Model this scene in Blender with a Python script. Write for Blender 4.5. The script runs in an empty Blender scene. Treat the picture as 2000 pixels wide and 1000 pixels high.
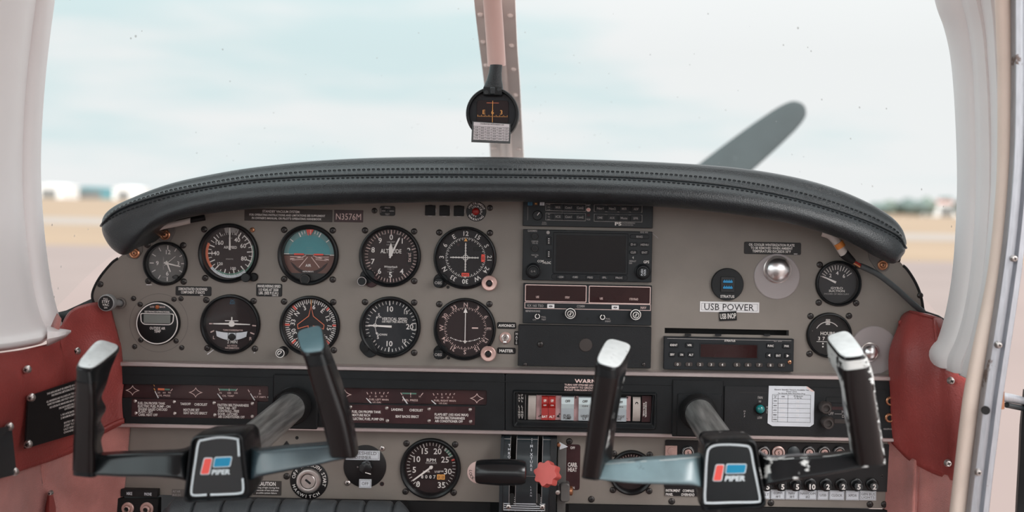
# light and exposure settings of this view
SKY_BACK = 2.65  # extra sky brightness added behind the camera to light the cabin
SUN = 1.4
EXPO = 0.0
import bpy, bmesh, math, random
from mathutils import Vector, Matrix
random.seed(7)
SC = bpy.context.scene
COL = SC.collection
PI = math.pi
# ------------------------------------------------------------------ camera frame
F, D = 1944.0, 1.36              # focal length in pixels of a 2000 px frame, distance to the instrument panel
PX, PY = 1085.0, 398.0           # where the aircraft's fore-aft axis meets the picture
TH = math.radians(1.1)           # camera roll
CZ = 1.65                        # eye height over the apron
U = D / F                        # one pixel on the panel plane, in metres
CT, ST = math.cos(TH), math.sin(TH)

def uv(px, py):
    dx, dy = px - PX, PY - py
    return (dx * CT - dy * ST, dx * ST + dy * CT)

def P(px, py, y=0.0):
    u, v = uv(px, py)
    k = (D + y) / F
    return Vector((u * k, y, CZ + v * k))

# ------------------------------------------------------------------ materials
def lin(c):
    c = c / 255.0
    return c / 12.92 if c <= 0.04045 else ((c + 0.055) / 1.055) ** 2.4

def rgb(c):
    return (lin(c[0]), lin(c[1]), lin(c[2]), 1.0)

MATS = {}
def mat(name, c, rough=0.5, metal=0.0, noise=0.12, scale=60.0, bump=0.0, bscale=None, spec=0.5, emit=None, estr=1.0,
        coat=0.0, c2=None, wear=None, wscale=30.0, wth=0.6, wrough=0.4, stretch=None, sheen=0.0, transp=0.0):
    m = bpy.data.materials.new(name)
    m.use_nodes = True
    nt = m.node_tree
    n, l = nt.nodes, nt.links
    b = n['Principled BSDF']
    tc = n.new('ShaderNodeTexCoord')
    src = tc.outputs['Object']
    if stretch:
        mp = n.new('ShaderNodeMapping'); mp.inputs['Scale'].default_value = stretch
        l.new(src, mp.inputs['Vector']); src = mp.outputs['Vector']
    nz = n.new('ShaderNodeTexNoise'); nz.inputs['Scale'].default_value = scale; nz.inputs['Detail'].default_value = 4
    l.new(src, nz.inputs['Vector'])
    mx = n.new('ShaderNodeMix'); mx.data_type = 'RGBA'
    base = rgb(c)
    lo = tuple(v * (1 - noise) for v in base[:3]) + (1,)
    hi = tuple(min(1, v * (1 + noise)) for v in base[:3]) + (1,)
    if c2: lo, hi = base, rgb(c2)
    mx.inputs['A'].default_value = lo; mx.inputs['B'].default_value = hi
    cr = n.new('ShaderNodeMapRange'); cr.inputs['From Min'].default_value = 0.3; cr.inputs['From Max'].default_value = 0.7
    l.new(nz.outputs['Fac'], cr.inputs['Value'])
    l.new(cr.outputs['Result'], mx.inputs['Factor'])
    colout = mx.outputs['Result']
    b.inputs['Roughness'].default_value = rough
    b.inputs['Metallic'].default_value = metal
    b.inputs['Specular IOR Level'].default_value = spec
    if coat: b.inputs['Coat Weight'].default_value = coat; b.inputs['Coat Roughness'].default_value = 0.15
    if sheen: b.inputs['Sheen Weight'].default_value = sheen
    if wear:
        wn = n.new('ShaderNodeTexNoise'); wn.inputs['Scale'].default_value = wscale; wn.inputs['Detail'].default_value = 6
        wn.inputs['Roughness'].default_value = 0.62
        l.new(tc.outputs['Object'], wn.inputs['Vector'])
        wr = n.new('ShaderNodeMapRange'); wr.inputs['From Min'].default_value = wth; wr.inputs['From Max'].default_value = wth + 0.03
        l.new(wn.outputs['Fac'], wr.inputs['Value'])
        m2 = n.new('ShaderNodeMix'); m2.data_type = 'RGBA'
        m2.inputs['B'].default_value = rgb(wear)
        l.new(colout, m2.inputs['A']); l.new(wr.outputs['Result'], m2.inputs['Factor'])
        colout = m2.outputs['Result']
        m3 = n.new('ShaderNodeMix'); m3.data_type = 'FLOAT'
        m3.inputs['A'].default_value = rough; m3.inputs['B'].default_value = wrough
        l.new(wr.outputs['Result'], m3.inputs['Factor']); l.new(m3.outputs['Result'], b.inputs['Roughness'])
    l.new(colout, b.inputs['Base Color'])
    if bump:
        bn = n.new('ShaderNodeTexNoise'); bn.inputs['Scale'].default_value = bscale or scale * 4; bn.inputs['Detail'].default_value = 5
        l.new(src, bn.inputs['Vector'])
        bp = n.new('ShaderNodeBump'); bp.inputs['Strength'].default_value = bump; bp.inputs['Distance'].default_value = 0.002
        l.new(bn.outputs['Fac'], bp.inputs['Height']); l.new(bp.outputs['Normal'], b.inputs['Normal'])
    if emit:
        b.inputs['Emission Color'].default_value = rgb(emit); b.inputs['Emission Strength'].default_value = estr
    MATS[name] = m
    return m

def clear_mat(name, gloss=0.05, tint=(255, 255, 255), rough=0.02, dirt=0.0, film=0.0, filmc=(200, 205, 205)):
    """clear sheet: see-through with a weak reflection, optional specks of dirt"""
    m = bpy.data.materials.new(name); m.use_nodes = True
    nt = m.node_tree; n, l = nt.nodes, nt.links
    n.remove(n['Principled BSDF'])
    out = n['Material Output']
    t = n.new('ShaderNodeBsdfTransparent'); t.inputs['Color'].default_value = rgb(tint)
    g = n.new('ShaderNodeBsdfGlossy'); g.inputs['Roughness'].default_value = rough
    mx = n.new('ShaderNodeMixShader'); mx.inputs['Fac'].default_value = gloss
    l.new(t.outputs[0], mx.inputs[1]); l.new(g.outputs[0], mx.inputs[2])
    cur = mx.outputs[0]
    if film:
        d = n.new('ShaderNodeBsdfDiffuse'); d.inputs['Color'].default_value = rgb(filmc)
        m2 = n.new('ShaderNodeMixShader'); m2.inputs['Fac'].default_value = film
        l.new(cur, m2.inputs[1]); l.new(d.outputs[0], m2.inputs[2]); cur = m2.outputs[0]
    if dirt:
        tc = n.new('ShaderNodeTexCoord')
        mp = n.new('ShaderNodeMapping'); mp.inputs['Scale'].default_value = (1.0, 1.0, 0.7); mp.inputs['Rotation'].default_value = (0, 0.6, 0.3)
        l.new(tc.outputs['Object'], mp.inputs['Vector'])
        dd = n.new('ShaderNodeBsdfTranslucent'); dd.inputs['Color'].default_value = rgb((150, 150, 148))
        for (sc, th, keep) in ((70.0, 0.085, 0.72), (34.0, 0.05, 0.70)):
            v = n.new('ShaderNodeTexVoronoi'); v.inputs['Scale'].default_value = sc
            l.new(mp.outputs['Vector'], v.inputs['Vector'])
            lt = n.new('ShaderNodeMath'); lt.operation = 'LESS_THAN'; lt.inputs[1].default_value = th
            l.new(v.outputs['Distance'], lt.inputs[0])
            sp = n.new('ShaderNodeSeparateColor'); l.new(v.outputs['Color'], sp.inputs[0])
            gt = n.new('ShaderNodeMath'); gt.operation = 'GREATER_THAN'; gt.inputs[1].default_value = keep
            l.new(sp.outputs[0], gt.inputs[0])
            mu = n.new('ShaderNodeMath'); mu.operation = 'MULTIPLY'
            l.new(lt.outputs[0], mu.inputs[0]); l.new(gt.outputs[0], mu.inputs[1])
            m4 = n.new('ShaderNodeMath'); m4.operation = 'MULTIPLY'; m4.inputs[1].default_value = dirt
            l.new(mu.outputs[0], m4.inputs[0])
            m3 = n.new('ShaderNodeMixShader')
            l.new(m4.outputs[0], m3.inputs['Fac']); l.new(cur, m3.inputs[1]); l.new(dd.outputs[0], m3.inputs[2]); cur = m3.outputs[0]
    l.new(cur, out.inputs['Surface'])
    MATS[name] = m
    return m

# ------------------------------------------------------------------ text
_FC = bpy.data.curves.new('lettering', 'FONT'); _FC.resolution_u = 2
_FO = bpy.data.objects.new('lettering', _FC)
_TC = {}
def glyphs(s, bold=0.0):
    k = (s, bold)
    if k not in _TC:
        _FC.body = s; _FC.offset = bold
        me = _FO.to_mesh()
        vs = [(v.co.x, v.co.y) for v in me.vertices]
        fs = [tuple(p.vertices) for p in me.polygons]
        _FO.to_mesh_clear()
        if vs:
            x0 = min(v[0] for v in vs); x1 = max(v[0] for v in vs)
        else: x0, x1 = 0, 1
        _TC[k] = (vs, fs, x0, x1)
    return _TC[k]

# ------------------------------------------------------------------ mesh builder
class MB:
    def __init__(s, unit=U, org=None):
        s.v, s.f, s.mi, s.ms, s.unit = [], [], [], [], unit
        s.org = org
    def _m(s, m):
        if m not in s.ms: s.ms.append(m)
        return s.ms.index(m)
    def add(s, vs, fs, m):
        b = len(s.v); k = s._m(m)
        s.v.extend([tuple(v) for v in vs])
        for f in fs:
            s.f.append(tuple(b + i for i in f)); s.mi.append(k)
        return s
    def prism(s, pts, yb, yf, m, ch=0.0, back=True):
        """outline (x,z) extruded from yb to the front face yf (yf < yb) with a chamfered front edge"""
        n = len(pts)
        a = sum(pts[i][0] * pts[(i + 1) % n][1] - pts[(i + 1) % n][0] * pts[i][1] for i in range(n))
        if a < 0: pts = pts[::-1]
        vs = [(p[0], yb, p[1]) for p in pts]
        if ch > 0:
            ins = inset(pts, ch)
            vs += [(p[0], yf + ch, p[1]) for p in pts] + [(p[0], yf, p[1]) for p in ins]
            L = 3
        else:
            vs += [(p[0], yf, p[1]) for p in pts]; L = 2
        fs = []
        for k in range(L - 1):
            for i in range(n):
                j = (i + 1) % n
                fs.append((k * n + i, k * n + j, (k + 1) * n + j, (k + 1) * n + i))
        fs.append(tuple(range((L - 1) * n, L * n)))
        if back: fs.append(tuple(range(n - 1, -1, -1)))
        return s.add(vs, fs, m)
    def slab(s, x0, z0, x1, z1, yb, yf, m, r=2.0, ch=0.6, rot=0.0):
        pts = rrect(x0, z0, x1, z1, r)
        if rot:
            cx, cz = (x0 + x1) / 2, (z0 + z1) / 2
            c, q = math.cos(rot), math.sin(rot)
            pts = [(cx + (x - cx) * c - (z - cz) * q, cz + (x - cx) * q + (z - cz) * c) for x, z in pts]
        return s.prism(pts, yb, yf, m, ch)
    def lathe(s, prof, cx=0, cz=0, m=None, n=40, a0=0.0):
        vs, fs = [], []
        ring = []
        for r, y in prof:
            if r <= 1e-6:
                ring.append([len(vs)]); vs.append((cx, y, cz))
            else:
                ring.append(list(range(len(vs), len(vs) + n)))
                vs += [(cx + r * math.cos(a0 + 2 * PI * i / n), y, cz + r * math.sin(a0 + 2 * PI * i / n)) for i in range(n)]
        for A, B in zip(ring, ring[1:]):
            for i in range(n):
                j = (i + 1) % n
                if len(A) == 1 and len(B) == 1: continue
                if len(A) == 1: fs.append((A[0], B[i], B[j]))
                elif len(B) == 1: fs.append((A[i], A[j], B[0]))
                else: fs.append((A[i], A[j], B[j], B[i]))
        return s.add(vs, fs, m)
    def disc(s, cx, cz, r, y, m, n=48):
        return s.add([(cx + r * math.cos(2 * PI * i / n), y, cz + r * math.sin(2 * PI * i / n)) for i in range(n)], [tuple(range(n))], m)
    def ring(s, cx, cz, r0, r1, y, m, n=56, a0=0.0, a1=360.0):
        """flat ring or arc; angles in clock degrees (0 up, clockwise)"""
        full = abs(a1 - a0) >= 360
        k = n if full else max(2, int(n * abs(a1 - a0) / 360))
        vs = []
        for i in range(k + (0 if full else 1)):
            a = math.radians(a0 + (a1 - a0) * i / k)
            for r in (r0, r1): vs.append((cx + r * math.sin(a), y, cz + r * math.cos(a)))
        c = len(vs) // 2
        fs = [(2 * i, 2 * i + 1, (2 * ((i + 1) % c)) + 1, 2 * ((i + 1) % c)) for i in range(c if full else c - 1)]
        return s.add(vs, fs, m)
    def poly(s, pts, y, m):
        return s.add([(p[0], y, p[1]) for p in pts], [tuple(range(len(pts)))], m)
    def line(s, p, q, w, y, m, w2=None):
        dx, dz = q[0] - p[0], q[1] - p[1]
        L = math.hypot(dx, dz) or 1
        nx, nz = -dz / L / 2, dx / L / 2
        w2 = w if w2 is None else w2
        return s.poly([(p[0] - nx * w, p[1] - nz * w), (q[0] - nx * w2, q[1] - nz * w2), (q[0] + nx * w2, q[1] + nz * w2), (p[0] + nx * w, p[1] + nz * w)], y, m)
    def pline(s, pts, w, y, m, closed=False):
        q = []
        for p in pts:
            p = (p[0], p[1])
            if not q or math.hypot(p[0] - q[-1][0], p[1] - q[-1][1]) > 1e-6: q.append(p)
        if closed and math.hypot(q[0][0] - q[-1][0], q[0][1] - q[-1][1]) < 1e-6: q.pop()
        n = len(q); vs = []
        for i in range(n):
            a = q[i - 1] if (i > 0 or closed) else q[i]; c = q[(i + 1) % n] if (i < n - 1 or closed) else q[i]
            d1 = Vector((q[i][0] - a[0], q[i][1] - a[1])); d2 = Vector((c[0] - q[i][0], c[1] - q[i][1]))
            if d1.length < 1e-9: d1 = d2
            if d2.length < 1e-9: d2 = d1
            d1.normalize(); d2.normalize()
            nn = Vector((-d1.y - d2.y, d1.x + d2.x))
            if nn.length < 1e-4: nn = Vector((-d1.y, d1.x))
            nn.normalize()
            k = w / 2 / max(.45, nn.dot(Vector((-d1.y, d1.x))))
            vs += [(q[i][0] + nn.x * k, y, q[i][1] + nn.y * k), (q[i][0] - nn.x * k, y, q[i][1] - nn.y * k)]
        fs = [(2 * i, 2 * i + 1, 2 * ((i + 1) % n) + 1, 2 * ((i + 1) % n)) for i in range(n if closed else n - 1)]
        return s.add(vs, fs, m)
    def tick(s, cx, cz, r0, r1, ang, w, y, m, w2=None):
        a = math.radians(ang)
        return s.line((cx + r0 * math.sin(a), cz + r0 * math.cos(a)), (cx + r1 * math.sin(a), cz + r1 * math.cos(a)), w, y, m, w2)
    def frame(s, x0, z0, x1, z1, w, y, m):
        s.poly([(x0, z0), (x1, z0), (x1, z0 + w), (x0, z0 + w)], y, m); s.poly([(x0, z1 - w), (x1, z1 - w), (x1, z1), (x0, z1)], y, m)
        s.poly([(x0, z0 + w), (x0 + w, z0 + w), (x0 + w, z1 - w), (x0, z1 - w)], y, m); s.poly([(x1 - w, z0 + w), (x1, z0 + w), (x1, z1 - w), (x1 - w, z1 - w)], y, m)
        return s
    def text(s, t, x, z, h, y, m, w=None, rot=0.0, al='C', bold=0.012, shear=0.0):
        """t centred (or L/R aligned) at x, vertically centred at z; h is capital height"""
        vs, fs, x0, x1 = glyphs(t, bold)
        if not vs: return s
        k = h / 0.682
        kx = k if w is None else w / max(1e-6, (x1 - x0))
        ax = {'C': (x0 + x1) / 2, 'L': x0, 'R': x1}[al]
        a = math.radians(-rot); c, q = math.cos(a), math.sin(a)
        o = []
        for X, Y in vs:
            lx, lz = (X - ax) * kx, (Y - 0.341) * k
            lx += shear * lz
            o.append((x + lx * c - lz * q, y, z + lx * q + lz * c))
        return s.add(o, fs, m)
    def arctext(s, t, cx, cz, r, ang, h, y, m, step=None, inward=False, bold=0.012):
        step = step or math.degrees(h * 0.95 / r)
        n = len(t)
        for i, ch in enumerate(t):
            if ch == ' ': continue
            if inward: a = ang - (i - (n - 1) / 2) * step; rot = a + 180
            else: a = ang + (i - (n - 1) / 2) * step; rot = a
            s.text(ch, cx + r * math.sin(math.radians(a)), cz + r * math.cos(math.radians(a)), h, y, m, rot=rot, bold=bold)
        return s
    def holed(s, outline, holes, yb, yf, m, bev=0.0):
        cu = bpy.data.curves.new('plate', 'CURVE'); cu.dimensions = '2D'; cu.fill_mode = 'BOTH'
        cu.extrude = max(1e-6, abs(yb - yf) / 2 - bev); cu.bevel_depth = bev; cu.bevel_resolution = 1
        for pts in [outline] + holes:
            sp = cu.splines.new('POLY'); sp.points.add(len(pts) - 1); sp.use_cyclic_u = True
            for p, q in zip(sp.points, pts): p.co = (q[0], q[1], 0, 1)
        o = bpy.data.objects.new('plate', cu); me = o.to_mesh()
        vs = [(v.co.x, (yb + yf) / 2 - v.co.z, v.co.y) for v in me.vertices]
        fs = [tuple(p.vertices) for p in me.polygons]
        o.to_mesh_clear(); bpy.data.objects.remove(o); bpy.data.curves.remove(cu)
        return s.add(vs, fs, m)
    def tube(s, pts, rad, m, n=12, caps=True):
        """round tube through 3-D points in this builder's own space"""
        pts = [Vector(p) for p in pts]
        rads = rad if isinstance(rad, (list, tuple)) else [rad] * len(pts)
        vs, fs = [], []
        up = None
        for i, p in enumerate(pts):
            t = (pts[min(i + 1, len(pts) - 1)] - pts[max(i - 1, 0)]).normalized()
            if up is None:
                up = Vector((0, 0, 1)) if abs(t.z) < 0.9 else Vector((1, 0, 0))
            sx = t.cross(up).normalized(); up = sx.cross(t).normalized()
            for k in range(n):
                a = 2 * PI * k / n
                vs.append(p + (sx * math.cos(a) + up * math.sin(a)) * rads[i])
        for i in range(len(pts) - 1):
            for k in range(n):
                j = (k + 1) % n
                fs.append((i * n + k, i * n + j, (i + 1) * n + j, (i + 1) * n + k))
        if caps:
            fs.append(tuple(range(n - 1, -1, -1))); fs.append(tuple(range((len(pts) - 1) * n, len(pts) * n)))
        return s.add(vs, fs, m)
    def loft(s, rows, m, close=False, cap0=False, cap1=False):
        """rows of equally many 3-D points"""
        n = len(rows[0]); vs = [p for r in rows for p in r]; fs = []
        for i in range(len(rows) - 1):
            for k in range(n if close else n - 1):
                j = (k + 1) % n
                fs.append((i * n + k, i * n + j, (i + 1) * n + j, (i + 1) * n + k))
        if cap0: fs.append(tuple(range(n - 1, -1, -1)))
        if cap1: fs.append(tuple(range((len(rows) - 1) * n, len(rows) * n)))
        return s.add(vs, fs, m)
    def box(s, x0, y0, z0, x1, y1, z1, m):
        vs = [(x, y, z) for x in (x0, x1) for y in (y0, y1) for z in (z0, z1)]
        return s.add(vs, [(0, 1, 3, 2), (4, 6, 7, 5), (0, 4, 5, 1), (2, 3, 7, 6), (0, 2, 6, 4), (1, 5, 7, 3)], m)
    def shift(s, i0, dx=0, dy=0, dz=0):
        s.v[i0:] = [(x + dx, y + dy, z + dz) for x, y, z in s.v[i0:]]
        return s
    def build(s, name, parent=None, loc=None, sharp=35, label=None, solid=0.0, off=-1.0, sub=0):
        me = bpy.data.meshes.new(name)
        u = s.unit
        ox, oy, oz = s.org if s.org is not None else (0, 0, 0)
        me.from_pydata([((v[0] - ox) * u, (v[1] - oy) * u, (v[2] - oz) * u) for v in s.v], [], s.f)
        for m in s.ms: me.materials.append(MATS[m])
        me.polygons.foreach_set('material_index', s.mi)
        bm = bmesh.new(); bm.from_mesh(me)
        bmesh.ops.recalc_face_normals(bm, faces=bm.faces[:])
        bm.to_mesh(me); bm.free()
        me.polygons.foreach_set('use_smooth', [True] * len(me.polygons))
        if sharp: me.set_sharp_from_angle(angle=math.radians(sharp))
        o = bpy.data.objects.new(name, me); COL.objects.link(o)
        if parent is not None: o.parent = parent
        if loc is not None: o.location = loc
        if label: o['label'] = label
        if solid:
            md = o.modifiers.new('thickness', 'SOLIDIFY'); md.thickness = solid; md.offset = off
        if sub:
            md = o.modifiers.new('smooth', 'SUBSURF'); md.levels = sub; md.render_levels = sub
        return o

def inset(pts, d):
    """move a CCW outline inwards by d"""
    n = len(pts); out = []
    for i in range(n):
        p0, p1, p2 = pts[i - 1], pts[i], pts[(i + 1) % n]
        e1 = (p1[0] - p0[0], p1[1] - p0[1]); e2 = (p2[0] - p1[0], p2[1] - p1[1])
        l1 = math.hypot(*e1) or 1; l2 = math.hypot(*e2) or 1
        n1 = (-e1[1] / l1, e1[0] / l1); n2 = (-e2[1] / l2, e2[0] / l2)
        b = (n1[0] + n2[0], n1[1] + n2[1]); bl = math.hypot(*b) or 1
        b = (b[0] / bl, b[1] / bl)
        c = max(0.35, b[0] * n1[0] + b[1] * n1[1])
        out.append((p1[0] + b[0] * d / c, p1[1] + b[1] * d / c))
    return out

def rrect(x0, z0, x1, z1, r, k=5):
    r = max(0.01, min(r, abs(x1 - x0) / 2 - 0.01, abs(z1 - z0) / 2 - 0.01))
    pts = []
    for cx, cz, a in ((x1 - r, z0 + r, -90), (x1 - r, z1 - r, 0), (x0 + r, z1 - r, 90), (x0 + r, z0 + r, 180)):
        for i in range(k + 1):
            t = math.radians(a + 90 * i / k); pts.append((cx + r * math.cos(t), cz + r * math.sin(t)))
    return pts

def rquad(corners, r, k=5):
    """four-cornered outline with rounded corners (quadratic)"""
    n = len(corners); pts = []
    for i in range(n):
        p0, p1, p2 = Vector(corners[i - 1]), Vector(corners[i]), Vector(corners[(i + 1) % n])
        a = p1 + (p0 - p1).normalized() * min(r, (p0 - p1).length * 0.48); c = p1 + (p2 - p1).normalized() * min(r, (p2 - p1).length * 0.48)
        for j in range(k + 1):
            t = j / k
            q = a * (1 - t) ** 2 + p1 * 2 * t * (1 - t) + c * t * t
            pts.append((q[0], q[1]))
    return pts

def circ(cx, cz, r, n=40):
    return [(cx + r * math.cos(2 * PI * i / n), cz + r * math.sin(2 * PI * i / n)) for i in range(n)]

def cr(pts, sub):
    """Catmull-Rom through points (tuples / Vectors of any length)"""
    pts = [Vector(p) for p in pts]
    out = []
    n = len(pts)
    for i in range(n - 1):
        p0, p1, p2, p3 = pts[max(i - 1, 0)], pts[i], pts[i + 1], pts[min(i + 2, n - 1)]
        for k in range(sub):
            t = k / sub
            out.append(0.5 * ((2 * p1) + (p2 - p0) * t + (2 * p0 - 5 * p1 + 4 * p2 - p3) * t * t + (3 * p1 - p0 - 3 * p2 + p3) * t ** 3))
    out.append(pts[-1])
    return out

def grid_surface(cols, su, sv):
    """cols: list of columns, each a list of (px,py,y); smooth both ways -> rows of world points"""
    c2 = [cr(c, sv) for c in cols]
    m = len(c2[0])
    rows = []
    for i in range(m):
        rows.append([P(q[0], q[1], q[2]) for q in cr([c[i] for c in c2], su)])
    return rows

# ------------------------------------------------------------------ things
def tag(o, label, cat, group=None):
    o['label'] = label; o['category'] = cat
    if group: o['group'] = group
    return o

def struct(o, kind='structure'):
    o['kind'] = kind
    return o

class Thing:
    def __init__(s, name, label, cat, px, py, y=0.0, group=None):
        s.px, s.py, s.y = px, py, y
        s.u, s.v = uv(px, py)
        s.loc = P(px, py, y)
        s.o = bpy.data.objects.new(name, None); s.o.empty_display_size = 0.01
        COL.objects.link(s.o); s.o.location = s.loc
        tag(s.o, label, cat, group)
    def l(s, px, py):
        """photo pixel -> local (x,z) in panel pixels"""
        a, b = uv(px, py)
        return (a - s.u, b - s.v)
    def lp(s, px, py, y):
        """local (x,z) in panel pixels of the point seen at (px,py) that lies y panel pixels off the panel"""
        w = P(px, py, s.y + y * U) - s.loc
        return (w.x / U, w.z / U)
    def mb(s): return MB(U)
    def world(s):
        return MB(1.0, s.loc)
    def put(s, mb, name, parent=None, **k):
        return mb.build(name, parent or s.o, **k)

def flat_thing(name, label, cat, px, py, mb, group=None, y=0.0, **k):
    o = mb.build(name, None, P(px, py, y), **k)
    return tag(o, label, cat, group)

def dup_part(src, parent, loc):
    c = src.copy(); COL.objects.link(c); c.parent = parent; c.location = loc
    return c
# ------------------------------------------------------------------ material set
mat('panel_paint', (124, 116, 109), 0.5, noise=0.05, scale=25, bump=0.05, bscale=900, wear=(196, 190, 184), wscale=55, wth=0.735)
mat('panel_edge', (100, 93, 89), 0.5, noise=0.08, scale=40)
mat('trim_metal', (196, 182, 180), 0.32, metal=0.75, noise=0.06, scale=30, stretch=(4, 40, 40))
mat('black_plastic', (22, 24, 26), 0.42, noise=0.18, scale=35, bump=0.12, bscale=1500, spec=0.3)
mat('black_gloss', (24, 26, 28), 0.22, noise=0.15, scale=30, spec=0.5)
mat('black_matt', (17, 17, 18), 0.6, noise=0.15, scale=60, spec=0.3)
mat('bezel_black', (18, 20, 22), 0.33, noise=0.12, scale=60, spec=0.3)
mat('black_screw', (62, 58, 57), 0.32, metal=0.6, noise=0.2, scale=200)
mat('steel_screw', (200, 192, 188), 0.28, metal=0.9, noise=0.1, scale=200)
mat('copper_screw', (190, 134, 102), 0.3, metal=0.85, noise=0.15, scale=200)
mat('pink_metal', (202, 168, 160), 0.34, metal=0.55, noise=0.1, scale=150)
mat('recess', (10, 9, 9), 0.7, noise=0.1)
mat('leather_black', (33, 38, 41), 0.29, noise=0.14, scale=45, bump=0.35, bscale=700, spec=0.5)
mat('stitch', (22, 25, 28), 0.7, noise=0.1)
mat('dial_seat_cast', (38, 25, 26), 0.55, noise=0.06, scale=40, spec=0.3)  # dark dial; reddish cast of the reflected seats is built into the colour
mat('dial_black', (25, 21, 24), 0.55, noise=0.06, scale=40, spec=0.3)
mat('dial_grey', (106, 104, 102), 0.5, noise=0.06, scale=60, spec=0.3)
mat('dial_slate', (36, 38, 42), 0.5, noise=0.06, scale=60, spec=0.3)
mat('white_ink', (226, 220, 216), 0.5, noise=0.04)
mat('grey_ink', (160, 154, 152), 0.5, noise=0.04)
mat('pink_ink', (214, 186, 180), 0.5, noise=0.04)
mat('dark_ink', (28, 26, 28), 0.6, noise=0.04)
mat('red_ink', (226, 74, 58), 0.5, noise=0.05)
mat('orange_ink', (214, 112, 76), 0.5, noise=0.05)
mat('amber_ink', (226, 160, 84), 0.5, noise=0.05)
mat('green_ink', (84, 128, 112), 0.5, noise=0.05)
mat('blue_ink', (40, 108, 140), 0.5, noise=0.05)
mat('sky_blue', (56, 134, 142), 0.5, noise=0.05)
mat('horizon_teal', (92, 134, 136), 0.5, noise=0.05)
mat('ground_brown', (94, 56, 46), 0.5, noise=0.08)
mat('placard_black', (27, 25, 26), 0.4, noise=0.1, scale=60, spec=0.3)
mat('placard_red', (58, 36, 38), 0.35, noise=0.25, scale=60, spec=0.3)
mat('placard_grey', (62, 56, 54), 0.5, noise=0.08, spec=0.3)
mat('window_seat_reflect', (66, 38, 38), 0.3, noise=0.25, scale=12, c2=(48, 29, 32), spec=0.3)  # dark window; reflection of the red seats is painted into both tones
mat('screen_dark', (14, 13, 15), 0.12, noise=0.3, scale=12)
mat('screen_red', (44, 22, 22), 0.12, noise=0.25, scale=15)
mat('lcd_grey', (112, 116, 112), 0.3, noise=0.05)
mat('label_white', (222, 219, 220), 0.5, noise=0.04)
mat('label_frost', (205, 208, 214), 0.35, noise=0.05)
mat('paper', (214, 206, 208), 0.6, noise=0.06, scale=80)
mat('radio_black', (30, 33, 36), 0.42, noise=0.1, scale=50, bump=0.05, bscale=1500, spec=0.3)
mat('radio_key', (24, 26, 29), 0.4, noise=0.1, spec=0.3)
mat('blank_black', (27, 28, 30), 0.55, noise=0.15, scale=30, bump=0.15, bscale=900, wear=(150, 140, 135), wscale=170, wth=0.735, spec=0.3)
mat('red_switch', (146, 28, 23), 0.35, noise=0.1)
mat('grey_switch', (144, 150, 154), 0.4, noise=0.05)
mat('silver_switch', (186, 198, 200), 0.3, noise=0.05)
mat('worn_pink', (182, 146, 146), 0.5, noise=0.1, wear=(26, 22, 22), wscale=160, wth=0.6)
mat('thumbwheel', (160, 150, 144), 0.5, noise=0.08, scale=80)
mat('red_knob', (192, 86, 80), 0.45, noise=0.06)
mat('red_leather', (150, 66, 62), 0.38, noise=0.2, scale=14, bump=0.4, bscale=420, spec=0.45)
mat('pink_fabric', (192, 126, 119), 0.95, noise=0.22, scale=22, bump=0.8, bscale=900, sheen=0.3)
mat('white_plastic', (234, 230, 230), 0.38, noise=0.03, scale=8)
mat('seal_beige', (236, 216, 203), 0.5, noise=0.06, scale=14)
mat('frame_metal', (178, 180, 186), 0.35, metal=0.6, noise=0.1, scale=16, stretch=(20, 20, 3), wear=(110, 96, 92), wscale=26, wth=0.66)
mat('post_paint', (244, 226, 219), 0.5, noise=0.05, scale=20)
mat('post_tube', (220, 186, 178), 0.35, noise=0.04, scale=12)
mat('yoke_black', (18, 20, 22), 0.24, noise=0.2, scale=30, spec=0.32)
mat('yoke_sky_reflect', (40, 54, 60), 0.26, noise=0.25, scale=24, spec=0.8)  # black arm; its teal sky reflection is put into the base colour
mat('yoke_sky_reflect_pale', (112, 134, 140), 0.3, noise=0.25, scale=24, spec=0.8, wear=(30, 34, 36), wscale=26, wth=0.6)  # black arm with a strong sky reflection painted in as pale teal
mat('bare_paint', (212, 214, 212), 0.5, noise=0.08, scale=90)
mat('yoke_worn', (18, 20, 22), 0.24, noise=0.2, scale=30, spec=0.32, wear=(196, 196, 194), wscale=42, wth=0.635)
mat('yoke_bare', (18, 20, 22), 0.3, noise=0.2, scale=30, spec=0.32, wear=(206, 206, 204), wscale=30, wth=0.50)
mat('grip_brown', (20, 13, 13), 0.28, spec=0.35, noise=0.18, scale=26, stretch=(5, 5, 0.7))
mat('cap_silver', (206, 208, 208), 0.42, metal=0.35, noise=0.1, scale=120, wear=(150, 150, 150), wscale=120, wth=0.66)
mat('cap_white', (222, 226, 226), 0.45, metal=0.1, noise=0.07, scale=120, wear=(140, 142, 142), wscale=140, wth=0.66)
mat('cap_sky_reflect', (86, 116, 124), 0.3, noise=0.06, scale=60, spec=0.8, wear=(170, 186, 190), wscale=160, wth=0.72)  # smooth black cap; the sky it mirrors is painted in as blue-grey
mat('badge_black', (30, 34, 36), 0.2, noise=0.15, scale=40, spec=0.7)
mat('badge_line', (206, 214, 218), 0.35, noise=0.05)
mat('badge_red', (222, 84, 76), 0.4, noise=0.05)
mat('badge_blue', (20, 128, 166), 0.4, noise=0.05)
mat('shaft_metal', (168, 170, 168), 0.3, metal=0.6, noise=0.6, scale=20, stretch=(7, 0.4, 7))
mat('rubber', (20, 20, 21), 0.6, noise=0.15, spec=0.3)
mat('chrome', (232, 230, 230), 0.3, metal=1.0, noise=0.12, scale=60)
mat('quadrant_black', (36, 44, 48), 0.3, noise=0.2, scale=20, spec=0.6)
mat('knob_grey', (150, 150, 150), 0.4, metal=0.3, noise=0.1, scale=80)
mat('lever_grey', (104, 102, 100), 0.42, metal=0.4, noise=0.15, scale=40)
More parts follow.
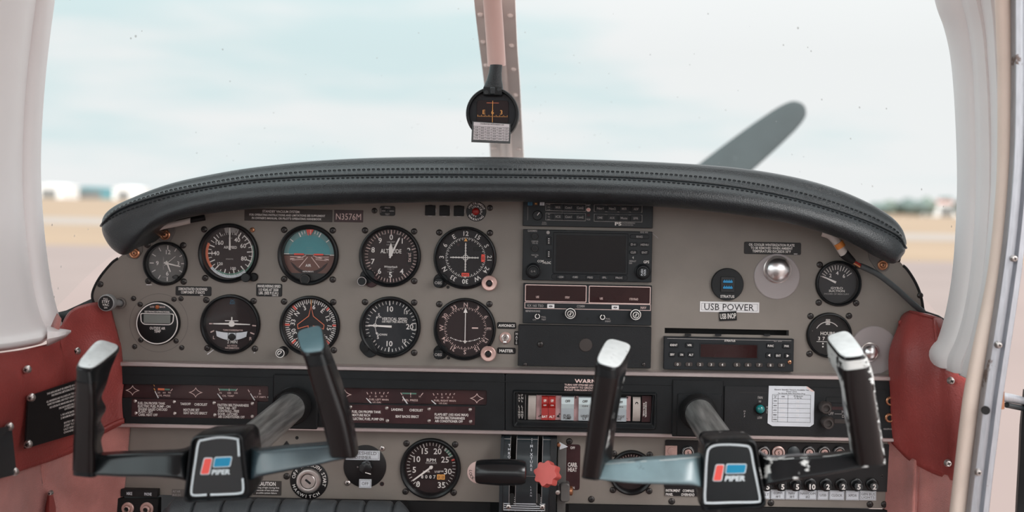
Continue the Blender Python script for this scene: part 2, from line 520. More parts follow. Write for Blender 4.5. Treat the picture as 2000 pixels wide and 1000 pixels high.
mat('bolster', (72, 76, 79), 0.42, noise=0.12, scale=40, bump=0.3, bscale=600, spec=0.3)
mat('cable_grey', (66, 70, 72), 0.45, noise=0.1)
mat('usb_blue', (30, 130, 180), 0.35, noise=0.1)
mat('green_lens', (20, 110, 110), 0.12, noise=0.2, scale=120, spec=0.8)
mat('orange_lens', (176, 96, 52), 0.2, noise=0.1)
mat('prop_paint', (58, 64, 65), 0.6, noise=0.1, scale=12, wear=(206, 212, 212), wscale=48, wth=0.70)
mat('tarmac', (136, 119, 114), 0.9, noise=0.05, scale=0.25)
mat('runway_grey', (152, 140, 133), 0.9, noise=0.04, scale=0.2)
mat('dry_grass', (150, 126, 104), 0.95, noise=0.1, scale=0.06)
mat('leafy', (112, 122, 112), 0.9, noise=0.25, scale=1.2)
mat('leafy_dark', (98, 110, 106), 0.9, noise=0.25, scale=1.0)
mat('bark', (96, 84, 74), 0.9)
mat('hangar_white', (236, 232, 230), 0.6, noise=0.03)
mat('hangar_teal', (96, 140, 148), 0.6, noise=0.05)
mat('hangar_dark', (120, 118, 116), 0.6, noise=0.05)
mat('hangar_red', (190, 130, 120), 0.6, noise=0.05)
mat('headliner', (214, 204, 200), 0.8, noise=0.05)
mat('firewall', (40, 40, 42), 0.8)
mat('carpet', (104, 74, 68), 0.95, noise=0.2)
mat('cloth_tape', (190, 178, 172), 0.6, noise=0.1)
mat('orange_tape', (214, 130, 60), 0.5, noise=0.1)
clear_mat('windshield_glass', gloss=0.0, tint=(247, 250, 250), dirt=0.6)
clear_mat('instrument_glass', gloss=0.022, rough=0.06)
clear_mat('clear_acrylic', gloss=0.06, rough=0.1, film=0.5, filmc=(196, 186, 188))

_SCREW = {}
def screw(T, px, py, m='black_screw', r=6.0, y=0.0, name='screw', parent=None, dome=1.0):
    k = (m, r, dome)
    x, z = T.l(px, py)
    if k not in _SCREW:
        b = MB()
        b.lathe([(r, 0), (r, -1.0 * dome), (r * .86, -2.2 * dome), (r * .5, -3.0 * dome), (0, -3.2 * dome)], 0, 0, m, 20)
        for a in (35, 125):
            t = math.radians(a); c, q = math.cos(t), math.sin(t)
            b.line((-c * r * .5, -q * r * .5), (c * r * .5, q * r * .5), r * .24, -3.35 * dome, 'recess')
        o = b.build(name, parent or T.o, (x * U, y * U, z * U))
        _SCREW[k] = o.data
        return o
    o = bpy.data.objects.new(name, _SCREW[k]); COL.objects.link(o)
    o.parent = parent or T.o; o.location = (x * U, y * U, z * U)
    return o
# ------------------------------------------------------------------ round instruments
DY = 9.0                                   # dial face behind the panel
HOLES = []                                 # panel cut-outs: (px, py, r)

def dial_gauge(name, label, px, py, R, dialm, draw, screws=(), cat='instrument', group=None, ri=None, glass=True, bezel='bezel_black', fat=1.0):
    T = Thing(name, label, cat, px, py, 0, group)
    HOLES.append((px, py, R + 0.5))
    ri = ri or R * 0.885
    b = MB()
    b.lathe([(R, DY + 3), (R, -5.5), (R - 1.0, -7), (R - 3.2, -7.6), (ri + 1.5, -6.2), (ri, -4.2), (ri - 0.4, DY + 1)], 0, 0, bezel, 64)
    T.put(b, 'bezel')
    d = MB()
    d.disc(0, 0, R - 1, DY, dialm, 64)
    draw(T, d)
    T.put(d, 'dial_face')
    if glass:
        g = MB(); g.disc(0, 0, ri + 1, -3.2, 'instrument_glass', 48); T.put(g, 'cover_glass')
    for s in screws:
        screw(T, *s[:2], m=s[2] if len(s) > 2 else 'black_screw', r=s[3] if len(s) > 3 else 6.2)
    return T

def pt(r, a):
    a = math.radians(a); return (r * math.sin(a), r * math.cos(a))

def needle(T, a, r0, r1, w0, w1, y, m='white_ink', name='needle', tip=True, hub=0, hubm=None):
    b = MB()
    d = math.radians(a); c, q = math.cos(d), math.sin(d)
    tr = lambda x, z: (x * c + z * q, -x * q + z * c)
    pts = [(-w0 / 2, r0), (w0 / 2, r0), (w1 / 2, r1 - (w1 if tip else 0))] + ([(0, r1)] if tip else []) + [(-w1 / 2, r1 - (w1 if tip else 0))]
    b.prism([tr(*p) for p in pts], y, y - 0.7, m)
    if hub: b.lathe([(hub, y), (hub, y - 1.4), (hub * .7, y - 2), (0, y - 2)], 0, 0, hubm or m, 20)
    return T.put(b, name)

def round_knob(T, px, py, r, h, m='bezel_black', name='knob', y0=0.0, text=None, parent=None, ribs=0, ring=None):
    x, z = T.l(px, py)
    b = MB()
    if ribs:
        n = ribs * 4; vs = []
        prof = [(1.0, y0), (1.0, y0 - h + 1), (0.86, y0 - h), (0.0, y0 - h)]
        rows = []
        for f, y in prof[:3]:
            rows.append([(x + r * f * (1 - 0.07 * (k % 4 > 1)) * math.cos(2 * PI * k / n), y, z + r * f * (1 - 0.07 * (k % 4 > 1)) * math.sin(2 * PI * k / n)) for k in range(n)])
        b.loft(rows, m, close=True, cap1=True)
    else:
        b.lathe([(r * .8, y0), (r * .8, y0 - h * .4), (r, y0 - h * .45), (r, y0 - h + 1.2), (r * .88, y0 - h), (0, y0 - h)], x, z, m, 28)
    if ring: b.ring(x, z, r * .8, r * .93, y0 - h - .15, ring)
    if text: b.text(text, x, z, r * .55, y0 - h - 0.3, 'grey_ink')
    return T.put(b, name, parent)

# --- clock
def _clock(T, d):
    y = DY - .3
    for h in range(12):
        d.tick(0, 0, 27, 35, h * 30, 1.5 if h % 3 else 2.0, y, 'white_ink')
    for s, x, z in (('12', 1, 22), ('3', 21, 0), ('6', 0, -20), ('9', -20, 0)): d.text(s, x, z, 8, y, 'white_ink')
    d.text('QUARTZ MOVEMENT', -8, 0, 2.2, y, 'grey_ink', rot=-90, w=26)
    d.text('COUNTRY', -4, -27, 1.8, y, 'grey_ink')
    d.slab(10, -30, 20, -24, DY - .2, DY - 1.2, 'recess', 3)
clock = dial_gauge('clock', 'small grey-faced analogue clock near the left end of the instrument panel', 323.8, 514.8, 42.8, 'dial_grey', _clock,
           [(288, 478), (358, 479), (290, 549), (359, 550)], ri=37.5, cat='clock')
needle(clock, 158, -5, 18, 3.4, 2.2, 7.4, name='hour_hand', tip=False)
needle(clock, 102.6, -6, 27, 3.2, 2.0, 6.4, name='minute_hand', tip=False, hub=3)
needle(clock, 50, -6, 22, 0.9, 0.7, 5.2, name='second_hand', tip=False)
round_knob(clock, 344, 541, 4.5, 7, y0=4, name='setting_knob')

# --- airspeed
def _air(T, d):
    y = DY - .3
    for a, s in ((27, '40'), (60, '60'), (111, '80'), (168, '100'), (222, '120'), (268, '140'), (313, '160')):
        r = 29 if a not in (168,) else 31
        h = 8 if a not in (168, 222) else 5.5
        x, z = pt(r, a); d.text(s, x, z, h, y, 'white_ink')
    for a in (15, 27, 38, 49, 60, 73, 86, 98, 111, 126, 140, 154, 168, 181, 195, 208, 222, 233, 245, 256, 268, 279, 290, 302, 313, 322, 331):
        big = a in (27, 60, 86, 111, 140, 168, 195, 222, 245, 268, 290, 313)
        d.tick(0, 0, 33 if big else 37, 45, a, 2.0 if big else 1.4, y, 'white_ink')
    d.ring(0, 0, 42.5, 44.5, y - .05, 'white_ink', a0=38, a1=128)
    d.ring(0, 0, 45, 48, y, 'green_ink', a0=70, a1=150)
    d.ring(0, 0, 40.5, 43, y - .1, 'green_ink', a0=140, a1=215)
    d.ring(0, 0, 43.5, 49, y - .08, 'label_frost', a0=140, a1=232)
    for k in range(22): d.tick(0, 0, 43.5, 46 + (k % 3), 142 + k * 4.1, .6, y - .15, 'green_ink')
    d.ring(0, 0, 43.5, 48.5, y - .1, 'orange_ink', a0=232, a1=294)
    d.ring(0, 0, 40, 50, y, 'grey_ink', a0=-15, a1=20)
    for k in range(12): d.tick(0, 0, 39.5, 50, -14 + k * 3, .7, y - .1, 'dial_seat_cast')
    for k in range(9): d.tick(0, 0, 36, 40, -24 + k * 6, .6, y, 'white_ink')
    d.text('AIRSPEED', 0, 11, 5, y, 'white_ink', w=26)
    d.text('KNOTS', -1, -12, 2.4, y, 'grey_ink', w=14)
    d.text('PRESS', 0, 29, 2, y, 'grey_ink'); d.text('ALT', -17, 34, 2, y, 'grey_ink')
airspeed = dial_gauge('airspeed_indicator', 'airspeed dial with white needle pointing up and orange and green arcs, reading 40 to 160', 446.8, 494.5, 58.2, 'dial_seat_cast', _air,
           [(399, 448), (493, 449, 'copper_screw', 5), (401, 543)], ri=51)
needle(airspeed, -1, 6, 50, 3.6, 1.6, 6.5)
round_knob(airspeed, 484, 541, 9, 16, name='setting_knob')
b = MB(); x, z = airspeed.l(496, 541); b.lathe([(8.5, 4), (8.5, -4), (7, -6), (0, -6)], x, z, 'black_matt', 24); airspeed.put(b, 'knob_boss')

# --- attitude
def _att(T, d):
    y = DY - .3
    up = [(50 * math.sin(math.radians(a)), 50 * math.cos(math.radians(a))) for a in range(-88, 89, 4)]
    d.poly(up, y, 'horizon_teal')
    mid = [(41 * math.sin(math.radians(a)), 1 + 37 * math.cos(math.radians(a))) for a in range(-90, 91, 5)]
    d.poly(mid, y - .2, 'sky_blue')
    lo = [(50 * math.sin(math.radians(a)), 50 * math.cos(math.radians(a))) for a in range(92, 269, 4)]
    d.poly(lo, y, 'ground_brown')
    d.line((-50, 1), (-40, 1), 1.6, y - .4, 'white_ink'); d.line((40, 0), (50, 0), 1.8, y - .4, 'white_ink')
    d.line((-50, 0.8), (50, 0.4), .7, y - .35, 'pink_ink')
    for a in (-52, 52): d.tick(0, 0, 41, 49, a, 1.6, y - .4, 'white_ink')
    for a in (-27, 27): d.tick(0, 0, 39, 48, a, 1.8, y - .4, 'white_ink')
    for a in (-20, -13, 13, 20): d.tick(0, 0, 42, 48, a, 1.3, y - .4, 'white_ink')
    for q in ((-20, -25), (20, -25), (-38, -10), (38, -10)):
        d.line((q[0] * .18, q[1] * .18), q, 1.2, y - .4, 'pink_ink')
    for z, w in ((-4, 38), (-8, 38), (-11, 34)): d.line((-w, z), (-12, z + (2 if z < -5 else 0)), 1, y - .4, 'pink_ink'); d.line((12, z + (2 if z < -5 else 0)), (w, z), 1, y - .4, 'pink_ink')
    for z in (6, 10, 14): d.line((-6, z), (6, z), .6, y - .4, 'horizon_teal')
    cres = [pt(40, a) for a in range(112, 249, 8)]; cres = [(p[0], p[1] + 1) for p in cres]
    cres2 = [(30 * math.sin(math.radians(a)), -14 + 18 * math.cos(math.radians(a))) for a in range(248, 111, -8)]
    d.poly(cres + cres2, y - .25, 'dial_seat_cast')
    d.text('AIR', -2, -21, 5, y - .5, 'white_ink'); d.text('INSTRUMENTS', -2, -33, 2.6, y - .5, 'white_ink', w=21)
attitude = dial_gauge('attitude_indicator', 'artificial horizon dial with blue sky half and brown ground half', 602.4, 498, 59, 'black_matt', _att,
           [(555, 449), (650, 450), (555, 545), (650, 546)], ri=51)
b = MB(); b.poly([(-5, 50), (9, 50), (2, 38)], 5, 'red_ink'); b.poly([(-7, 50), (-3.5, 50), (-1, 38), (-3, 38)], 5, 'red_ink'); b.line((2.5, 49), (2, 41), 1.2, 4.8, 'pink_ink')
attitude.put(b, 'roll_pointer')
b = MB()
for x0, x1 in ((-30, -10), (9, 28)): b.slab(x0, -.6, x1, 2.4, 6.5, 5.5, 'red_ink', 1.2, .2)
attitude.put(b, 'miniature_wings')
b = MB(); b.prism([(51 * math.sin(math.radians(a)), 51 * math.cos(math.radians(a))) for a in range(135, 226, 5)], 7.5, 5, 'black_plastic'); attitude.put(b, 'mask_plate')
round_knob(attitude, 597, 545, 10, 10, name='pitch_knob', y0=3, ring='placard_grey')

# --- altimeter
def _alt(T, d):
    y = DY - .3
    for k in range(50):
        big = k % 5 == 0
        d.tick(0, 0, 42.5 if big else 45, 51.5, k * 7.2, 1.7 if big else 1.1, y, 'pink_ink')
    for k in range(10):
        x, z = pt(37, k * 36); d.text(str(k), x, z, 10, y, 'white_ink')
    d.text('ALTITUDE', 0, 9.5, 8, y, 'white_ink', w=41)
    d.slab(32, -17, 43, 12, y + .1, y - .2, 'black_matt', 1)
    d.text('29.92', 37, -2, 5, y - .5, 'pink_ink', rot=90, w=18)
    d.text('Winterbach', 0, -21, 4, y, 'white_ink', w=26, shear=.2)
    for q, (s, w) in enumerate((('CALIBRATED', 14), ('TO', 4), ('20,000 FT', 13))): d.text(s, 0, -25.5 - q * 2.8, 1.8, y, 'grey_ink', w=w)
    d.text('1000 FEET', 0, 27.5, 2.6, y, 'grey_ink', w=16); d.text('100 FEET', 0, 22, 2.4, y, 'grey_ink', w=18)
    d.text('FEET', 14, 43, 2.2, y, 'grey_ink'); d.text('100', -13, 43, 2.2, y, 'grey_ink')
altimeter = dial_gauge('altimeter', 'altimeter dial numbered 0 to 9 with white hands at the top, upper row', 762, 500.5, 60, 'dial_seat_cast', _alt,
           [(713, 450), (809, 452), (809, 549)], ri=53)
b = MB(); b.prism([(-3.6, 0), (3.6, 0), (3.8, 16), (0, 26), (-3.8, 16)], 7, 6.2, 'white_ink'); altimeter.put(b, 'thousands_hand')
needle(altimeter, 25, -4, 41, 3.4, 3.0, 5.4, name='hundreds_hand')
b = MB(); x, z = altimeter.l(718, 540)
b.prism(circ(x, z, 14), 3, -5, 'black_plastic', 1); x2, z2 = altimeter.l(726, 549); b.prism(circ(x2, z2, 12), 3, -4.6, 'placard_red', 1)
altimeter.put(b, 'knob_boss')
round_knob(altimeter, 710, 548, 9.5, 14, y0=-4, ring='grey_ink', name='setting_knob')

# --- course deviation indicators
def rose(d, seq, r, h, y, m='white_ink', r0=34.5, r1=39.5, flip=0, w=None):
    for i, s in enumerate(seq):
        x, z = pt(r, i * 30 + flip); d.text(s, x, z, h, y, m, rot=i * 30 + flip)
    for k in range(72):
        d.tick(0, 0, r0 if k % 2 == 0 else r0 + 2.2, r1, k * 5 + flip, 1.1 if k % 2 == 0 else 1.0, y, m)
def _vor1(T, d):
    y = DY - .3
    rose(d, ['12', '15', 'S', '21', '24', 'W', '30', '33', 'N', '3', '6', 'E'], 47, 8.6, y, flip=0)
    d.lathe([(5.6, y - .1), (5.6, y - .8), (4.4, y - .8), (4.4, y - .1)], 0, 0, 'white_ink', 28)
    for q in range(1, 5):
        for sx in (-1, 1):
            d.line((sx * q * 5.6 + sx * 2, -2), (sx * q * 5.6 + sx * 2, 2), .9, y, 'white_ink')
            d.line((-2, sx * q * 5.6 + sx * 2), (2, sx * q * 5.6 + sx * 2), .9, y, 'white_ink')
    d.slab(15, 13, 32, 22, y + .1, y - .2, 'black_matt', 1)
    d.disc(-15, 25, 3, y, 'placard_red', 20)
hsi = dial_gauge('course_indicator', 'course deviation dial with white cross needles and two orange red flags', 908.5, 503.5, 61, 'dial_black', _vor1,
           [(858, 454), (957, 455)], ri=55.5)
b = MB(); b.line((0, 29), (0, -27), 1.8, 6.6, 'white_ink'); hsi.put(b, 'course_needle')
b = MB(); b.line((-30, 0), (26, 0), 1.8, 6.0, 'white_ink'); hsi.put(b, 'glideslope_needle')
b = MB(); b.poly([(-3.4, 32), (3.4, 32), (0, 39)], 6, 'amber_ink'); hsi.put(b, 'lubber_pointer')
b = MB(); b.slab(31, -8, 38, 7, 7, 6.2, 'red_ink', .8, .2); b.text('GS', 34.5, -.5, 3.6, 6.0, 'dial_seat_cast', rot=90); hsi.put(b, 'warning_flag')
b = MB(); b.slab(-7, -37, 8, -30, 7, 6.2, 'red_ink', .8, .2); b.text('NAV', .5, -33.5, 3.6, 6.0, 'dial_seat_cast'); b.poly([(-2, -37), (2, -37), (0, -41)], 6.5, 'white_ink'); hsi.put(b, 'warning_flag')
def cdi_knobs(T, kpx, kpy, rpx, rpy, hx, hy, ribs):
    x, z = T.l(kpx + 3, kpy - 3)
    b = MB(); b.prism(circ(x, z, 14), 3, -4.6, 'bezel_black', 1); T.put(b, 'knob_boss')
    round_knob(T, kpx, kpy, 9.5, 15, y0=-3, m='black_plastic', text='OBS', ribs=ribs, name='course_knob')
    x, z = T.l(rpx, rpy)
    b = MB(); b.lathe([(15, 1), (15, -8), (13.5, -9.2), (8, -8.6), (6.4, -9.5), (6, -4)], x, z, 'pink_metal', 36)
    b.lathe([(6, -3), (6, -7.5), (4, -9), (0, -9)], x, z, 'black_gloss', 20); T.put(b, 'dimmer_ring')
    x, z = T.l(hx, hy)
    b = MB(); b.lathe([(3, .5), (3, -.6), (2, -.6), (0, .2)], x, z, 'recess', 16); T.put(b, 'screw_hole')
cdi_knobs(hsi, 858, 551, 956, 552.5, 875, 561, 0)

def _vor2(T, d):
    y = DY - .3
    rose(d, ['N', '3', '6', 'E', '12', '15', 'S', '21', '24', 'W', '30', '33'], 46.5, 8, y, m='pink_ink', r0=37, r1=41.5, flip=0)
    for k in range(-9, 10):
        x = k * 3.1; d.disc(x, -19 - 6.5 * (1 - (k / 9) ** 2), 0.9 if k % 3 else 1.3, y, 'white_ink', 8)
    d.ring(0, -26, 1.6, 2.6, y - .1, 'white_ink', 16)
    d.line((13, 1), (25, 1), 2.4, y, 'pink_ink')
vor = dial_gauge('course_indicator', 'compass rose dial with one upright white arrow needle, beside the avionics switch', 908, 642.5, 60.5, 'dial_seat_cast', _vor2,
           [(858, 594), (956, 594)], ri=55)
b = MB(); b.line((0, -29), (0, 33), 1.4, 6.4, 'white_ink'); b.poly([(-4, 31), (4, 31), (0, 41)], 6.3, 'white_ink'); vor.put(b, 'course_needle')
cdi_knobs(vor, 858, 690, 954, 690, 876, 699, 12)

# --- turn coordinator
def _turn(T, d):
    y = DY - .3
    d.ring(0, 0, 39, 39.8, y, 'dial_black')
    d.text('TURN COORDINATOR', 2, -13, 3, y, 'pink_ink', w=39)
    d.text('2 MIN', 1, -36, 6, y, 'white_ink', w=20)
    d.text('NO PITCH', 1, -43.5, 3.2, y, 'pink_ink', w=19); d.text('INFORMATION', 1, -48, 3.2, y, 'pink_ink', w=27)
    d.text('L', -35, -28, 6, y, 'pink_ink'); d.text('R', 37, -29, 6.5, y, 'pink_ink')
    d.line((-45, -1), (-38, -1), 2.2, y, 'pink_ink'); d.line((39, -3), (47, -3.5), 2.2, y, 'pink_ink')
    d.line((-42, -18), (-35, -14.5), 2.4, y, 'pink_ink'); d.line((36, -17), (44, -20), 2.4, y, 'pink_ink')
    d.text('DC', 0, 45, 4, y, 'blue_ink'); d.text('ELEC', 0, 40, 3.4, y, 'blue_ink')
turn = dial_gauge('turn_coordinator', 'turn coordinator dial with white aircraft silhouette over a ball tube, marked 2 MIN', 450.5, 633, 58, 'dial_seat_cast', _turn,
           [(403, 586), (495.5, 588), (405, 680), (498, 681)], ri=52)
b = MB(); b.prism([(-36, 0.4), (-5.5, 1.2), (-4.5, 4), (-1, 5), (-1, 13), (1.2, 13), (1.2, 5), (4.5, 4), (5.5, 1.2), (36, -0.2), (36, -1.8), (6, -2), (4, -5), (0, -6), (-4, -5), (-6, -2), (-36, -1.6)], 6.5, 5.7, 'white_ink')
b.poly([(-13, 5), (13, 5), (13, 6.6), (-13, 6.6)], 5.6, 'white_ink'); turn.put(b, 'miniature_aircraft')
b = MB()
top = [(-31 + 62 * i / 12, -14.5 - 3.5 * (1 - ((i - 6) / 6) ** 2)) for i in range(13)]
bot = [(29 - 58 * i / 12, -25 - 7.5 * (1 - ((i - 6) / 6) ** 2)) for i in range(13)]
b.prism(top + bot, 7, 6, 'label_frost', .5)
turn.put(b, 'slip_tube')
b = MB(); b.lathe([(7.2, 6), (6.6, 5), (4, 4.2), (0, 4)], 1, -26, 'black_matt', 24); b.line((-6.5, -17.6), (-6.5, -32), 1, 5.7, 'recess'); b.line((8.5, -17.6), (8.5, -32), 1, 5.7, 'recess'); turn.put(b, 'slip_ball')

# --- heading indicator
def _dg(T, d):
    y = DY - .3
    for k in range(72):
        big = k % 2 == 0
        d.tick(0, 0, 41.5 if big else 43.5, 51, k * 5 + 8, 2.0 if big else 1.7, y, 'white_ink')
    for i, s in enumerate(['6', 'E', '12', '15', 'S', '21', '24', 'W', '30', '33', 'N', '3']):
        x, z = pt(36, i * 30 + 8); d.text(s, x, z, 8.5, y, 'white_ink', rot=i * 30 + 8)
    for a in (45, 90, 135, 225, 270, -45):
        d.tick(0, 0, 42, 52, a, 3.6, y - .1, 'red_ink')
heading = dial_gauge('heading_indicator', 'directional gyro dial with orange aircraft outline, half behind the pilot yoke grip', 605.5, 636, 58.5, 'dial_black', _dg,
           [(555, 589), (651, 590), (652, 684)], ri=52)
b = MB(); o = [(0, 51), (0, 38), (-4.5, 18), (-26, 1), (-25, -7), (-5, -1), (-4, -22), (-12, -29), (-12, -33), (0, -30)]
full = o + [(-x, z) for x, z in reversed(o[1:-1])]
b.pline(full[1:], 1.3, 6, 'orange_ink', closed=True); b.line((0, 51), (0, 39), 1.4, 5.9, 'amber_ink'); heading.put(b, 'aircraft_outline')

# --- vertical speed
def _vsi(T, d):
    y = DY - .3
    for k in range(-20, 21):
        a = -90 + k * 8.6
        big = k % 5 == 0
        d.tick(0, 0, 41 if big else 44, 50, a, 2.0 if big else 1.2, y, 'white_ink')
    for s, x, z, h in (('10', -2, 34, 10), ('10', -2, -34, 10), ('20', 37, 0, 10), ('15', 29, 28, 6.5), ('15', 27, -28, 6.5), ('5', -24, 22, 6), ('5', -25, -22, 6)):
        d.text(s, x, z, h, y, 'white_ink')
    d.text('VERTICAL SPEED', 7, 14.5, 5.4, y, 'white_ink', w=50); d.text('100 FEET PER MINUTE', 7, 9, 3.8, y, 'white_ink', w=49)
    d.text('UP', -22, 18, 3.4, y, 'white_ink', rot=25); d.text('DOWN', -17, -16.5, 4, y, 'white_ink')
    d.line((-31, 4), (-28, 17), .9, y, 'white_ink'); d.poly([(-30, 16), (-25.5, 15), (-27.5, 20)], y, 'white_ink')
    d.line((-31, -2), (-28, -14), .9, y, 'white_ink'); d.poly([(-30, -13), (-25.5, -12), (-27.5, -17)], y, 'white_ink')
    d.ring(-31, 1, 2.6, 3.8, y, 'white_ink', 20)
    d.line((47, -5), (51, -5), 1.6, y, 'white_ink'); d.line((49.5, -6), (49.5, 6), 1, y, 'white_ink')
vsi = dial_gauge('vertical_speed_indicator', 'vertical speed dial, white needle level at zero, in the lower row', 762, 638.5, 59.5, 'dial_slate', _vsi,
           [(713, 590), (809, 591), (809, 689)], ri=52.5)
needle(vsi, 272, -2, 45, 4.2, 2.4, 6)
b = MB(); pts = [vsi.l(*p) for p in ((706, 664), (722, 655), (740, 690), (724, 699), (714, 694), (702, 680))]
b.prism(rquad(pts, 7), 2, -6, 'black_plastic', 1); x, z = vsi.l(714, 680); b.lathe([(7, -6), (7, -8), (0, -8.4)], x, z, 'black_matt', 24); vsi.put(b, 'adjuster_cover')

# --- tachometer (lower panel)
def _rpm(T, d):
    y = DY - .3
    for k in range(36):
        a = -143 + k * 286 / 35
        d.tick(0, 0, 40 if k % 5 == 0 else 42, 48, a, 1.5 if k % 5 == 0 else 1.1, y, 'white_ink')
    for s, x, z in (('0', -25, -34), ('5', -33, -6), ('10', -28, 15), ('15', -13, 31), ('20', 12, 31), ('25', 27, 15), ('30', 33, -8), ('35', 21, -35)):
        d.text(s, x, z, 11, y, 'white_ink')
    d.text('RPM', 0, 13.5, 6, y, 'white_ink', w=18); d.text('HUNDREDS', 0, 8, 3.2, y, 'grey_ink', w=22)
    d.ring(0, 0, 41.5, 47.5, y - .1, 'green_ink', a0=38, a1=62)
    for k in range(4): d.tick(0, 0, 41, 48, 39 + k * 7, 1.2, y - .2, 'white_ink')
    d.tick(0, 0, 42, 48.5, 71, 3, y - .2, 'red_ink')
    d.text('HOUR', -9, -9, 3.2, y, 'white_ink'); d.text('1/10', 12, -9, 4, y, 'white_ink'); d.text('1/100', 20, -8, 3, y, 'white_ink')
rpm = dial_gauge('tachometer', 'round RPM gauge numbered 0 to 35 left of the throttle quadrant', 841, 914.5, 59, 'dial_seat_cast', _rpm,
           [(794, 866), (889, 868), (792, 960), (886, 962)], ri=51)
b = MB(); b.slab(-24, -24, 24, -14, 8.6, 7.8, 'dial_black', .6, .2)
for i, c in enumerate('8007'): b.text(c, -17 + i * 8, -19, 6.4, 7.6, 'white_ink')
for i, c in enumerate('00'):
    b.slab(12 + i * 8, -24, 19.4 + i * 8, -14, 7.9, 7.6, 'amber_ink', .4, .1); b.text(c, 15.7 + i * 8, -19, 6, 7.4, 'dial_seat_cast')
rpm.put(b, 'hour_counter')
needle(rpm, 233, -4, 44, 3.6, 2.6, 6, hub=3.5, tip=False)

# --- gauge behind the right yoke
def _egt(T, d):
    y = DY - .3
    for k in range(15): d.tick(0, 0, 29, 35, -70 + k * 10, 1.2, y, 'pink_ink')
    d.text('EGT', 0, 8, 6, y, 'pink_ink'); d.disc(0, 0, 22, y, 'window_seat_reflect', 36)
egt = dial_gauge('exhaust_gauge', 'dark round gauge on the lower panel crossed by the right yoke arm', 1233, 922.5, 43.5, 'dial_seat_cast', _egt,
           [(1199, 886), (1269, 888), (1197, 957), (1268, 959)], ri=36)
needle(egt, -60, -3, 32, 2.4, 1.6, 6)

# --- suction gauge, hour meter
def _suc(T, d):
    y = DY - .3
    for k in range(13):
        d.tick(0, 0, 26 if k % 4 else 24, 35, -68 + k * 10.2, 1.2, y, 'white_ink')
    for s, a in (('2', -42), ('4', 1), ('6', 44)):
        x, z = pt(19.5, a); d.text(s, x, z, 7, y, 'white_ink')
    d.text('GYRO', 0, -10, 4.2, y, 'white_ink', w=24); d.text('SUCTION', 0, -15.5, 4.2, y, 'white_ink', w=31); d.text('INCHES OF MERCURY', 0, -21.5, 2.6, y, 'grey_ink', w=49)
suction = dial_gauge('suction_gauge', 'small dark gauge marked GYRO SUCTION at the upper right of the panel', 1637, 553.5, 44.5, 'dial_slate', _suc,
           [(1601, 517), (1675.5, 519), (1599, 591), (1672, 592)], ri=39, group=None)
needle(suction, -66, 3, 33, 4.4, 1.6, 6)
def _hrs(T, d):
    y = DY - .3
    d.ring(0, 0, 24, 25.4, y, 'white_ink', a0=-62, a1=50)
    d.frame(-4, 19, 4, 30, 1.2, y, 'white_ink'); d.poly([(-2.6, 28), (2.6, 28), (0, 24.6)], y, 'white_ink'); d.poly([(-2.6, 21), (2.6, 21), (0, 24.4)], y, 'white_ink')
    d.text('HOURS', 0, 2, 6.4, y, 'white_ink', w=28)
    d.text(',', -30, 8, 3, y, 'white_ink')
    for s, z in (('.', -18), ('.', -24)): d.disc(-9, z, 1.6, y, 'white_ink', 10)
hours = dial_gauge('hour_meter', 'black hour counter with hourglass mark above the right yoke grip', 1619, 654.5, 44, 'black_matt', _hrs,
           [(1583, 617.5), (1658, 617), (1581, 691)], ri=39.5)
b = MB(); b.slab(-22, -13, 24, -3, 8.6, 7.8, 'dial_black', .6, .2)
for i, c in enumerate('37612'): b.text(c, -17 + i * 9, -8, 6.6, 7.5, 'white_ink')
b.line((-22, -14), (24, -14), 1, 7.6, 'white_ink'); hours.put(b, 'digit_wheel')

# --- outside air temperature
T = Thing('temperature_display', 'round digital gauge marked OUTSIDE AIR TEMP with grey blank screen', 'instrument', 310.3, 630.5)
oat = T
b = MB()
b.lathe([(42.5, 2), (42.5, -6), (41.5, -8), (40, -8.5), (0, -8.5)], 0, 0, 'bezel_black', 64)
b.ring(0, 0, 38.6, 40.6, -8.8, 'white_ink', 64)
b.text('ELECTRONICS INTERNATIONAL', 0, 22.5, 3.2, -8.8, 'white_ink', w=49)
b.text('OUTSIDE AIR', 1, -9.5, 5, -8.8, 'white_ink', w=30); b.text('TEMP', 1, -15.5, 5, -8.8, 'white_ink', w=13)
b.text('LCD', -10, 32, 3, -8.8, 'pink_ink'); b.text('BACK', 10, 32, 3, -8.8, 'pink_ink')
T.put(b, 'face_plate')
b = MB(); b.prism(rquad([(-33, 19.5), (33, 19.5), (32, 3), (26, -3), (-26, -3), (-32, 3)], 4), -8.4, -9.2, 'white_ink')
b.prism(rquad([(-31, 18), (31, 18), (30, 3.4), (25, -1.4), (-25, -1.4), (-30, 3.4)], 3), -9.2, -9.5, 'black_matt')
b.slab(-26, 0, 26, 17, -9.5, -9.8, 'lcd_grey', 1, .2); T.put(b, 'screen')
b = MB(); b.lathe([(4, -8), (3.6, -10.4), (2, -11.6), (0, -12)], 0, 32, 'orange_lens', 20); T.put(b, 'lamp')
b = MB(); b.ring(0, 0, 56.3, 57.3, -.25, 'panel_edge', 72); T.put(b, 'scribed_ring')
for s in ((274, 594.5), (261, 583), (340, 584.5), (353.5, 583.5), (275, 664), (263, 677), (344, 666), (355, 679)): screw(T, *s, r=5)
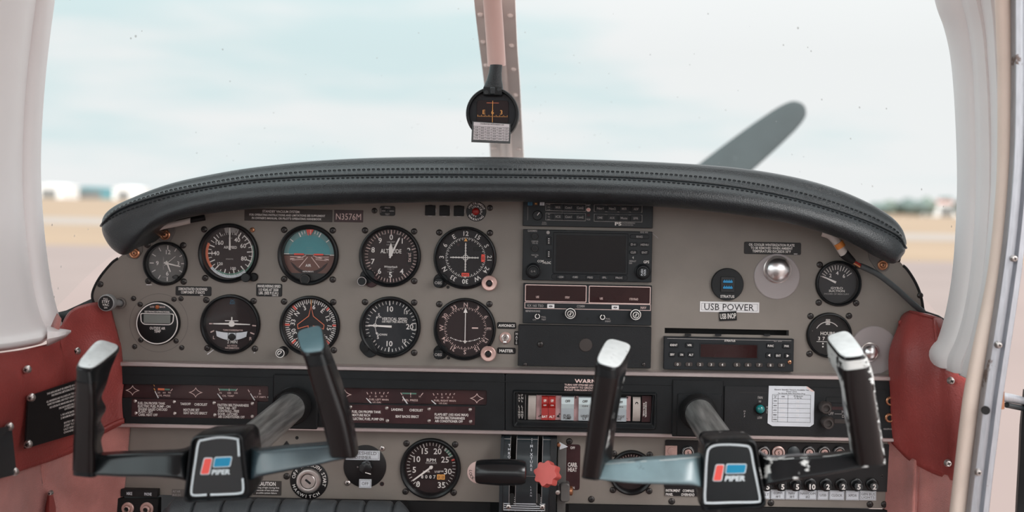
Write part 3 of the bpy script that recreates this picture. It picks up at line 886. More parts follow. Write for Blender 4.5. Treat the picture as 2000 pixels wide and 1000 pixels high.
# ------------------------------------------------------------------ placards and small panel fittings
def placard(name, label, p0, p1, lines, bg='placard_black', ink='white_ink', cat='placard', r=3, th=1.2, tilt=0.0, border=None, group=None, y=0.0):
    """p0/p1: top-left and bottom-right pixel; lines: (text, fx, fz, h, w) with fx,fz in pixels from the centre"""
    cx, cy = (p0[0] + p1[0]) / 2, (p0[1] + p1[1]) / 2
    u0, u1 = uv(*p0), uv(*p1)
    w, h = abs(u1[0] - u0[0]) / 2, abs(u0[1] - u1[1]) / 2
    b = MB()
    b.slab(-w, -h, w, h, -.08, -th, bg, r, .4)
    if border: b.frame(-w + border[0], -h + border[0], w - border[0], h - border[0], border[1], -th - .2, ink)
    for L in lines:
        b.text(L[0], L[1], L[2], L[3], -th - .3, ink, w=L[4] if len(L) > 4 else None, al=L[5] if len(L) > 5 else 'C', bold=L[6] if len(L) > 6 else .02)
    o = flat_thing(name, label, cat, cx, cy, b, group, y)
    if tilt: o.rotation_euler = (0, math.radians(tilt), 0)
    return o

placard('placard', 'long dark grey placard headed STANDBY VACUUM SYSTEM under the glareshield', (478, 407), (649, 434),
        [('STANDBY VACUUM SYSTEM:', -14, 7, 4.6, 73), ('FOR OPERATING INSTRUCTIONS AND LIMITATIONS SEE SUPPLEMENT', -2, 0, 3.8, 148), ("IN OWNER'S MANUAL OR PILOT'S OPERATING HANDBOOK", -3, -6.5, 3.8, 136)], bg='placard_grey', r=.6)
placard('registration_plate', 'dark plate with the registration N3576M in thin letters', (653, 410), (709, 434.5),
        [('N3576M', 0, -1, 12, 49, 'C', 0.0)], bg='placard_red', ink='pink_ink', r=.5, border=None)
placard('placard', 'black placard reading DEMONSTRATED CROSSWIND COMPONENT 17 KNOTS', (343.5, 558.5), (413, 578.5),
        [('DEMONSTRATED CROSSWIND', -1, 4, 5, 56), ('COMPONENT 17 KNOTS', -1, -2.4, 5, 46), ('462', 16, -7.6, 2, 6)])
placard('placard', 'black placard reading MANEUVERING SPEED between the dial rows', (501, 553.5), (551, 579.5),
        [('MANEUVERING SPEED', 0, 7.6, 5, 45), ('113 KIAS AT 2550', -1, .6, 5, 38), ('LBS. (SEE P.O.H.)', -1, -5.8, 5, 38), ('35895-02', 12, -10.6, 2, 12)])
placard('placard', 'black label reading AVIONICS above the toggle switch', (971, 629), (1008, 642.5), [('AVIONICS', 0, 0, 5, 32)])
placard('placard', 'black label reading MASTER below the toggle switch', (971, 678.5), (1007, 691.5), [('MASTER', 0, 0, 5.4, 27)])
placard('placard', 'tiny upright black label with stacked letters beside the radio stack', (1004.5, 647), (1013.5, 674),
        [('M', 0, 8.6, 4.4), ('A', 0, 2.6, 4.4), ('T', 0, -3.4, 4.4), ('E', 0, -9, 4)], r=2)
placard('placard', 'black placard about the OIL COOLER WINTERIZATION PLATE', (1453.5, 472), (1564, 498),
        [('OIL COOLER WINTERIZATION PLATE', -2, 6.5, 4.6, 89), ('TO BE REMOVED WHEN AMBIENT', -2, .2, 4.6, 82), ('TEMPERATURE EXCEEDS 50°F', -2, -6, 4.6, 75), ('35820', 45, -10, 1.8, 7)])
placard('label', 'white label with thin border reading USB POWER', (1367, 588.5), (1482.5, 611), [('USB POWER', -1, 0, 12, 97, 'C', 0.004)], bg='label_white', ink='dark_ink', r=.4, border=(3.2, .5), cat='label')
placard('label', 'small black label reading USB INOP stuck below the white one', (1405, 608), (1438.5, 626.5), [('USB INOP', 0, 0, 10, 31, 'C', 0.01)], bg='black_matt', cat='label', r=.4, tilt=-3.5, y=-.0012)
placard('placard', 'dark reddish placard beside the quadrant reading CARB HEAT', (1104.5, 867.5), (1132, 957),
        [('OFF', -.5, 38, 4.6, 9), ('CARB.', 0, 5, 7.6, 18.5), ('HEAT', 0, -4.6, 7.6, 17.5), ('ON', 1, -40, 4.2, 7)], bg='placard_red', r=5)
placard('placard', 'small dark CAUTION placard right of the left yoke badge', (495, 938.5), (549.5, 967.5),
        [('CAUTION', -1, 8.4, 7, 35, 'C', .035), ('Flashing of light during first', -1, 1, 2.8, 49), ('5 seconds of test indicates', -1, -4.2, 2.8, 46), ('possible system failure', -1, -9.4, 2.8, 40)], bg='placard_grey', r=.6)
placard('placard', 'faint engraved label left of the left yoke badge above the padded roll', (336, 955), (402, 971),
        [('ALT AIR', -24, 3, 3.6, 15), ('BUS DC', -23, -4, 3.6, 17)], bg='panel_edge', ink='grey_ink', r=.5, th=.5)

# annunciator push-to-test plate
T = Thing('test_plate', 'small black plate with centre hole and lines between the registration and three lamps', 'plate', 757, 412)
b = MB(); b.slab(-15, -9.5, 15, 9.5, .5, -1.6, 'placard_black', 4, .5)
b.text('PRESS', 0, 6.2, 3.4, -1.9, 'grey_ink', w=11); b.text('TEST', 0, -6.6, 3.4, -1.9, 'grey_ink', w=9)
b.line((-11, 0), (-4, 0), 1.2, -1.9, 'grey_ink'); b.line((4, 0), (13, 0), 1.2, -1.9, 'grey_ink'); b.line((-13, -4), (-13, 5), .8, -1.9, 'grey_ink')
T.put(b, 'plate')
b = MB(); b.lathe([(4, -1.6), (4, -2.6), (2.8, -2.8), (2.6, -1.8), (0, -1.8)], 0, 0, 'bezel_black', 24); T.put(b, 'push_button')
screw(T, 731.5, 411.5, r=5.6)
# three square annunciator lamps
b = MB(); b.slab(-10, -10, 10, 10, 1, -3, 'black_plastic', 1.2, .5); b.slab(-9.2, -9.2, 9.2, 9.2, -2.9, -4.2, 'black_matt', .8, .4)
bz = MB(); bz.ring(0, 0, 10.6, 12.0, -.8, 'grey_ink', 40, 70, 110); bz.ring(0, 0, 10.2, 11.4, -.8, 'grey_ink', 40, 150, 210); bz.ring(0, 0, 10.2, 11.2, -.8, 'placard_grey', 40, -30, 30)
lamp_src = None
for px, lab in ((840.5, 'left one of the three dark square lamps under the glareshield'), (868.5, 'middle one of the three dark square lamps under the glareshield'), (896.5, 'right one of the three dark square lamps beside the red warning light')):
    T = Thing('annunciator_lamp', lab, 'lamp', px, 411.5 + (px - 868) * .02, 0, 'square annunciator lamps')
    if lamp_src is None: lamp_src = (T.put(b, 'lens'), T.put(bz, 'rim'))
    else:
        for s in lamp_src: dup_part(s, T.o, (0, 0, 0))
# red warning light
T = Thing('warning_light', 'round black light with red centre lettered INSTRUMENT WARNING', 'warning light', 930.3, 413)
b = MB(); b.lathe([(19.5, .5), (19.5, -1.2), (18.8, -2), (0, -2)], 0, 0, 'placard_black', 48)
b.arctext('INSTRUMENT', 0, 0, 15.8, 2, 4.2, -2.3, 'white_ink', step=15); b.arctext('WARNING', 0, 0, 15.8, 180, 4.2, -2.3, 'white_ink', step=17, inward=True)
b.arctext('SOURCE', 0, 0, 10, 12, 3.8, -2.3, 'white_ink', step=24); b.arctext('PRO', 0, 0, 10, 92, 3.4, -2.3, 'white_ink', step=24, inward=True); b.arctext('OFF', 0, 0, 10, 208, 3.4, -2.3, 'white_ink', step=24, inward=True)
T.put(b, 'plate')
b = MB(); b.lathe([(7.4, -2), (7.2, -4), (5.6, -6), (3, -7.2), (0, -7.6)], -1, 0, 'red_switch', 28); T.put(b, 'lens')
screw(T, 957, 406, r=5.8)

# avionics master toggle
T = Thing('toggle_switch', 'metal toggle switch in pinkish ring between AVIONICS and MASTER labels', 'switch', 987, 659.5)
b = MB(); b.lathe([(11.5, .5), (11.5, -2), (10.4, -3), (7.4, -3), (7, -1.5)], 0, 0, 'pink_metal', 32); b.lathe([(8, 0), (8, -4.6), (6.4, -5.4), (5, -5.2), (4.4, -2), (0, -2)], 0, 0, 'steel_screw', 8); T.put(b, 'collar')
b = MB(); b.tube([(0, -2, 0), (0, -12, -5), (0, -17, -8), (0, -18.5, -8.8)], [2.6, 3.2, 4.2, 2.6], 'chrome', 14); T.put(b, 'lever')

# push-pull standby vacuum knob
T = Thing('vacuum_knob', 'grey pull knob marked PULL STBY VAC at the left panel edge', 'knob', 236, 592)
kx, kz = T.lp(207, 592, -43)
b = MB(); b.tube([(0, 1, 0), (kx, -30, kz)], [6.5, 6.5], 'knob_grey', 20); b.lathe([(11, .5), (11, -4), (8, -5)], 0, 0, 'panel_edge', 28); T.put(b, 'shaft')
b = MB()
b.lathe([(8, -22), (14, -26), (16.5, -32), (16.5, -40), (15.5, -43), (14, -43.6), (0, -43.6)], 0, 0, 'knob_grey', 36); b.disc(0, 0, 14, -43.9, 'placard_black', 36)
for s, z, h, w in (('PULL', 8.2, 3.4, 9), ('STBY', 3, 4.6, 15), ('VAC', -3, 4.6, 13), ('ON', -8.6, 3.2, 6)): b.text(s, 0, z, h, -44.2, 'white_ink', w=w)
b.shift(0, kx, 0, kz); T.put(b, 'knob')

# small black fuse knob below the heading indicator
T = Thing('fuse_knob', 'short black knob with white arrow mark below the heading dial', 'knob', 554, 686)
kx, kz = T.lp(547, 690, -27)
b = MB(); b.lathe([(10, .5), (10, -4), (8.4, -6), (8.4, -8), (0, -8)], 0, 0, 'black_plastic', 28); b.tube([(0, -2, 0), (kx, -20, kz)], 7.6, 'black_plastic', 24); T.put(b, 'socket')
b = MB(); b.lathe([(9, -14), (9, -26), (8, -27), (0, -27)], 0, 0, 'black_gloss', 28); b.ring(0, 0, 7.2, 8.6, -27.2, 'white_ink', 28)
b.ring(0, 0, 3.8, 5.4, -27.3, 'white_ink', 24, -150, 40); b.line((-3.4, -3.6), (3, 2.6), 1.6, -27.3, 'white_ink'); b.shift(0, kx, 0, kz); T.put(b, 'cap')

# ------------------------------------------------------------------ radio stack
def key(T, cx, cz, w, h, text, y, m='radio_key', ink='white_ink', th=None, tw=None, r=1.5, dep=2.2, name='button'):
    b = MB(); b.slab(cx - w / 2, cz - h / 2, cx + w / 2, cz + h / 2, y + .5, y - dep, m, r, .6)
    if text: b.text(text, cx, cz, th or h * .5, y - dep - .25, ink, w=tw)
    return T.put(b, name)

def unit(name, label, p0, p1, dep, m, cat='radio'):
    cx, cy = (p0[0] + p1[0]) / 2, (p0[1] + p1[1]) / 2
    T = Thing(name, label, cat, cx, cy)
    x0, z1 = T.l(*p0); x1, z0 = T.l(*p1)
    b = MB(); b.slab(x0, z0, x1, z1, -.08, -dep, m, 1.5, 1.0)
    T.box = (x0, z0, x1, z1)
    return T, b

# audio panel
T, b = unit('audio_panel', 'shallow black audio selector with two rows of keys at top of radio stack', (1022, 390), (1274, 446), 8, 'radio_black')
y = -8.3
for (a, c) in (((1066, 397), (1144, 413)), ((1066, 415.5), (1143.5, 431.5)), ((1160, 399.5), (1253.5, 415)), ((1160, 418), (1253.5, 434))):
    p, q = T.l(*a), T.l(*c); b.frame(p[0], q[1], q[0], p[1], .7, y, 'grey_ink')
for (a, c) in (((1098, 397), (1098, 413)), ((1098, 415), (1098, 431))): b.line(T.l(*a), T.l(*c), .7, y, 'grey_ink')
for i, s in enumerate(('HI', 'SENS', 'LO', 'TEST', 'TEL', 'MUTE')):
    x, z = T.l(1072, 399.5 + i * 5.0 + (4 if i > 2 else 0)); b.text(s, x, z, 2.2, y, 'grey_ink', w=5)
x, z = T.l(1149, 401); b.text('XMT', x, z, 3.4, y, 'grey_ink', w=8); x, z = T.l(1149, 428.5); b.text('VOX', x, z, 3.4, y, 'grey_ink', w=8)
x, z = T.l(1207, 437); b.text('PS', x, z, 6, y, 'white_ink', w=13, bold=.03)
x, z = T.l(1227, 435.6); b.text('ENGINEERING', x, z, 2.4, y, 'grey_ink', w=25); x, z = T.l(1225, 439.4); b.text('INCORPORATED', x, z, 2.2, y, 'grey_ink', w=22)
x, z = T.l(1063, 436); b.text('PUSH', x, z + 1.6, 2.2, y, 'grey_ink'); b.text('ON/OFF', x, z - 1.6, 2.2, y, 'grey_ink', w=10)
x, z = T.l(1031, 417); b.line((x, z - 13), (x, z + 13), .5, y, 'grey_ink')
T.put(b, 'face_plate')
for s, px, m, ik in (('O', 1035.5, 'blue_ink', 'dark_ink'), ('M', 1047, 'placard_grey', 'amber_ink'), ('I', 1059, 'label_frost', 'dark_ink')):
    x, z = T.l(px, 398); key(T, x, z, 9, 6.6, s, -8, m, ik, 4, r=.6, dep=.8, name='marker_light')
for row, names, pxs, pys in ((0, ('MKR', 'Com1', 'Com2'), (1090, 1110, 1133), (405, 405.4, 406)), (1, ('ICS', 'Com1', 'Com2'), (1090, 1110, 1133), (423, 423.4, 424)),
                             (2, ('Nav1', 'Nav2', 'MKR', 'ADF'), (1172, 1195.5, 1218.5, 1241.5), (407, 407.4, 407.8, 408.3)), (3, ('DME', 'AUX', 'Mute', 'SPR'), (1171.5, 1195, 1218, 1241), (425, 425.4, 425.8, 426.3))):
    for s, px, py in zip(names, pxs, pys):
        x, z = T.l(px, py); key(T, x, z, 20, 12.6, s, -8, th=4.2, tw=3.2 * len(s), ink='grey_ink')
round_knob(T, 1050, 420.5, 9.5, 9, 'radio_key', 'volume_knob', -8)
b = MB(); x, z = T.l(1050, 420.5); b.line((x - .5, z), (x + 4, z + 6), 1.4, -17.4, 'white_ink'); T.put(b, 'knob_mark')
b = MB(); x, z = T.l(1149, 409.5); b.lathe([(4.2, -8), (4, -10), (0, -10.6)], x, z, 'pink_metal', 20); b.line((x - 2.4, z + 1), (x + 2.4, z - 1), .9, -10.8, 'red_ink'); x, z = T.l(1149, 420); b.lathe([(3, -8), (0, -9.4)], x, z, 'placard_red', 16); T.put(b, 'indicator_light')

# GPS navigator
T, b = unit('gps_navigator', 'black GPS navigator with a large blank screen in middle of radio stack', (1022, 447.5), (1271.5, 551), 10, 'radio_black')
y = -10.3
def tx(b, px, py, s, h, w=None, ink='white_ink', yy=None, rot=0):
    x, z = T.l(px, py); b.text(s, x, z, h, y if yy is None else yy, ink, w=w, rot=rot)
tx(b, 1040, 450.5, 'GARMIN', 4, 18, 'grey_ink')
tx(b, 1056, 509.5, 'COM', 4.2, 12, rot=0); tx(b, 1068, 512.5, '/VLOC', 4.2, 16); tx(b, 1261.5, 511, 'GPS', 5, 11); tx(b, 1257, 453.4, 'GNS 430', 3, 15, 'grey_ink')
tx(b, 1236, 503, '↑', 4); tx(b, 1235, 509.5, 'DEFAULT', 3, 13, 'grey_ink'); tx(b, 1231, 513.5, 'NAV', 3, 6, 'grey_ink')
tx(b, 1045, 471, 'COM PWR', 2.6, 13, 'grey_ink'); tx(b, 1045, 474.4, 'VOL SQ', 2.6, 11, 'grey_ink'); tx(b, 1045, 497.6, 'VLOC VOL', 2.6, 14, 'grey_ink'); tx(b, 1047, 501, 'ID', 2.6, 4, 'grey_ink')
for a, c in (((1036, 455), (1036, 502)), ((1062, 475), (1062, 502)), ((1056, 475), (1062, 475)), ((1031, 471), (1036, 471))): b.line(T.l(*a), T.l(*c), .6, y, 'recess')
T.put(b, 'face_plate')
b = MB(); p, q = T.l(1081, 453), T.l(1225, 536)
b.slab(p[0], q[1], q[0], p[1], -9.5, -11.6, 'radio_key', 3, .8)
p, q = T.l(1087, 458.5), T.l(1220.5, 531.5); b.slab(p[0], q[1], q[0], p[1], -11.5, -12, 'screen_dark', 1, .2); T.put(b, 'screen')
b = MB(); p, q = T.l(1077, 534), T.l(1225, 547.5); b.slab(p[0], q[1], q[0], p[1], -9.8, -11, 'radio_key', 6, .6); T.put(b, 'key_strip')
for s, px, py in (('CDI', 1095.6, 540), ('OBS', 1123.4, 540.3), ('MSG', 1152, 540.8), ('FPL', 1180, 541.2), ('PROC', 1208.4, 541.6)):
    x, z = T.l(px, py); key(T, x, z, 17, 7, s, -11, 'radio_black', 'grey_ink', 3.6, r=3)
for s, px, py, w in (('RNG', 1248, 462, 37), ('D→', 1236, 477, 16), ('MENU', 1258, 477.5, 16), ('CLR', 1236, 492.3, 16), ('ENT', 1258, 492.6, 16)):
    x, z = T.l(px, py); key(T, x, z, w, 8.4, s, -10, 'radio_key', 'grey_ink', 4, r=4)
for px, py in ((1072, 470), (1072, 495.5)):
    x, z = T.l(px, py); key(T, x, z, 9.5, 16, None, -10, 'radio_key', r=2)
    b = MB()
    for q in (-4, 0, 4): b.disc(x, z + q, 1.1, -12.5, 'white_ink', 10)
    T.put(b, 'button_mark')
for px, py in ((1045, 461), (1045, 485)): round_knob(T, px, py, 6, 6, 'radio_key', 'volume_knob', -10, ring='placard_grey')
b = MB(); x, z = T.l(1070.6, 453.8); b.lathe([(3.6, -10), (3.2, -11), (0, -11.4)], x, z, 'grey_ink', 18); T.put(b, 'light_sensor')
for px, py, s, c in ((1042, 528, ('C', 'V'), 'grey_ink'), (1254, 530, ('PUSH', 'CRSR'), 'label_frost')):
    x, z = T.l(px, py); b = MB()
    b.lathe([(15.5, -10), (15.5, -13), (13.5, -14.5), (13, -22), (11.8, -23.4), (10, -23.6)], x, z, 'radio_key', 36); T.put(b, 'outer_knob')
    b = MB(); b.lathe([(10, -22), (10, -28), (9, -29.4), (0, -29.4)], x, z, 'black_plastic', 30)
    for i, w in enumerate(s): b.text(w, x + (i - .5) * 5.4, z, 3.6, -29.7, c, w=12 if len(w) > 1 else None, rot=-90 if len(w) > 1 else -35)
    T.put(b, 'inner_knob')

# nav/comm radio
T, b = unit('navigation_radio', 'black nav and comm radio with two reddish display windows outlined in white', (1022.5, 552.5), (1271, 635), 9, 'radio_black')
y = -9.3
p, q = T.l(1025, 589), T.l(1270, 606)
b.frame(p[0], q[1], q[0], p[1], 1.1, y, 'pink_ink')
for px, py, s, h, w, c in ((1046, 596, 'KX 165 TSO', 4.6, 31, 'grey_ink'), (1134, 597.4, 'COMM', 4.6, 15, 'grey_ink'), (1256, 600, 'NAV', 4.6, 11, 'pink_ink'), (1041, 606.5, 'BENDIX/KING', 3.4, 28, 'grey_ink'),
                           (1062, 618, 'PULL', 3, 9, 'grey_ink'), (1062, 623, 'TEST', 3, 9, 'grey_ink'), (1044, 623.5, 'OFF', 3, 7, 'grey_ink'), (1187, 621.5, 'PULL', 3, 9, 'grey_ink'), (1187, 626.5, 'IDENT', 3, 11, 'grey_ink')):
    tx(b, px, py, s, h, w, c)
x, z = T.l(1147, 621.5); b.disc(x, z, 2.4, y, 'recess', 14)
T.put(b, 'face_plate')
for p0, p1, labs in (((1026, 554.5), (1145, 590), ((1050, 579, 'USE', 6), (1108, 580, 'STBY', 9))), ((1150, 557), (1269.5, 593.5), ((1174, 582, 'USE', 6), (1237, 583.4, 'STBY/RAD', 17)))):
    p, q = T.l(*p0), T.l(*p1); b = MB()
    b.slab(p[0], q[1], q[0], p[1], -8.5, -10, 'pink_ink', 2, .2); b.slab(p[0] + 1.6, q[1] + 1.6, q[0] - 1.6, p[1] - 1.6, -9.8, -10.4, 'screen_red', 1.2, .2)
    for px, py, s, w in labs: tx(b, px, py, s, 4, w, 'pink_ink', -10.7)
    T.put(b, 'display_window')
for px, py in ((1075.8, 597), (1201, 599.4)):
    x, z = T.l(px, py); key(T, x, z, 14, 8, '◄►', -9, 'label_white', 'dark_ink', 3, 9, r=1)
for px, py in ((1113.8, 610), (1240, 612.3)):
    x, z = T.l(px, py); b = MB()
    b.lathe([(11, -9), (11, -19), (10, -20), (7, -20)], x, z, 'black_gloss', 32); b.ring(x, z, 8.8, 10.4, -20.3, 'white_ink', 32); T.put(b, 'outer_knob')
    b = MB(); b.lathe([(7, -18), (7, -26), (6, -27), (0, -27)], x, z, 'black_gloss', 28); b.ring(x, z, 5, 6.2, -27.3, 'white_ink', 28); b.text('S', x, z, 6, -27.4, 'white_ink', rot=30); T.put(b, 'inner_knob')
for px, py in ((1050, 615.8), (1176, 617.5)):
    x, z = T.l(px, py); b = MB(); b.lathe([(5.6, -9), (5.6, -17), (4.8, -18), (0, -18)], x, z, 'black_gloss', 24); b.ring(x, z, 3.6, 5, -18.3, 'white_ink', 24, 20, 350); T.put(b, 'small_knob')

# blank plate
T, b = unit('blanking_plate', 'scuffed black blank plate with a round plug below the radios', (1013, 633), (1270, 718), 10, 'blank_black', 'plate')
T.put(b, 'plate')
b = MB(); x, z = T.l(1143.5, 672.5); b.lathe([(13, -9), (13, -11), (12, -12), (0, -12.4)], x, z, 'placard_grey', 36); T.put(b, 'plug')
screw(T, 1055.5, 671, r=6, y=-10)
for p in ((1026, 634), (1256, 634)): screw(T, p[0], p[1] + 76, r=3.6, y=-10)

# ------------------------------------------------------------------ right-hand fittings
T = Thing('usb_socket', 'round black socket with two blue ports on the right half of panel', 'socket', 1420, 555)
b = MB(); b.lathe([(31.5, .5), (31.5, -5), (30.4, -6.4), (0, -6.4)], 0, 0, 'black_plastic', 56); b.text('STRATUS', 0, -23.5, 5, -6.8, 'white_ink', w=27)
for x in (-20, 22): b.disc(x, -1, 2.6, -6.6, 'recess', 16)
b.slab(-13.5, -15, 13.5, 15, -6, -9, 'black_gloss', 1.5, .6); T.put(b, 'housing')
for z in (6, -5.6):
    b = MB(); b.slab(-9.5, z - 4, 9.5, z + 4, -8.5, -9.4, 'recess', .6, .2); b.slab(-9.2, z - 2.6, 9.2, z + 1.4, -9, -10, 'usb_blue', .3, .2)
    for q in range(4): b.line((-6.6 + q * 4.4, z + 1.2), (-6.6 + q * 4.4, z + 3.4), 1.8, -9.8, 'usb_blue')
    T.put(b, 'usb_port')

def vent(name, label, px, py, R, cx, cy, r, film):
    T = Thing(name, label, 'air vent', px, py)
    b = MB(); b.lathe([(R, .3), (R, -2), (R - 1.4, -3), (0, -3)], 0, 0, 'clear_acrylic', 64); T.put(b, 'clear_disc')
    x, z = T.l(cx, cy)
    b = MB(); b.lathe([(r, -3), (r, -6), (r * .96, -9), (r * .8, -15), (r * .5, -19), (r * .2, -20.6), (0, -21)], x, z, 'chrome', 44); T.put(b, 'eyeball')
    b = MB(); b.lathe([(r + 1.5, -2.8), (r + 1.5, -4.6), (r - .6, -5.4)], x, z, 'steel_screw', 44); T.put(b, 'collar')
    return T
vent('air_vent', 'shiny chrome eyeball vent on a clear round disc under the oil cooler placard', 1517, 540, 44.5, 1517.5, 526, 25.5, .3)
vent('air_vent', 'clear round disc with small chrome ball, partly behind the right yoke grip', 1706, 684, 47, 1698, 687, 17, .5)

# transponder with its slot
HOLE_SLOT = ((1298, 640), (1541, 656))
T, b = unit('transponder', 'wide black transponder with number keys and dark red screen, right of radio stack', (1296, 656), (1547, 724.5), 11, 'radio_black')
y = -11.3
tx(b, 1423.6, 664, 'STRATUS', 3.6, 21); tx(b, 1517, 664.6, 'ES 200', 2.6, 15, 'grey_ink')
p, q = T.l(1302, 659.5), T.l(1543, 661); b.line(p, T.l(1543, 664), .8, y, 'grey_ink')
T.put(b, 'face_plate')
b = MB(); p, q = T.l(1365, 668.5), T.l(1478, 699.5); b.slab(p[0], q[1], q[0], p[1], -10.5, -11.8, 'radio_key', 2, .3); b.slab(p[0] + 2, q[1] + 2, q[0] - 2, p[1] - 2, -11.6, -12, 'screen_red', 1, .1); T.put(b, 'screen')
for s, px, py, w in (('IDENT', 1314.5, 672, 17), ('VFR', 1345, 672.4, 16), ('FUNC', 1502.6, 673.6, 16), ('PWR', 1533.4, 674.2, 16), ('SBY', 1311.5, 690.4, 12), ('ON', 1329.6, 690.8, 12), ('ALT', 1348, 691, 12),
                     ('◄', 1499, 692, 12), ('ENT', 1517.4, 692.6, 13), ('►', 1535.6, 693, 12)):
    x, z = T.l(px, py); key(T, x, z, w, 9.6, s, -11, 'radio_key', 'white_ink', 4, min(w - 3, len(s) * 2.9) if len(s) > 1 else None, r=2.4)
for i in range(10):
    px = (1322, 1344, 1365.6, 1387, 1408.6, 1437, 1458.6, 1480.4, 1502, 1523.4)[i]
    x, z = T.l(px, 709.4 + (px - 1322) * .0095); key(T, x, z, 14, 8, str(i), -11, 'placard_grey', 'white_ink', 4.6, r=3)
b = MB()
for px in (1343, 1402, 1497):
    p = T.l(px, 653.5); b.slab(p[0] - 6, p[1] - 2, p[0] + 6, p[1] + 2, -3, -6, 'black_plastic', .5, .2)
T.put(b, 'latch_tab')
screw(T, 1539.4, 705.5, 'copper_screw', 4, -11)

# glareshield mount brackets (copper grommet screws)
def mount(label, px, py, pts):
    T = Thing('mount_bracket', label, 'bracket', px, py, 0, 'glareshield mount brackets')
    b = MB(); b.prism(rquad([T.l(*p) for p in pts], 6), .4, -2, 'panel_edge', .5); T.put(b, 'tab')
    b = MB(); b.lathe([(10, -2), (10, -4.4), (8.4, -5.6), (6.4, -5), (6, -3), (0, -3)], 0, 0, 'copper_screw', 32); T.put(b, 'grommet')
    screw(T, px, py, 'copper_screw', 5.6, -3)
mount('copper grommet and tab above the clock under the glareshield', 323.5, 458.5, [(303, 430), (345, 425), (343, 452), (332, 474), (314, 474), (305, 460)])
mount('copper grommet and tab at the left tip of the glareshield', 264, 494.5, [(240, 478), (278, 470), (279, 492), (268, 507), (250, 503)])
mount('copper grommet and tab at the right tip of the glareshield', 1723, 517.5, [(1694, 490), (1728, 490), (1738, 512), (1733, 530), (1714, 530), (1698, 508)])

# ------------------------------------------------------------------ beige instrument panel
T = Thing('instrument_panel', 'beige grey metal panel holding the round dials and radios', 'instrument panel', 990, 560)
out = [(224, 705), (205, 640), (190, 603), (181, 580), (185, 563), (198, 540), (219, 515), (243, 494), (270, 460), (310, 430), (360, 408), (450, 385), (600, 367), (760, 357), (950, 354), (1150, 357), (1300, 367), (1430, 383), (1540, 402),
       (1630, 430), (1695, 465), (1740, 497), (1758, 512), (1772, 528), (1787, 552), (1798, 580), (1803, 612), (1803, 700), (1795, 737)]
out = [T.l(*p) for p in out]
holes = [circ(*T.l(px, py), r, 48) for px, py, r in HOLES if py < 720]
p, q = T.l(*HOLE_SLOT[0]), T.l(*HOLE_SLOT[1])
holes.append([(p[0], q[1]), (q[0], q[1]), (q[0], p[1]), (p[0], p[1])])
b = MB(); b.holed(out, holes, 3.5, 0, 'panel_paint', .4); T.put(b, 'panel_plate')
b = MB(); b.slab(p[0] - 4, q[1] - 4, q[0] + 4, p[1] + 4, 40, 38, 'recess', 1, .2); T.put(b, 'slot_backing')
L = [T.l(*k) for k in ((186, 598), (180, 580), (184, 562), (197, 539), (218, 514), (230, 505))]
b = MB(); b.tube([(x, 1.5, z) for x, z in cr(L, 5) and [(v[0], v[1]) for v in cr(L, 5)]], 3.0, 'rubber', 10); T.put(b, 'edge_strip')
L = [T.l(*k) for k in ((1764, 519), (1773, 528), (1788, 552), (1799, 580), (1804, 612))]
b = MB(); b.tube([(v[0], 1.5, v[1]) for v in cr(L, 5)], 3.2, 'rubber', 10); T.put(b, 'edge_strip')
p, q = T.l(222, 703.5), T.l(1738, 737.5)
zt = T.l(990, 717)[1]; zb = T.l(990, 725.5)[1]
b = MB(); b.slab(p[0], zb, q[0], zt, 1, -26, 'trim_metal', 2, 1.5); T.put(b, 'trim_strip')
# odd screws and holes of the bare panel
for s in ((196, 555), (1797, 577)): screw(T, *s, r=6)
# scratches
b = MB()
for a, c, w in (((405, 692), (420, 681), 2.0), ((496, 690), (503, 680), 1.4), ((286, 556), (297, 556), 1.6), ((1270, 452), (1285, 465), .5), ((400, 683), (402, 686), 2)):
    b.line(T.l(*a), T.l(*c), w, -.25, 'label_white', w * .4)
T.put(b, 'scratch', label='bare metal scratches')

# lower panel
HB = 7.0
T = Thing('lower_panel', 'beige grey lower panel carrying the tachometer and circuit breakers', 'instrument panel', 990, 910)
out = [T.l(*p) for p in ((236, 822), (1742, 848), (1738, 993), (1150, 984), (990, 981), (800, 977), (420, 969), (228, 964))]
holes = [circ(*T.l(px, py), r, 48) for px, py, r in HOLES if py > 720]
b = MB(); b.holed(out, holes, 3.5, 0, 'panel_paint', .4); T.put(b, 'panel_plate')
p, q = T.l(236, 823), T.l(1738, 857)
zt = T.l(990, 836)[1]; zb = T.l(990, 843.5)[1]
b = MB(); b.slab(p[0], zb, q[0], zt, 1, -25, 'trim_metal', 2, 1.5); T.put(b, 'trim_strip')
b = MB(); p, q = T.l(1110, 984), T.l(1738, 995); b.slab(p[0], T.l(1420, 1080)[1], q[0], T.l(1420, 989)[1], 2, -6, 'black_matt', 1, .6); p, q = T.l(800, 978), T.l(990, 984); b.slab(p[0] - 4, T.l(900, 1080)[1], T.l(977, 0)[0], T.l(900, 980)[1], -.1, -4, 'black_matt', 1, .6); T.put(b, 'bottom_edge')
for s in ((1112, 862), (1155, 975), (1312, 979), (1505.5, 982), (1699, 985), (1727, 985), (1722, 929), (560, 930)): screw(T, *s, r=6.4)
b = MB(); x, z = T.l(580, 855); b.disc(x, z, 3.4, -.2, 'recess', 16)
for pts in (((488, 833), (520, 833)),): b.frame(*T.l(486, 838), *T.l(528, 831), .6, -.2, 'grey_ink')
b.prism([T.l(*k) for k in ((548, 876), (571, 876), (560, 861))], .3, -3, 'placard_black', .4)
T.put(b, 'panel_marking')

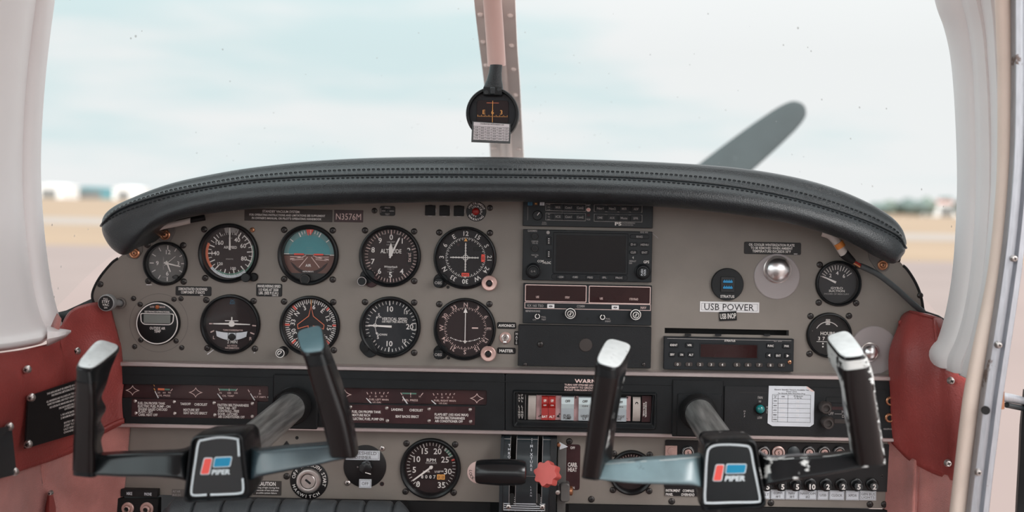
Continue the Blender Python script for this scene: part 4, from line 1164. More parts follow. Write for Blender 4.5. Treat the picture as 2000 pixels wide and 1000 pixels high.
# ------------------------------------------------------------------ black gauge strip (left) and its two windows
SB = -22.0
def star(b, x, z, y, r=12.5, rz=9):
    pts = []
    for k in range(4):
        a = k * 90; ra = r if k % 2 else rz
        p0 = pt(ra, a); p1 = pt(r if (k + 1) % 2 else rz, a + 90); m = pt(min(r, rz) * .38, a + 45)
        for j in range(6):
            t = j / 6
            pts.append((x + (1 - t) ** 2 * p0[0] + 2 * t * (1 - t) * m[0] + t * t * p1[0], z + (1 - t) ** 2 * p0[1] + 2 * t * (1 - t) * m[1] + t * t * p1[1]))
    b.pline(pts, 1.1, y, 'pink_ink', closed=True)

T = Thing('gauge_strip', 'long black plastic strip with two narrow gauge windows left of centre', 'gauge cluster', 608, 773)
out = rquad([T.l(*p) for p in ((233, 824), (986, 835.5), (986, 727), (226, 713))], 4)
W1 = [(234, 745.5), (531, 749), (531, 783), (236, 774)]
W2 = [(637, 752), (953, 758), (953, 789), (637, 784)]
holes = [rquad([T.l(*p) for p in W], 5) for W in (W1, W2)]
b = MB(); b.holed(out, holes, 1, SB, 'black_plastic', 1.0)
b.slab(T.l(228, 0)[0], T.l(608, 735.5)[1], T.l(984, 0)[0], T.l(608, 733.5)[1], SB + .5, SB - .7, 'black_plastic', .5, .4)
T.put(b, 'housing')
gy = SB + 9
def gwin(W, draw):
    b = MB(); pts = [T.l(*p) for p in W]
    x0, x1 = min(p[0] for p in pts) - 3, max(p[0] for p in pts) + 3; z0, z1 = min(p[1] for p in pts) - 3, max(p[1] for p in pts) + 3
    b.slab(x0, z0, x1, z1, gy + 4, gy, 'window_seat_reflect', 1, .1)
    draw(b, gy - .3); T.put(b, 'gauge_window')
def gtext(b, px, py, s, h, w, y, c='pink_ink'):
    x, z = T.l(px, py); b.text(s, x, z, h, y, c, w=w)
def w1(b, y):
    star(b, *T.l(264.5, 760), y); star(b, *T.l(387, 764), y)
    b.line(T.l(313.5, 757.6), T.l(326.5, 758), 4, y, 'orange_ink'); b.line(T.l(327, 758), T.l(337, 758.4), 3, y, 'green_ink'); b.line(T.l(342, 757), T.l(338.5, 761.5), 1.2, y, 'pink_ink'); b.line(T.l(305, 748), T.l(307.5, 752), 1.2, y, 'amber_ink'); b.line(T.l(306, 756), T.l(308.4, 760), 1.4, y, 'amber_ink')
    for s, px in (('25', 315.5), ('60', 326), ('90', 336)): gtext(b, px, 764.4, s, 3, 5.4, y)
    gtext(b, 326, 770, 'OIL PRESS', 3.2, 23, y)
    b.line(T.l(433, 758.4), T.l(466, 759.2), 3.4, y, 'green_ink'); b.line(T.l(431, 756), T.l(433.4, 761), 1.3, y, 'pink_ink'); b.line(T.l(468, 757), T.l(464.6, 761.6), 1.3, y, 'pink_ink'); b.line(T.l(452, 756.6), T.l(452, 761.4), 1.2, y - .1, 'pink_ink')
    for s, px in (('75', 435), ('180', 452), ('245', 465)): gtext(b, px, 765, s, 3, 3 * len(s) * .8, y)
    gtext(b, 450, 770.6, 'OIL TEMP', 3.2, 23, y)
    b.line(T.l(488.6, 758.4), T.l(491.4, 763.6), 1.3, y, 'pink_ink'); b.line(T.l(511.4, 759), T.l(511.4, 763.6), 1.2, y, 'pink_ink'); gtext(b, 511.4, 766.6, '30', 3, 5, y)
    gtext(b, 511, 772.8, 'ALT AMPS', 3.2, 24, y); x, z = T.l(527, 773); b.disc(x, z, 1, y, 'white_ink', 10); b.line(T.l(530, 762), T.l(530, 768), 1, y, 'pink_ink')
def w2(b, y):
    star(b, *T.l(676, 768), y); star(b, *T.l(932.5, 775.5), y)
    for cx, nm, dy in ((740, 'FUEL LEFT MAIN', 0), (868.5, 'FUEL RIGHT MAIN', 2.2)):
        for k in range(6):
            x = cx - 19 + k * 7.6; sl = (k - 2.5) * .8
            b.line(T.l(x + sl, 763.4 + dy), T.l(x, 767.6 + dy if k % 2 == 0 else 766 + dy), 1.4, y, 'pink_ink')
        for s, q in (('0', -15), ('10', -3.5), ('20', 8), ('F', 17)): gtext(b, cx + q, 771.6 + dy, s, 3, None, y)
        gtext(b, cx + 2, 777.8 + dy, nm, 3.3, 38 if nm[5] == 'L' else 42, y); gtext(b, cx - 1, 783.2 + dy, 'US GAL', 3.2, 17, y)
    b.line(T.l(787, 765.6), T.l(815, 766.4), 2.6, y, 'green_ink'); b.line(T.l(784.6, 764.6), T.l(787.6, 769), 1.3, y, 'pink_ink'); b.line(T.l(804, 764.6), T.l(804, 769.4), 1.3, y - .1, 'pink_ink'); b.line(T.l(828, 765), T.l(824, 770), 1.3, y, 'pink_ink')
    for s, px in (('0', 789), ('5', 804), ('10', 822)): gtext(b, px, 772, s, 3, None, y)
    gtext(b, 803, 779, 'FUEL PRESS', 3.6, 30, y)
gwin(W1, w1); gwin(W2, w2)
for a, c in (((308.6, 761), (315.4, 774.4)), ((430, 766), (438.8, 777.6)), ((493.6, 765.6), (502, 779)), ((718.4, 774.8), (728.4, 785.4)), ((788.6, 772), (799.4, 787.6)), ((844.6, 779), (855.6, 788.8))):
    b = MB(); b.line(T.l(*a), T.l(*c), 1.6, gy - 2, 'label_white', 2.2); T.put(b, 'needle')
for W in (W1, W2):
    b = MB(); pts = rquad([T.l(*p) for p in W], 5); b.poly(pts, gy - 5, 'instrument_glass'); T.put(b, 'window_glass')
b = MB(); p, q = T.l(541, 729), T.l(626, 830)
b.slab(p[0], T.l(583, 832)[1], q[0], T.l(583, 727)[1], SB + 2, SB - 5, 'black_plastic', 3, 2)
x, z = T.l(576, 788); b.lathe([(37, SB - 4), (37, SB - 7), (34, SB - 9), (31, SB - 8), (30, SB - 4), (0, SB - 4)], x, z, 'bezel_black', 48)
T.put(b, 'column_mount')
b = MB(); x, z = T.l(281, 710); b.ring(x, z - 3.4, 5, 7, SB - 1.2, 'placard_red', 24, -90, 90); T.put(b, 'clip')

def checklist(label, p0, p1, texts, rivets):
    cx, cy = (p0[0] + p1[0]) / 2, (p0[1] + p1[1]) / 2
    T = Thing('checklist_placard', label, 'placard', cx, cy, SB * U, 'checklist placards')
    p, q = T.l(*p0), T.l(*p1)
    w, h = (q[0] - p[0]) / 2, abs(p[1] - q[1]) / 2
    hw = w; hh = 17.5
    b = MB(); b.slab(-hw, -hh, hw, hh, .4, -1, 'placard_red', 1.2, .3)
    for s, px, py, ww in texts:
        x, z = T.l(px, py); b.text(s, x, z, 4.5, -1.3, 'white_ink', w=ww, al='L', bold=.02)
    T.put(b, 'plate')
    for px, py in rivets:
        x, z = T.l(px, py); r = MB(); r.lathe([(3.6, -.6), (3.4, -2), (2.2, -3.2), (0, -3.6)], 0, 0, 'steel_screw', 16)
        T.put(r, 'rivet', loc=(x * U, 0, z * U))
checklist('takeoff checklist plate with white lettering below the left gauge window', (259, 779), (501, 817.5),
    [('FUEL ON PROPER TANK', 271, 787, 53), ('ELECTRIC FUEL PUMP - ON', 271, 792.8, 63), ('ENGINE GAGES CHECKED', 272, 798.6, 56), ('FLAPS - SET', 272, 803.6, 28), ('CARB. HEAT OFF', 272, 809.4, 37),
     ('TAKEOFF', 353, 788.6, 20), ('CHECKLIST', 380, 789.6, 25), ('MIXTURE SET', 359, 800, 31), ('SEAT BACKS ERECT', 359, 806, 46),
     ('FASTEN BELTS/HARNESS', 425, 790.6, 60), ('TRIM TAB - SET', 425.4, 796.6, 36), ('CONTROLS - FREE', 425.4, 802.2, 41), ('DOOR - LATCHED', 425.6, 808, 38), ('AIR CONDITIONER OFF', 426, 813.4, 51)],
    ((265.6, 783.4), (267, 806.4), (341, 784.6), (342, 807), (418, 786.6), (419.4, 810), (492, 788), (492, 812.6)))
checklist('landing checklist plate with white lettering below the right gauge window', (680, 790.5), (926, 829.5),
    [('FUEL ON PROPER TANK', 689, 803.6, 56), ('MIXTURE RICH', 689, 810.2, 35), ('ELECTRIC FUEL PUMP ON', 689, 817.4, 61), ('LANDING', 765, 799.6, 22), ('CHECKLIST', 800, 800.8, 26), ('SEAT BACKS ERECT', 773, 812.8, 45),
     ('FLAPS-SET (102 KIAS MAX)', 848.6, 809, 65), ('FASTEN BELTS/HARNESS', 848.8, 815.6, 58), ('AIR CONDITIONER OFF', 849, 821.8, 54)],
    ((685.8, 794.8), (685.6, 817.8), (756, 797), (757, 821.4), (837.6, 798.8), (837.6, 821.6), (917, 800), (917.8, 823)))

# ------------------------------------------------------------------ black switch strip (right)
T = Thing('switch_strip', 'black plastic strip with rocker switches and WARNING lettering right of centre', 'switch panel', 1362, 787)
out = rquad([T.l(*p) for p in ((989, 835.5), (1740, 850), (1740, 740), (989, 727))], 4)
OP = [(1011, 760), (1274, 765), (1270, 823), (1012, 817)]
b = MB(); b.holed(out, [rquad([T.l(*p) for p in OP], 3)], 1, SB, 'black_plastic', 1.0)
b.slab(T.l(992, 0)[0], T.l(1362, 750)[1], T.l(1738, 0)[0], T.l(1362, 748)[1], SB + .5, SB - .7, 'black_plastic', .5, .4)
for s, px, py, h, w in (('WARNING', 1122, 740.4, 7.6, 66), ('TURN OFF STROBE LIGHTS WHEN IN CLOSE', 1102.5, 747.4, 3.5, 106), ('PROXIMITY TO GROUND OR DURING', 1102.5, 752.5, 3.5, 92), ('FLIGHT THROUGH CLOUD, FOG OR HAZE', 1102.5, 757.5, 3.5, 100)):
    x, z = T.l(px, py); b.text(s, x, z, h, SB - .4, 'pink_ink', w=w, al='L', bold=.02 if h < 6 else .03)
T.put(b, 'housing')
# bevelled surround of the switch opening
o1 = [T.l(*p) for p in ((1002, 757), (1281, 762), (1279, 834), (1002, 829))]; o2 = [T.l(*p) for p in ((1011, 763), (1273, 768), (1268, 822), (1013, 817))]
b = MB(); rows = [[(p[0], SB - .2, p[1]) for p in rquad(o1, 4)], [(p[0], SB - 6, p[1]) for p in rquad(inset([o1[3], o1[2], o1[1], o1[0]], 2)[::-1], 4)], [(p[0], SB - 6, p[1]) for p in rquad(inset([o1[3], o1[2], o1[1], o1[0]], 4)[::-1], 4)], [(p[0], SB + 4, p[1]) for p in rquad(o2, 2)], [(p[0], SB + 16, p[1]) for p in rquad(o2, 2)]]
b.loft(rows, 'black_plastic', close=True)
p, q = T.l(1005, 757), T.l(1280, 832); b.slab(p[0], q[1], q[0], p[1], 0, SB + 14, 'recess', 1, .2)
T.put(b, 'switch_surround')
sy = SB + 6
b = MB()
for px in (1014.6, 1020.4):
    for i, c in enumerate('NAV LIGHT' if px < 1016 else 'PNL LIGHT'):
        x, z = T.l(px, 769 + i * 5.4); b.text(c, x, z, 4, sy, 'white_ink')
x, z = T.l(1026.6, 792); b.line((x, z - 24), (x, z + 24), .7, sy, 'grey_ink'); x0, _ = T.l(1011, 0); x1, _ = T.l(1029, 0); b.slab(x0, z - 27, x1, z + 26, sy + 4, sy + .3, 'placard_black', .5, .1); T.put(b, 'label_strip'); b = MB()
p, q = T.l(1252.6, 770), T.l(1270, 821); b.slab(p[0], q[1], q[0], p[1], sy + 4, sy + .3, 'placard_red', .5, .1)
for s, px, h, w in (('INSTR PANEL', 1256, 3, 26), ('DIMMER', 1260, 2.6, 30)): x, z = T.l(px, 797); b.text(s, x, z, h, sy, 'white_ink', w=w, rot=90)
T.put(b, 'label_strip'); b = MB()
p, q = T.l(1048, 769), T.l(1096, 817); b.slab(p[0], q[1], q[0], p[1], sy + 5, sy + 1, 'worn_pink', .5, .1); T.put(b, 'filler_plate')
for a, c in ((1121, 1129), (1222.5, 1230)):
    b = MB(); p, q = T.l(a, 771), T.l(c, 819); b.slab(p[0], q[1], q[0], p[1], sy + 5, sy + 1, 'worn_pink', .5, .1); T.put(b, 'filler_plate')
for px, hole in ((1039.6, 0), (1241.6, 1)):
    x, z = T.l(px, 792.5 if not hole else 795.5); b = MB()
    rows = []
    for k in range(9):
        a = -60 + k * 15; rows.append([(x + dx, sy + 6 - 14 * math.cos(math.radians(a)), z + 27 * math.sin(math.radians(a))) for dx in (-7.4, -6.6, 6.6, 7.4)])
    b.loft(rows, 'thumbwheel')
    if hole: b.lathe([(3, sy - 6.6), (2.6, sy - 6.9), (0, sy - 6)], x, z + 12, 'recess', 14)
    T.put(b, 'thumbwheel')
def rocker(px0, px1, py, m, top, mid, bot, cols=1, upper_m=None):
    x0, z0 = T.l(px0, py); x1, _ = T.l(px1, py); hh = 23.5
    b = MB()
    prof = [(hh, sy - 2), (hh - 1.5, sy - 7), (hh - 14, sy - 7.5), (0, sy - 3.4), (-hh + 10, sy - 5.0), (-hh + 1, sy - 6), (-hh, sy - 1)]
    for (za, ya), (zb_, yb_) in zip(prof, prof[1:]):
        mm = upper_m if (upper_m and za > 8.5 and zb_ < 22) else m  # upper rocker faces take a paler material
        b.add([(x0, ya, z0 + za), (x1, ya, z0 + za), (x1, yb_, z0 + zb_), (x0, yb_, z0 + zb_)], [(0, 1, 2, 3)], mm)
    for xx in (x0, x1): b.add([(xx, y_, z0 + z_) for z_, y_ in prof] + [(xx, sy + 3, z0 - hh), (xx, sy + 3, z0 + hh)], [tuple(range(9))], m)
    w = (x1 - x0) / cols; ink = 'white_ink' if m == 'red_switch' else 'placard_grey'
    for k in range(cols):
        cx = x0 + w * (k + .5)
        b.text(top[k], cx, z0 + 15, 4.6, sy - 7.6, ink, w=w * (.72 if cols > 1 else .4), bold=.03)
        if mid: b.text(mid[k], cx, z0 + 6, 2.6, sy - 7.0, ink, w=w * .45)
        for j, s in enumerate(bot[k]): b.text(s, cx, z0 - 15 - j * 5 + (2 if len(bot[k]) > 1 else -1), 4.4, sy - 6.6, ink, w=min(w * .8, 3.7 * len(s)))
    T.put(b, 'rocker_switch')
rocker(1058, 1071, 792.8, 'red_switch', ['OFF'], ['OFF'], [['BAT']]); rocker(1071.6, 1085, 793, 'red_switch', ['OFF'], ['ON'], [['ALT']])
rocker(1096, 1120.5, 793.6, 'grey_switch', ['OFF'], None, [['FUEL', 'PUMP']], upper_m='silver_switch')
rocker(1129.5, 1154, 794.2, 'grey_switch', ['OFF'], ['ON'], [['LAND', 'LT']], upper_m='silver_switch')
rocker(1163, 1187, 795, 'grey_switch', ['OFF'], ['ON'], [['ANTI', 'COLL']], upper_m='silver_switch')
rocker(1197, 1222, 795.8, 'grey_switch', ['OFF'], ['ON'], [['PITOT', 'HT']], upper_m='silver_switch')
# right column mount
b = MB(); p, q = T.l(1311, 738), T.l(1407, 846)
b.slab(p[0], T.l(1358, 848)[1], q[0], T.l(1358, 738)[1], SB + 2, SB - 4, 'black_plastic', 2, 1.6)
p, q = T.l(1320, 764), T.l(1404, 840); b.slab(p[0], T.l(1358, 846)[1], q[0], T.l(1358, 764)[1], SB - 3, SB - 7, 'black_plastic', 2, 1.6)
x, z = T.l(1361, 801); b.lathe([(34, SB - 6), (34, SB - 9), (31, SB - 11), (28, SB - 10), (27, SB - 5), (0, SB - 5)], x, z, 'bezel_black', 48)
T.put(b, 'column_mount')
# heater face
b = MB(); p, q = T.l(1411, 746), T.l(1700, 849)
b.slab(p[0], T.l(1550, 846)[1], q[0], T.l(1550, 752)[1], SB + 1, SB - 3, 'blank_black', 1.5, .8)
y = SB - 3.4
for s, px, py, h, w in (('FAN', 1479.6, 771.6, 5, 9), ('HI', 1479, 779, 4, 4), ('LOW', 1478.8, 810.4, 4.4, 9), ('OFF', 1616, 802.4, 5.6, 10), ('HEAT', 1645, 799, 5.4, 16), ('DEF', 1643, 807.6, 5.4, 11)):
    x, z = T.l(px, py); b.text(s, x, z, h, y, 'grey_ink', w=w)
for s, px, py in (('MED', 1493.4, 795), ('OFF', 1449.4, 803)):
    for i, c in enumerate(s): x, z = T.l(px, py - 5 + i * 5); b.text(c, x, z, 3.4, y, 'grey_ink')
x, z = T.l(1629, 803.2); b.line((x - 6, z), (x + 8, z), .9, y, 'grey_ink'); x, z = T.l(1470, 762); b.line((x - 30, z), (x + 26, z), .5, y, 'placard_grey')
p, q = T.l(1606, 770), T.l(1660, 783)
b.slab(p[0], q[1], q[0] , p[1], SB - 2.5, SB - 4.4, 'black_plastic', 3, 1); p, q = T.l(1622, 813), T.l(1662, 822); b.slab(p[0], q[1], q[0], p[1], SB - 2.5, SB - 4, 'placard_grey', 1.5, .5)
p, q = T.l(1618, 789), T.l(1664, 796); b.slab(p[0], q[1], q[0], p[1], SB - 2.8, SB - 3.4, 'placard_red', 1, .1)
T.put(b, 'heater_face')
b = MB(); x, z = T.l(1479, 793); b.lathe([(11, SB - 3), (11, SB - 6), (9, SB - 8)], x, z, 'black_matt', 28); b.lathe([(8.6, SB - 5), (8.4, SB - 9), (6, SB - 13), (3, SB - 14.6), (0, SB - 15)], x, z, 'green_lens', 28); T.put(b, 'fan_knob')
for px, py in ((1602, 789), (1606, 818)):
    x, z = T.l(px, py); b = MB(); b.lathe([(11, -8), (11, -26), (9.6, -28), (6.6, -28), (6, -24), (0, -23)], 0, 0, 'lever_grey' if False else 'placard_grey', 26)
    b.v = [(vx + (vy + 8) * .25 * 0 + x, vy + SB + 5, vz + z) for vx, vy, vz in b.v]
    b.tube([(x + 8, SB - 3, z + 3), (x + 3, SB - 12, z)], 8, 'placard_grey', 18); T.put(b, 'slider_knob')
for px, py in ((1731, 778.6), (1729.4, 811)):
    x, z = T.l(px, py); b = MB(); b.lathe([(9, SB + .5), (9, SB - 3), (7.6, SB - 4.4), (5.4, SB - 4.4), (5, SB + 1), (0, SB + 1)], x, z, 'copper_screw', 28); b.disc(x, z, 5, SB - 1, 'recess', 20); T.put(b, 'jack')
b = MB()
for s, px, py, w in (('MIC', 1735, 761, 8), ('HEADPHONE', 1728, 833, 20)): x, z = T.l(px, py); b.text(s, x, z, 3, SB - .4, 'grey_ink', w=w)
T.put(b, 'jack_lettering')

# taped card on the heater face
T = Thing('power_chart', 'silver white card with ruled table stuck beside the fan knob', 'card', 1545.5, 793, (SB - 3) * U)
c = [T.l(*p) for p in ((1502, 754), (1575, 755), (1590, 765), (1588.6, 828), (1581.5, 833), (1509, 831.6), (1499.6, 826))]
b = MB(); b.prism(c, .2, -.8, 'label_frost', .2)
y = -1.1
for s, z, w in (('Electric Standby Vacuum Available Vac', 31.5, 66), ('Power Chart', 28, 20), ('For Aircraft With Fixed Pitch Prop', 24.4, 52)): b.text(s, 0, z, 2.2, y, 'dark_ink', w=w)
b.frame(-37, -31, 37, 22, .5, y, 'dark_ink'); b.line((-26, -31), (-26, 22), .5, y, 'dark_ink'); b.line((-7, -31), (-7, 22), .5, y, 'dark_ink')
for z in (14, 5, -4, -13, -22): b.line((-37, z), (37, z), .45, y, 'dark_ink')
for i in range(5): b.text(str(2000 + i * 2000), -31.5, 9.6 - i * 9, 2.2, y, 'dark_ink'); 
b.text('Press', -31.5, 19.4, 2, y, 'dark_ink'); b.text('Alt.', -31.5, 16.4, 2, y, 'dark_ink'); b.text('RPM', -16.5, 18, 2.2, y, 'dark_ink'); b.text('IFR Maximum', 13, 19.4, 2.2, y, 'dark_ink'); b.text('In. Hg. Vac.', 13, 16.2, 2.2, y, 'dark_ink')
b.poly([T.l(*p) for p in ((1576, 755), (1590, 765), (1584, 765), (1574, 757.4))], y, 'pink_ink')
for i in range(5):
    b.text('2%d50' % (i + 1), -16.5, 9.6 - i * 9, 3, y, 'label_white', bold=.03); b.text('%d.%d' % (4 - i % 2, 8 - i), 12, 9.6 - i * 9, 3, y, 'label_white', bold=.03)
T.put(b, 'card_sheet')

# ------------------------------------------------------------------ lower panel fittings
T = Thing('jack_box', 'black box with two headset jacks labelled MIKE and PHONE at lower left', 'jack box', 273, 985, 0)
b = MB(); p, q = T.l(232, 969), T.l(314, 1020); b.slab(p[0], q[1], q[0], p[1], 1, -14, 'black_matt', 2, 1); T.put(b, 'box')
b = MB(); p, q = T.l(241, 952), T.l(312, 968); b.slab(p[0], q[1], q[0], p[1], 0, -12, 'placard_black', 1, .6)
for s, px, py, w in (('MIKE', 258, 960.4, 11), ('PHONE', 294, 961.6, 14)): x, z = T.l(px, py); b.text(s, x, z, 5.4, -12.4, 'label_frost', w=w, bold=.03)
T.put(b, 'label_plate')
for px, py, r in ((256, 988.5, 12), (293, 989.5, 13)):
    x, z = T.l(px, py); b = MB(); b.lathe([(r, -13.5), (r, -16), (r - 1.4, -17), (r - 4, -17), (r - 5, -22), (r - 6.4, -23), (4.6, -23), (4.4, -14), (0, -14)], x, z, 'pink_metal', 32); b.disc(x, z, 4.6, -19, 'recess', 20); T.put(b, 'jack')

T = Thing('ignition_switch', 'round keyed ignition lock in silver ring lettered BOTH START', 'ignition switch', 604, 938)
b = MB(); b.lathe([(37, .5), (37, -1.4), (36, -2), (0, -2)], 0, 0, 'placard_black', 56)
b.arctext('BOTH START', 0, 0, 30.5, 58, 6.4, -2.4, 'white_ink', step=10.5); b.arctext('SWITCH', 0, 0, 31, 182, 6, -2.4, 'white_ink', step=15, inward=True); b.arctext('MAG', 0, 0, 31, 235, 6, -2.4, 'white_ink', step=14, inward=True); b.arctext('OFF R L', 0, 0, 30.5, -40, 6.4, -2.4, 'white_ink', step=12)
T.put(b, 'plate')
b = MB(); b.lathe([(24, -1), (24, -7), (22.5, -9.4), (18, -10.4), (15, -9.6), (14.4, -6)], 0, 0, 'steel_screw', 44); T.put(b, 'ring')
b = MB(); b.lathe([(14, -4), (14, -9), (13, -10), (0, -10)], 0, 0, 'steel_screw', 36); b.slab(-6.6, -2, 6.6, 2, -9.6, -10.6, 'recess', 1.6, .1, rot=math.radians(-38)); T.put(b, 'lock_cylinder')

T = Thing('dimmer_knob', 'black round dimmer plate with small knob and white GLARESHIELD DIMMER label', 'dimmer', 713, 910.5)
b = MB(); b.lathe([(41.5, .5), (41.5, -1.6), (40.6, -2.2), (0, -2.2)], 0, 0, 'placard_black', 64); x, z = T.l(699, 911.5); b.disc(x, z, 1.6, -2.4, 'grey_ink', 12); T.put(b, 'plate')
b = MB(); p, q = T.l(676, 878.6), T.l(742, 898.4); b.slab(p[0], q[1], q[0], p[1], -2, -2.8, 'label_frost', .5, .1); b.frame(p[0] + 2, q[1] + 2, q[0] - 2, p[1] - 2, .5, -3, 'dark_ink')
x, z = T.l(706, 884.6); b.text('GLARESHIELD', x + 1, z, 6, -3, 'placard_grey', w=58, bold=0); b.text('DIMMER', x + 4, z - 8, 6, -3, 'placard_grey', w=32, bold=0); T.put(b, 'label_strip')
b = MB(); p, q = T.l(702, 935), T.l(725.6, 952.4); b.slab(p[0], q[1], q[0], p[1], -2, -2.8, 'label_frost', .5, .1); b.frame(p[0] + 1.6, q[1] + 1.6, q[0] - 1.6, p[1] - 1.6, .5, -3, 'dark_ink'); b.text('OFF', (p[0] + q[0]) / 2, (p[1] + q[1]) / 2, 6, -3, 'placard_grey', w=13, bold=0); T.put(b, 'label_strip')
round_knob(T, 717, 910, 12.5, 16, 'black_gloss', 'knob', -2, ribs=9)
b = MB(); x, z = T.l(717, 910); b.line((x, z - 8), (x + 11, z - 11), 1.8, -18.4, 'white_ink'); T.put(b, 'knob_mark')
screw(T, 746.5, 875.5, 'steel_screw', 5.4); screw(T, 679, 943, 'steel_screw', 6); b = MB(); x, z = T.l(746, 945); b.lathe([(4.4, .4), (4.4, -.5), (2.8, -.6), (2.6, .3), (0, .3)], x, z, 'placard_red', 18); b.disc(x, z, 2.8, -.4, 'recess', 14); T.put(b, 'screw_hole')

# circuit breakers
T = Thing('breaker_panel', 'black circuit breaker panel with white labels behind the right yoke', 'circuit breaker panel', 1517, 916)
b = MB(); p, q = T.l(1299, 861), T.l(1735, 971)
b.slab(p[0], T.l(1517, 956)[1], q[0], T.l(1517, 863)[1], -.08, -3, 'placard_black', 3, .8)
T.put(b, 'plate')
b = MB(); p, q = T.l(1299, 951), T.l(1390, 969); b.slab(p[0], q[1], q[0], p[1], .4, -3.4, 'placard_black', 1, .3)
for s, px, py, w in (('INSTRUMENT', 1314, 957, 28), ('PANEL', 1307, 964.4, 14), ('COMPASS', 1344, 957.6, 22), ('OVERHEAD', 1343, 965, 26)): x, z = T.l(px, py); b.text(s, x, z, 4.8, -3.8, 'white_ink', w=w)
T.put(b, 'label_strip')
L = [(1486, 1503, ('ALT',)), (1505, 1532, ('COMM', '#1')), (1533.5, 1558, ('NAV', '#1')), (1559.5, 1594, ('NAV/COM', '#2')), (1596, 1617, ('USB',)), (1619, 1648, ('CLOCK',)), (1651, 1677, ('XPDR',)), (1678.5, 1710, ('GEN BUS', 'LIGHTS'))]
for a, c, tt in L:
    p, q = T.l(a, 955.5 + (a - 1500) * .012), T.l(c, 974 + (c - 1500) * .012); b = MB()
    b.slab(p[0], q[1], q[0], p[1], .2, -3.6, 'label_frost', .4, .2); b.frame(p[0] + 1, q[1] + 1.4, q[0] - 1, p[1] - 1.4, .4, -3.9, 'placard_grey')
    cx, cz = (p[0] + q[0]) / 2, (p[1] + q[1]) / 2
    for i, s in enumerate(tt): b.text(s, cx, cz + (0 if len(tt) == 1 else 3 - i * 6.4), 4.6, -3.9, 'placard_grey', w=min(q[0] - p[0] - 5, 4.2 * len(s)), bold=0)
    T.put(b, 'label_strip')
BRK = None
for row, pys, items in ((0, 882.5, [(1343, '5', 's'), (1395, '5', 's'), (1441, '5', 's'), (1491, '5', 's'), (1519, '5', 'p'), (1549, '', 'd'), (1579, '5', 's'), (1608.5, '5', 's'), (1638, '5', 's'), (1670, '5', 's')]),
                        (1, 945.5, [(1496, '5', 'k'), (1524.6, '5', 'k'), (1553, '5', 'k'), (1582, '10', 'k'), (1612, '2', 'k'), (1642, '2', 'k'), (1672, '5', 'k'), (1702, '2', 'k')])):
    for px, s, kind in items:
        x, z = T.l(px, pys); b = MB()
        if kind == 'k': b.lathe([(12.5, -2.6), (12.5, -6), (11, -7), (9, -7), (8.6, -18), (7.6, -19), (0, -19)], 0, 0, 'black_gloss', 30); b.text(s, 0, 0, 9.5, -19.4, 'white_ink', bold=.03)
        elif kind == 'd': b.lathe([(12, -2.6), (12, -5), (10, -6), (0, -6)], 0, 0, 'quadrant_black', 30)
        else:
            b.lathe([(12.5, -2.6), (12.5, -7), (11, -8), (8.8, -8), (8.6, -3.4), (0, -3.4)], 0, 0, 'pink_metal' if kind == 'p' else 'black_gloss', 30); b.lathe([(7, -3), (7, -9), (6, -10), (0, -10)], 0, 0, 'pink_metal', 24); b.ring(0, 0, 9.4, 10.6, -8.3, 'grey_ink', 28); b.text(s, 0, 0, 6, -10.3, 'placard_black')
        T.put(b, 'circuit_breaker', loc=(x * U, 0, z * U))
b = MB(); p, q = T.l(1299, 869), T.l(1322, 890); b.slab(p[0], q[1], q[0], p[1], -2, -5, 'pink_metal', 1, .4); b.lathe([(8, -4.6), (7, -6), (0, -6.4)], (p[0] + q[0]) / 2, (p[1] + q[1]) / 2, 'pink_metal', 24); T.put(b, 'cover_plate')

# round plug sticker left of throttle
b = MB(); b.lathe([(21.5, .3), (21.5, -.8), (20.8, -1.2), (0, -1.2)], 0, 0, 'pink_ink', 44); b.arctext('LOCK', 0, 0, 15, 250, 5.4, -1.5, 'placard_grey', step=20, inward=True)
flat_thing('sticker', 'pale pink round sticker half hidden behind the throttle handle', 'sticker', 934, 922.5, b)
def smooth_rings(rings, sub=4):
    n = len(rings[0])
    cols = [cr([r[i] for r in rings], sub) for i in range(n)]
    return [[cols[i][j] for i in range(n)] for j in range(len(cols[0]))]
# ------------------------------------------------------------------ padded glareshield
ST_ = [((199, 436), (198, 441), (199, 446)), ((208, 418), (206, 431), (204, 463)), ((230, 402), (222, 416), (218, 485)), ((262, 388), (250, 401), (241, 498)), ((300, 373), (295, 386), (260, 485)),
       ((350, 357), (345, 374), (288, 455)), ((420, 342), (420, 361), (345, 430)), ((500, 329), (500, 350), (450, 412)), ((620, 316), (620, 343), (600, 402)), ((760, 309), (760, 340), (750, 397)),
       ((950, 308), (950, 340), (950, 394)), ((1150, 313), (1150, 343), (1150, 397)), ((1300, 319), (1300, 350), (1300, 405)), ((1430, 328), (1430, 363), (1430, 418)), ((1540, 345), (1540, 383), (1530, 434)),
       ((1620, 366), (1620, 405), (1600, 452)), ((1690, 395), (1690, 429), (1665, 476)), ((1735, 422), (1735, 449), (1712, 502)), ((1758, 446), (1757, 463), (1745, 515)), ((1768, 470), (1766, 480), (1763, 498)), ((1769, 480), (1769, 484), (1768, 488))]
T = Thing('glareshield', 'padded black leather glareshield with stitched seam arching over the panel', 'glareshield', 990, 350, -0.1)
flat = [tuple(s[0] + s[1] + s[2]) for s in ST_]
sm = cr(flat, 8)
NS = len(sm)
secs = []
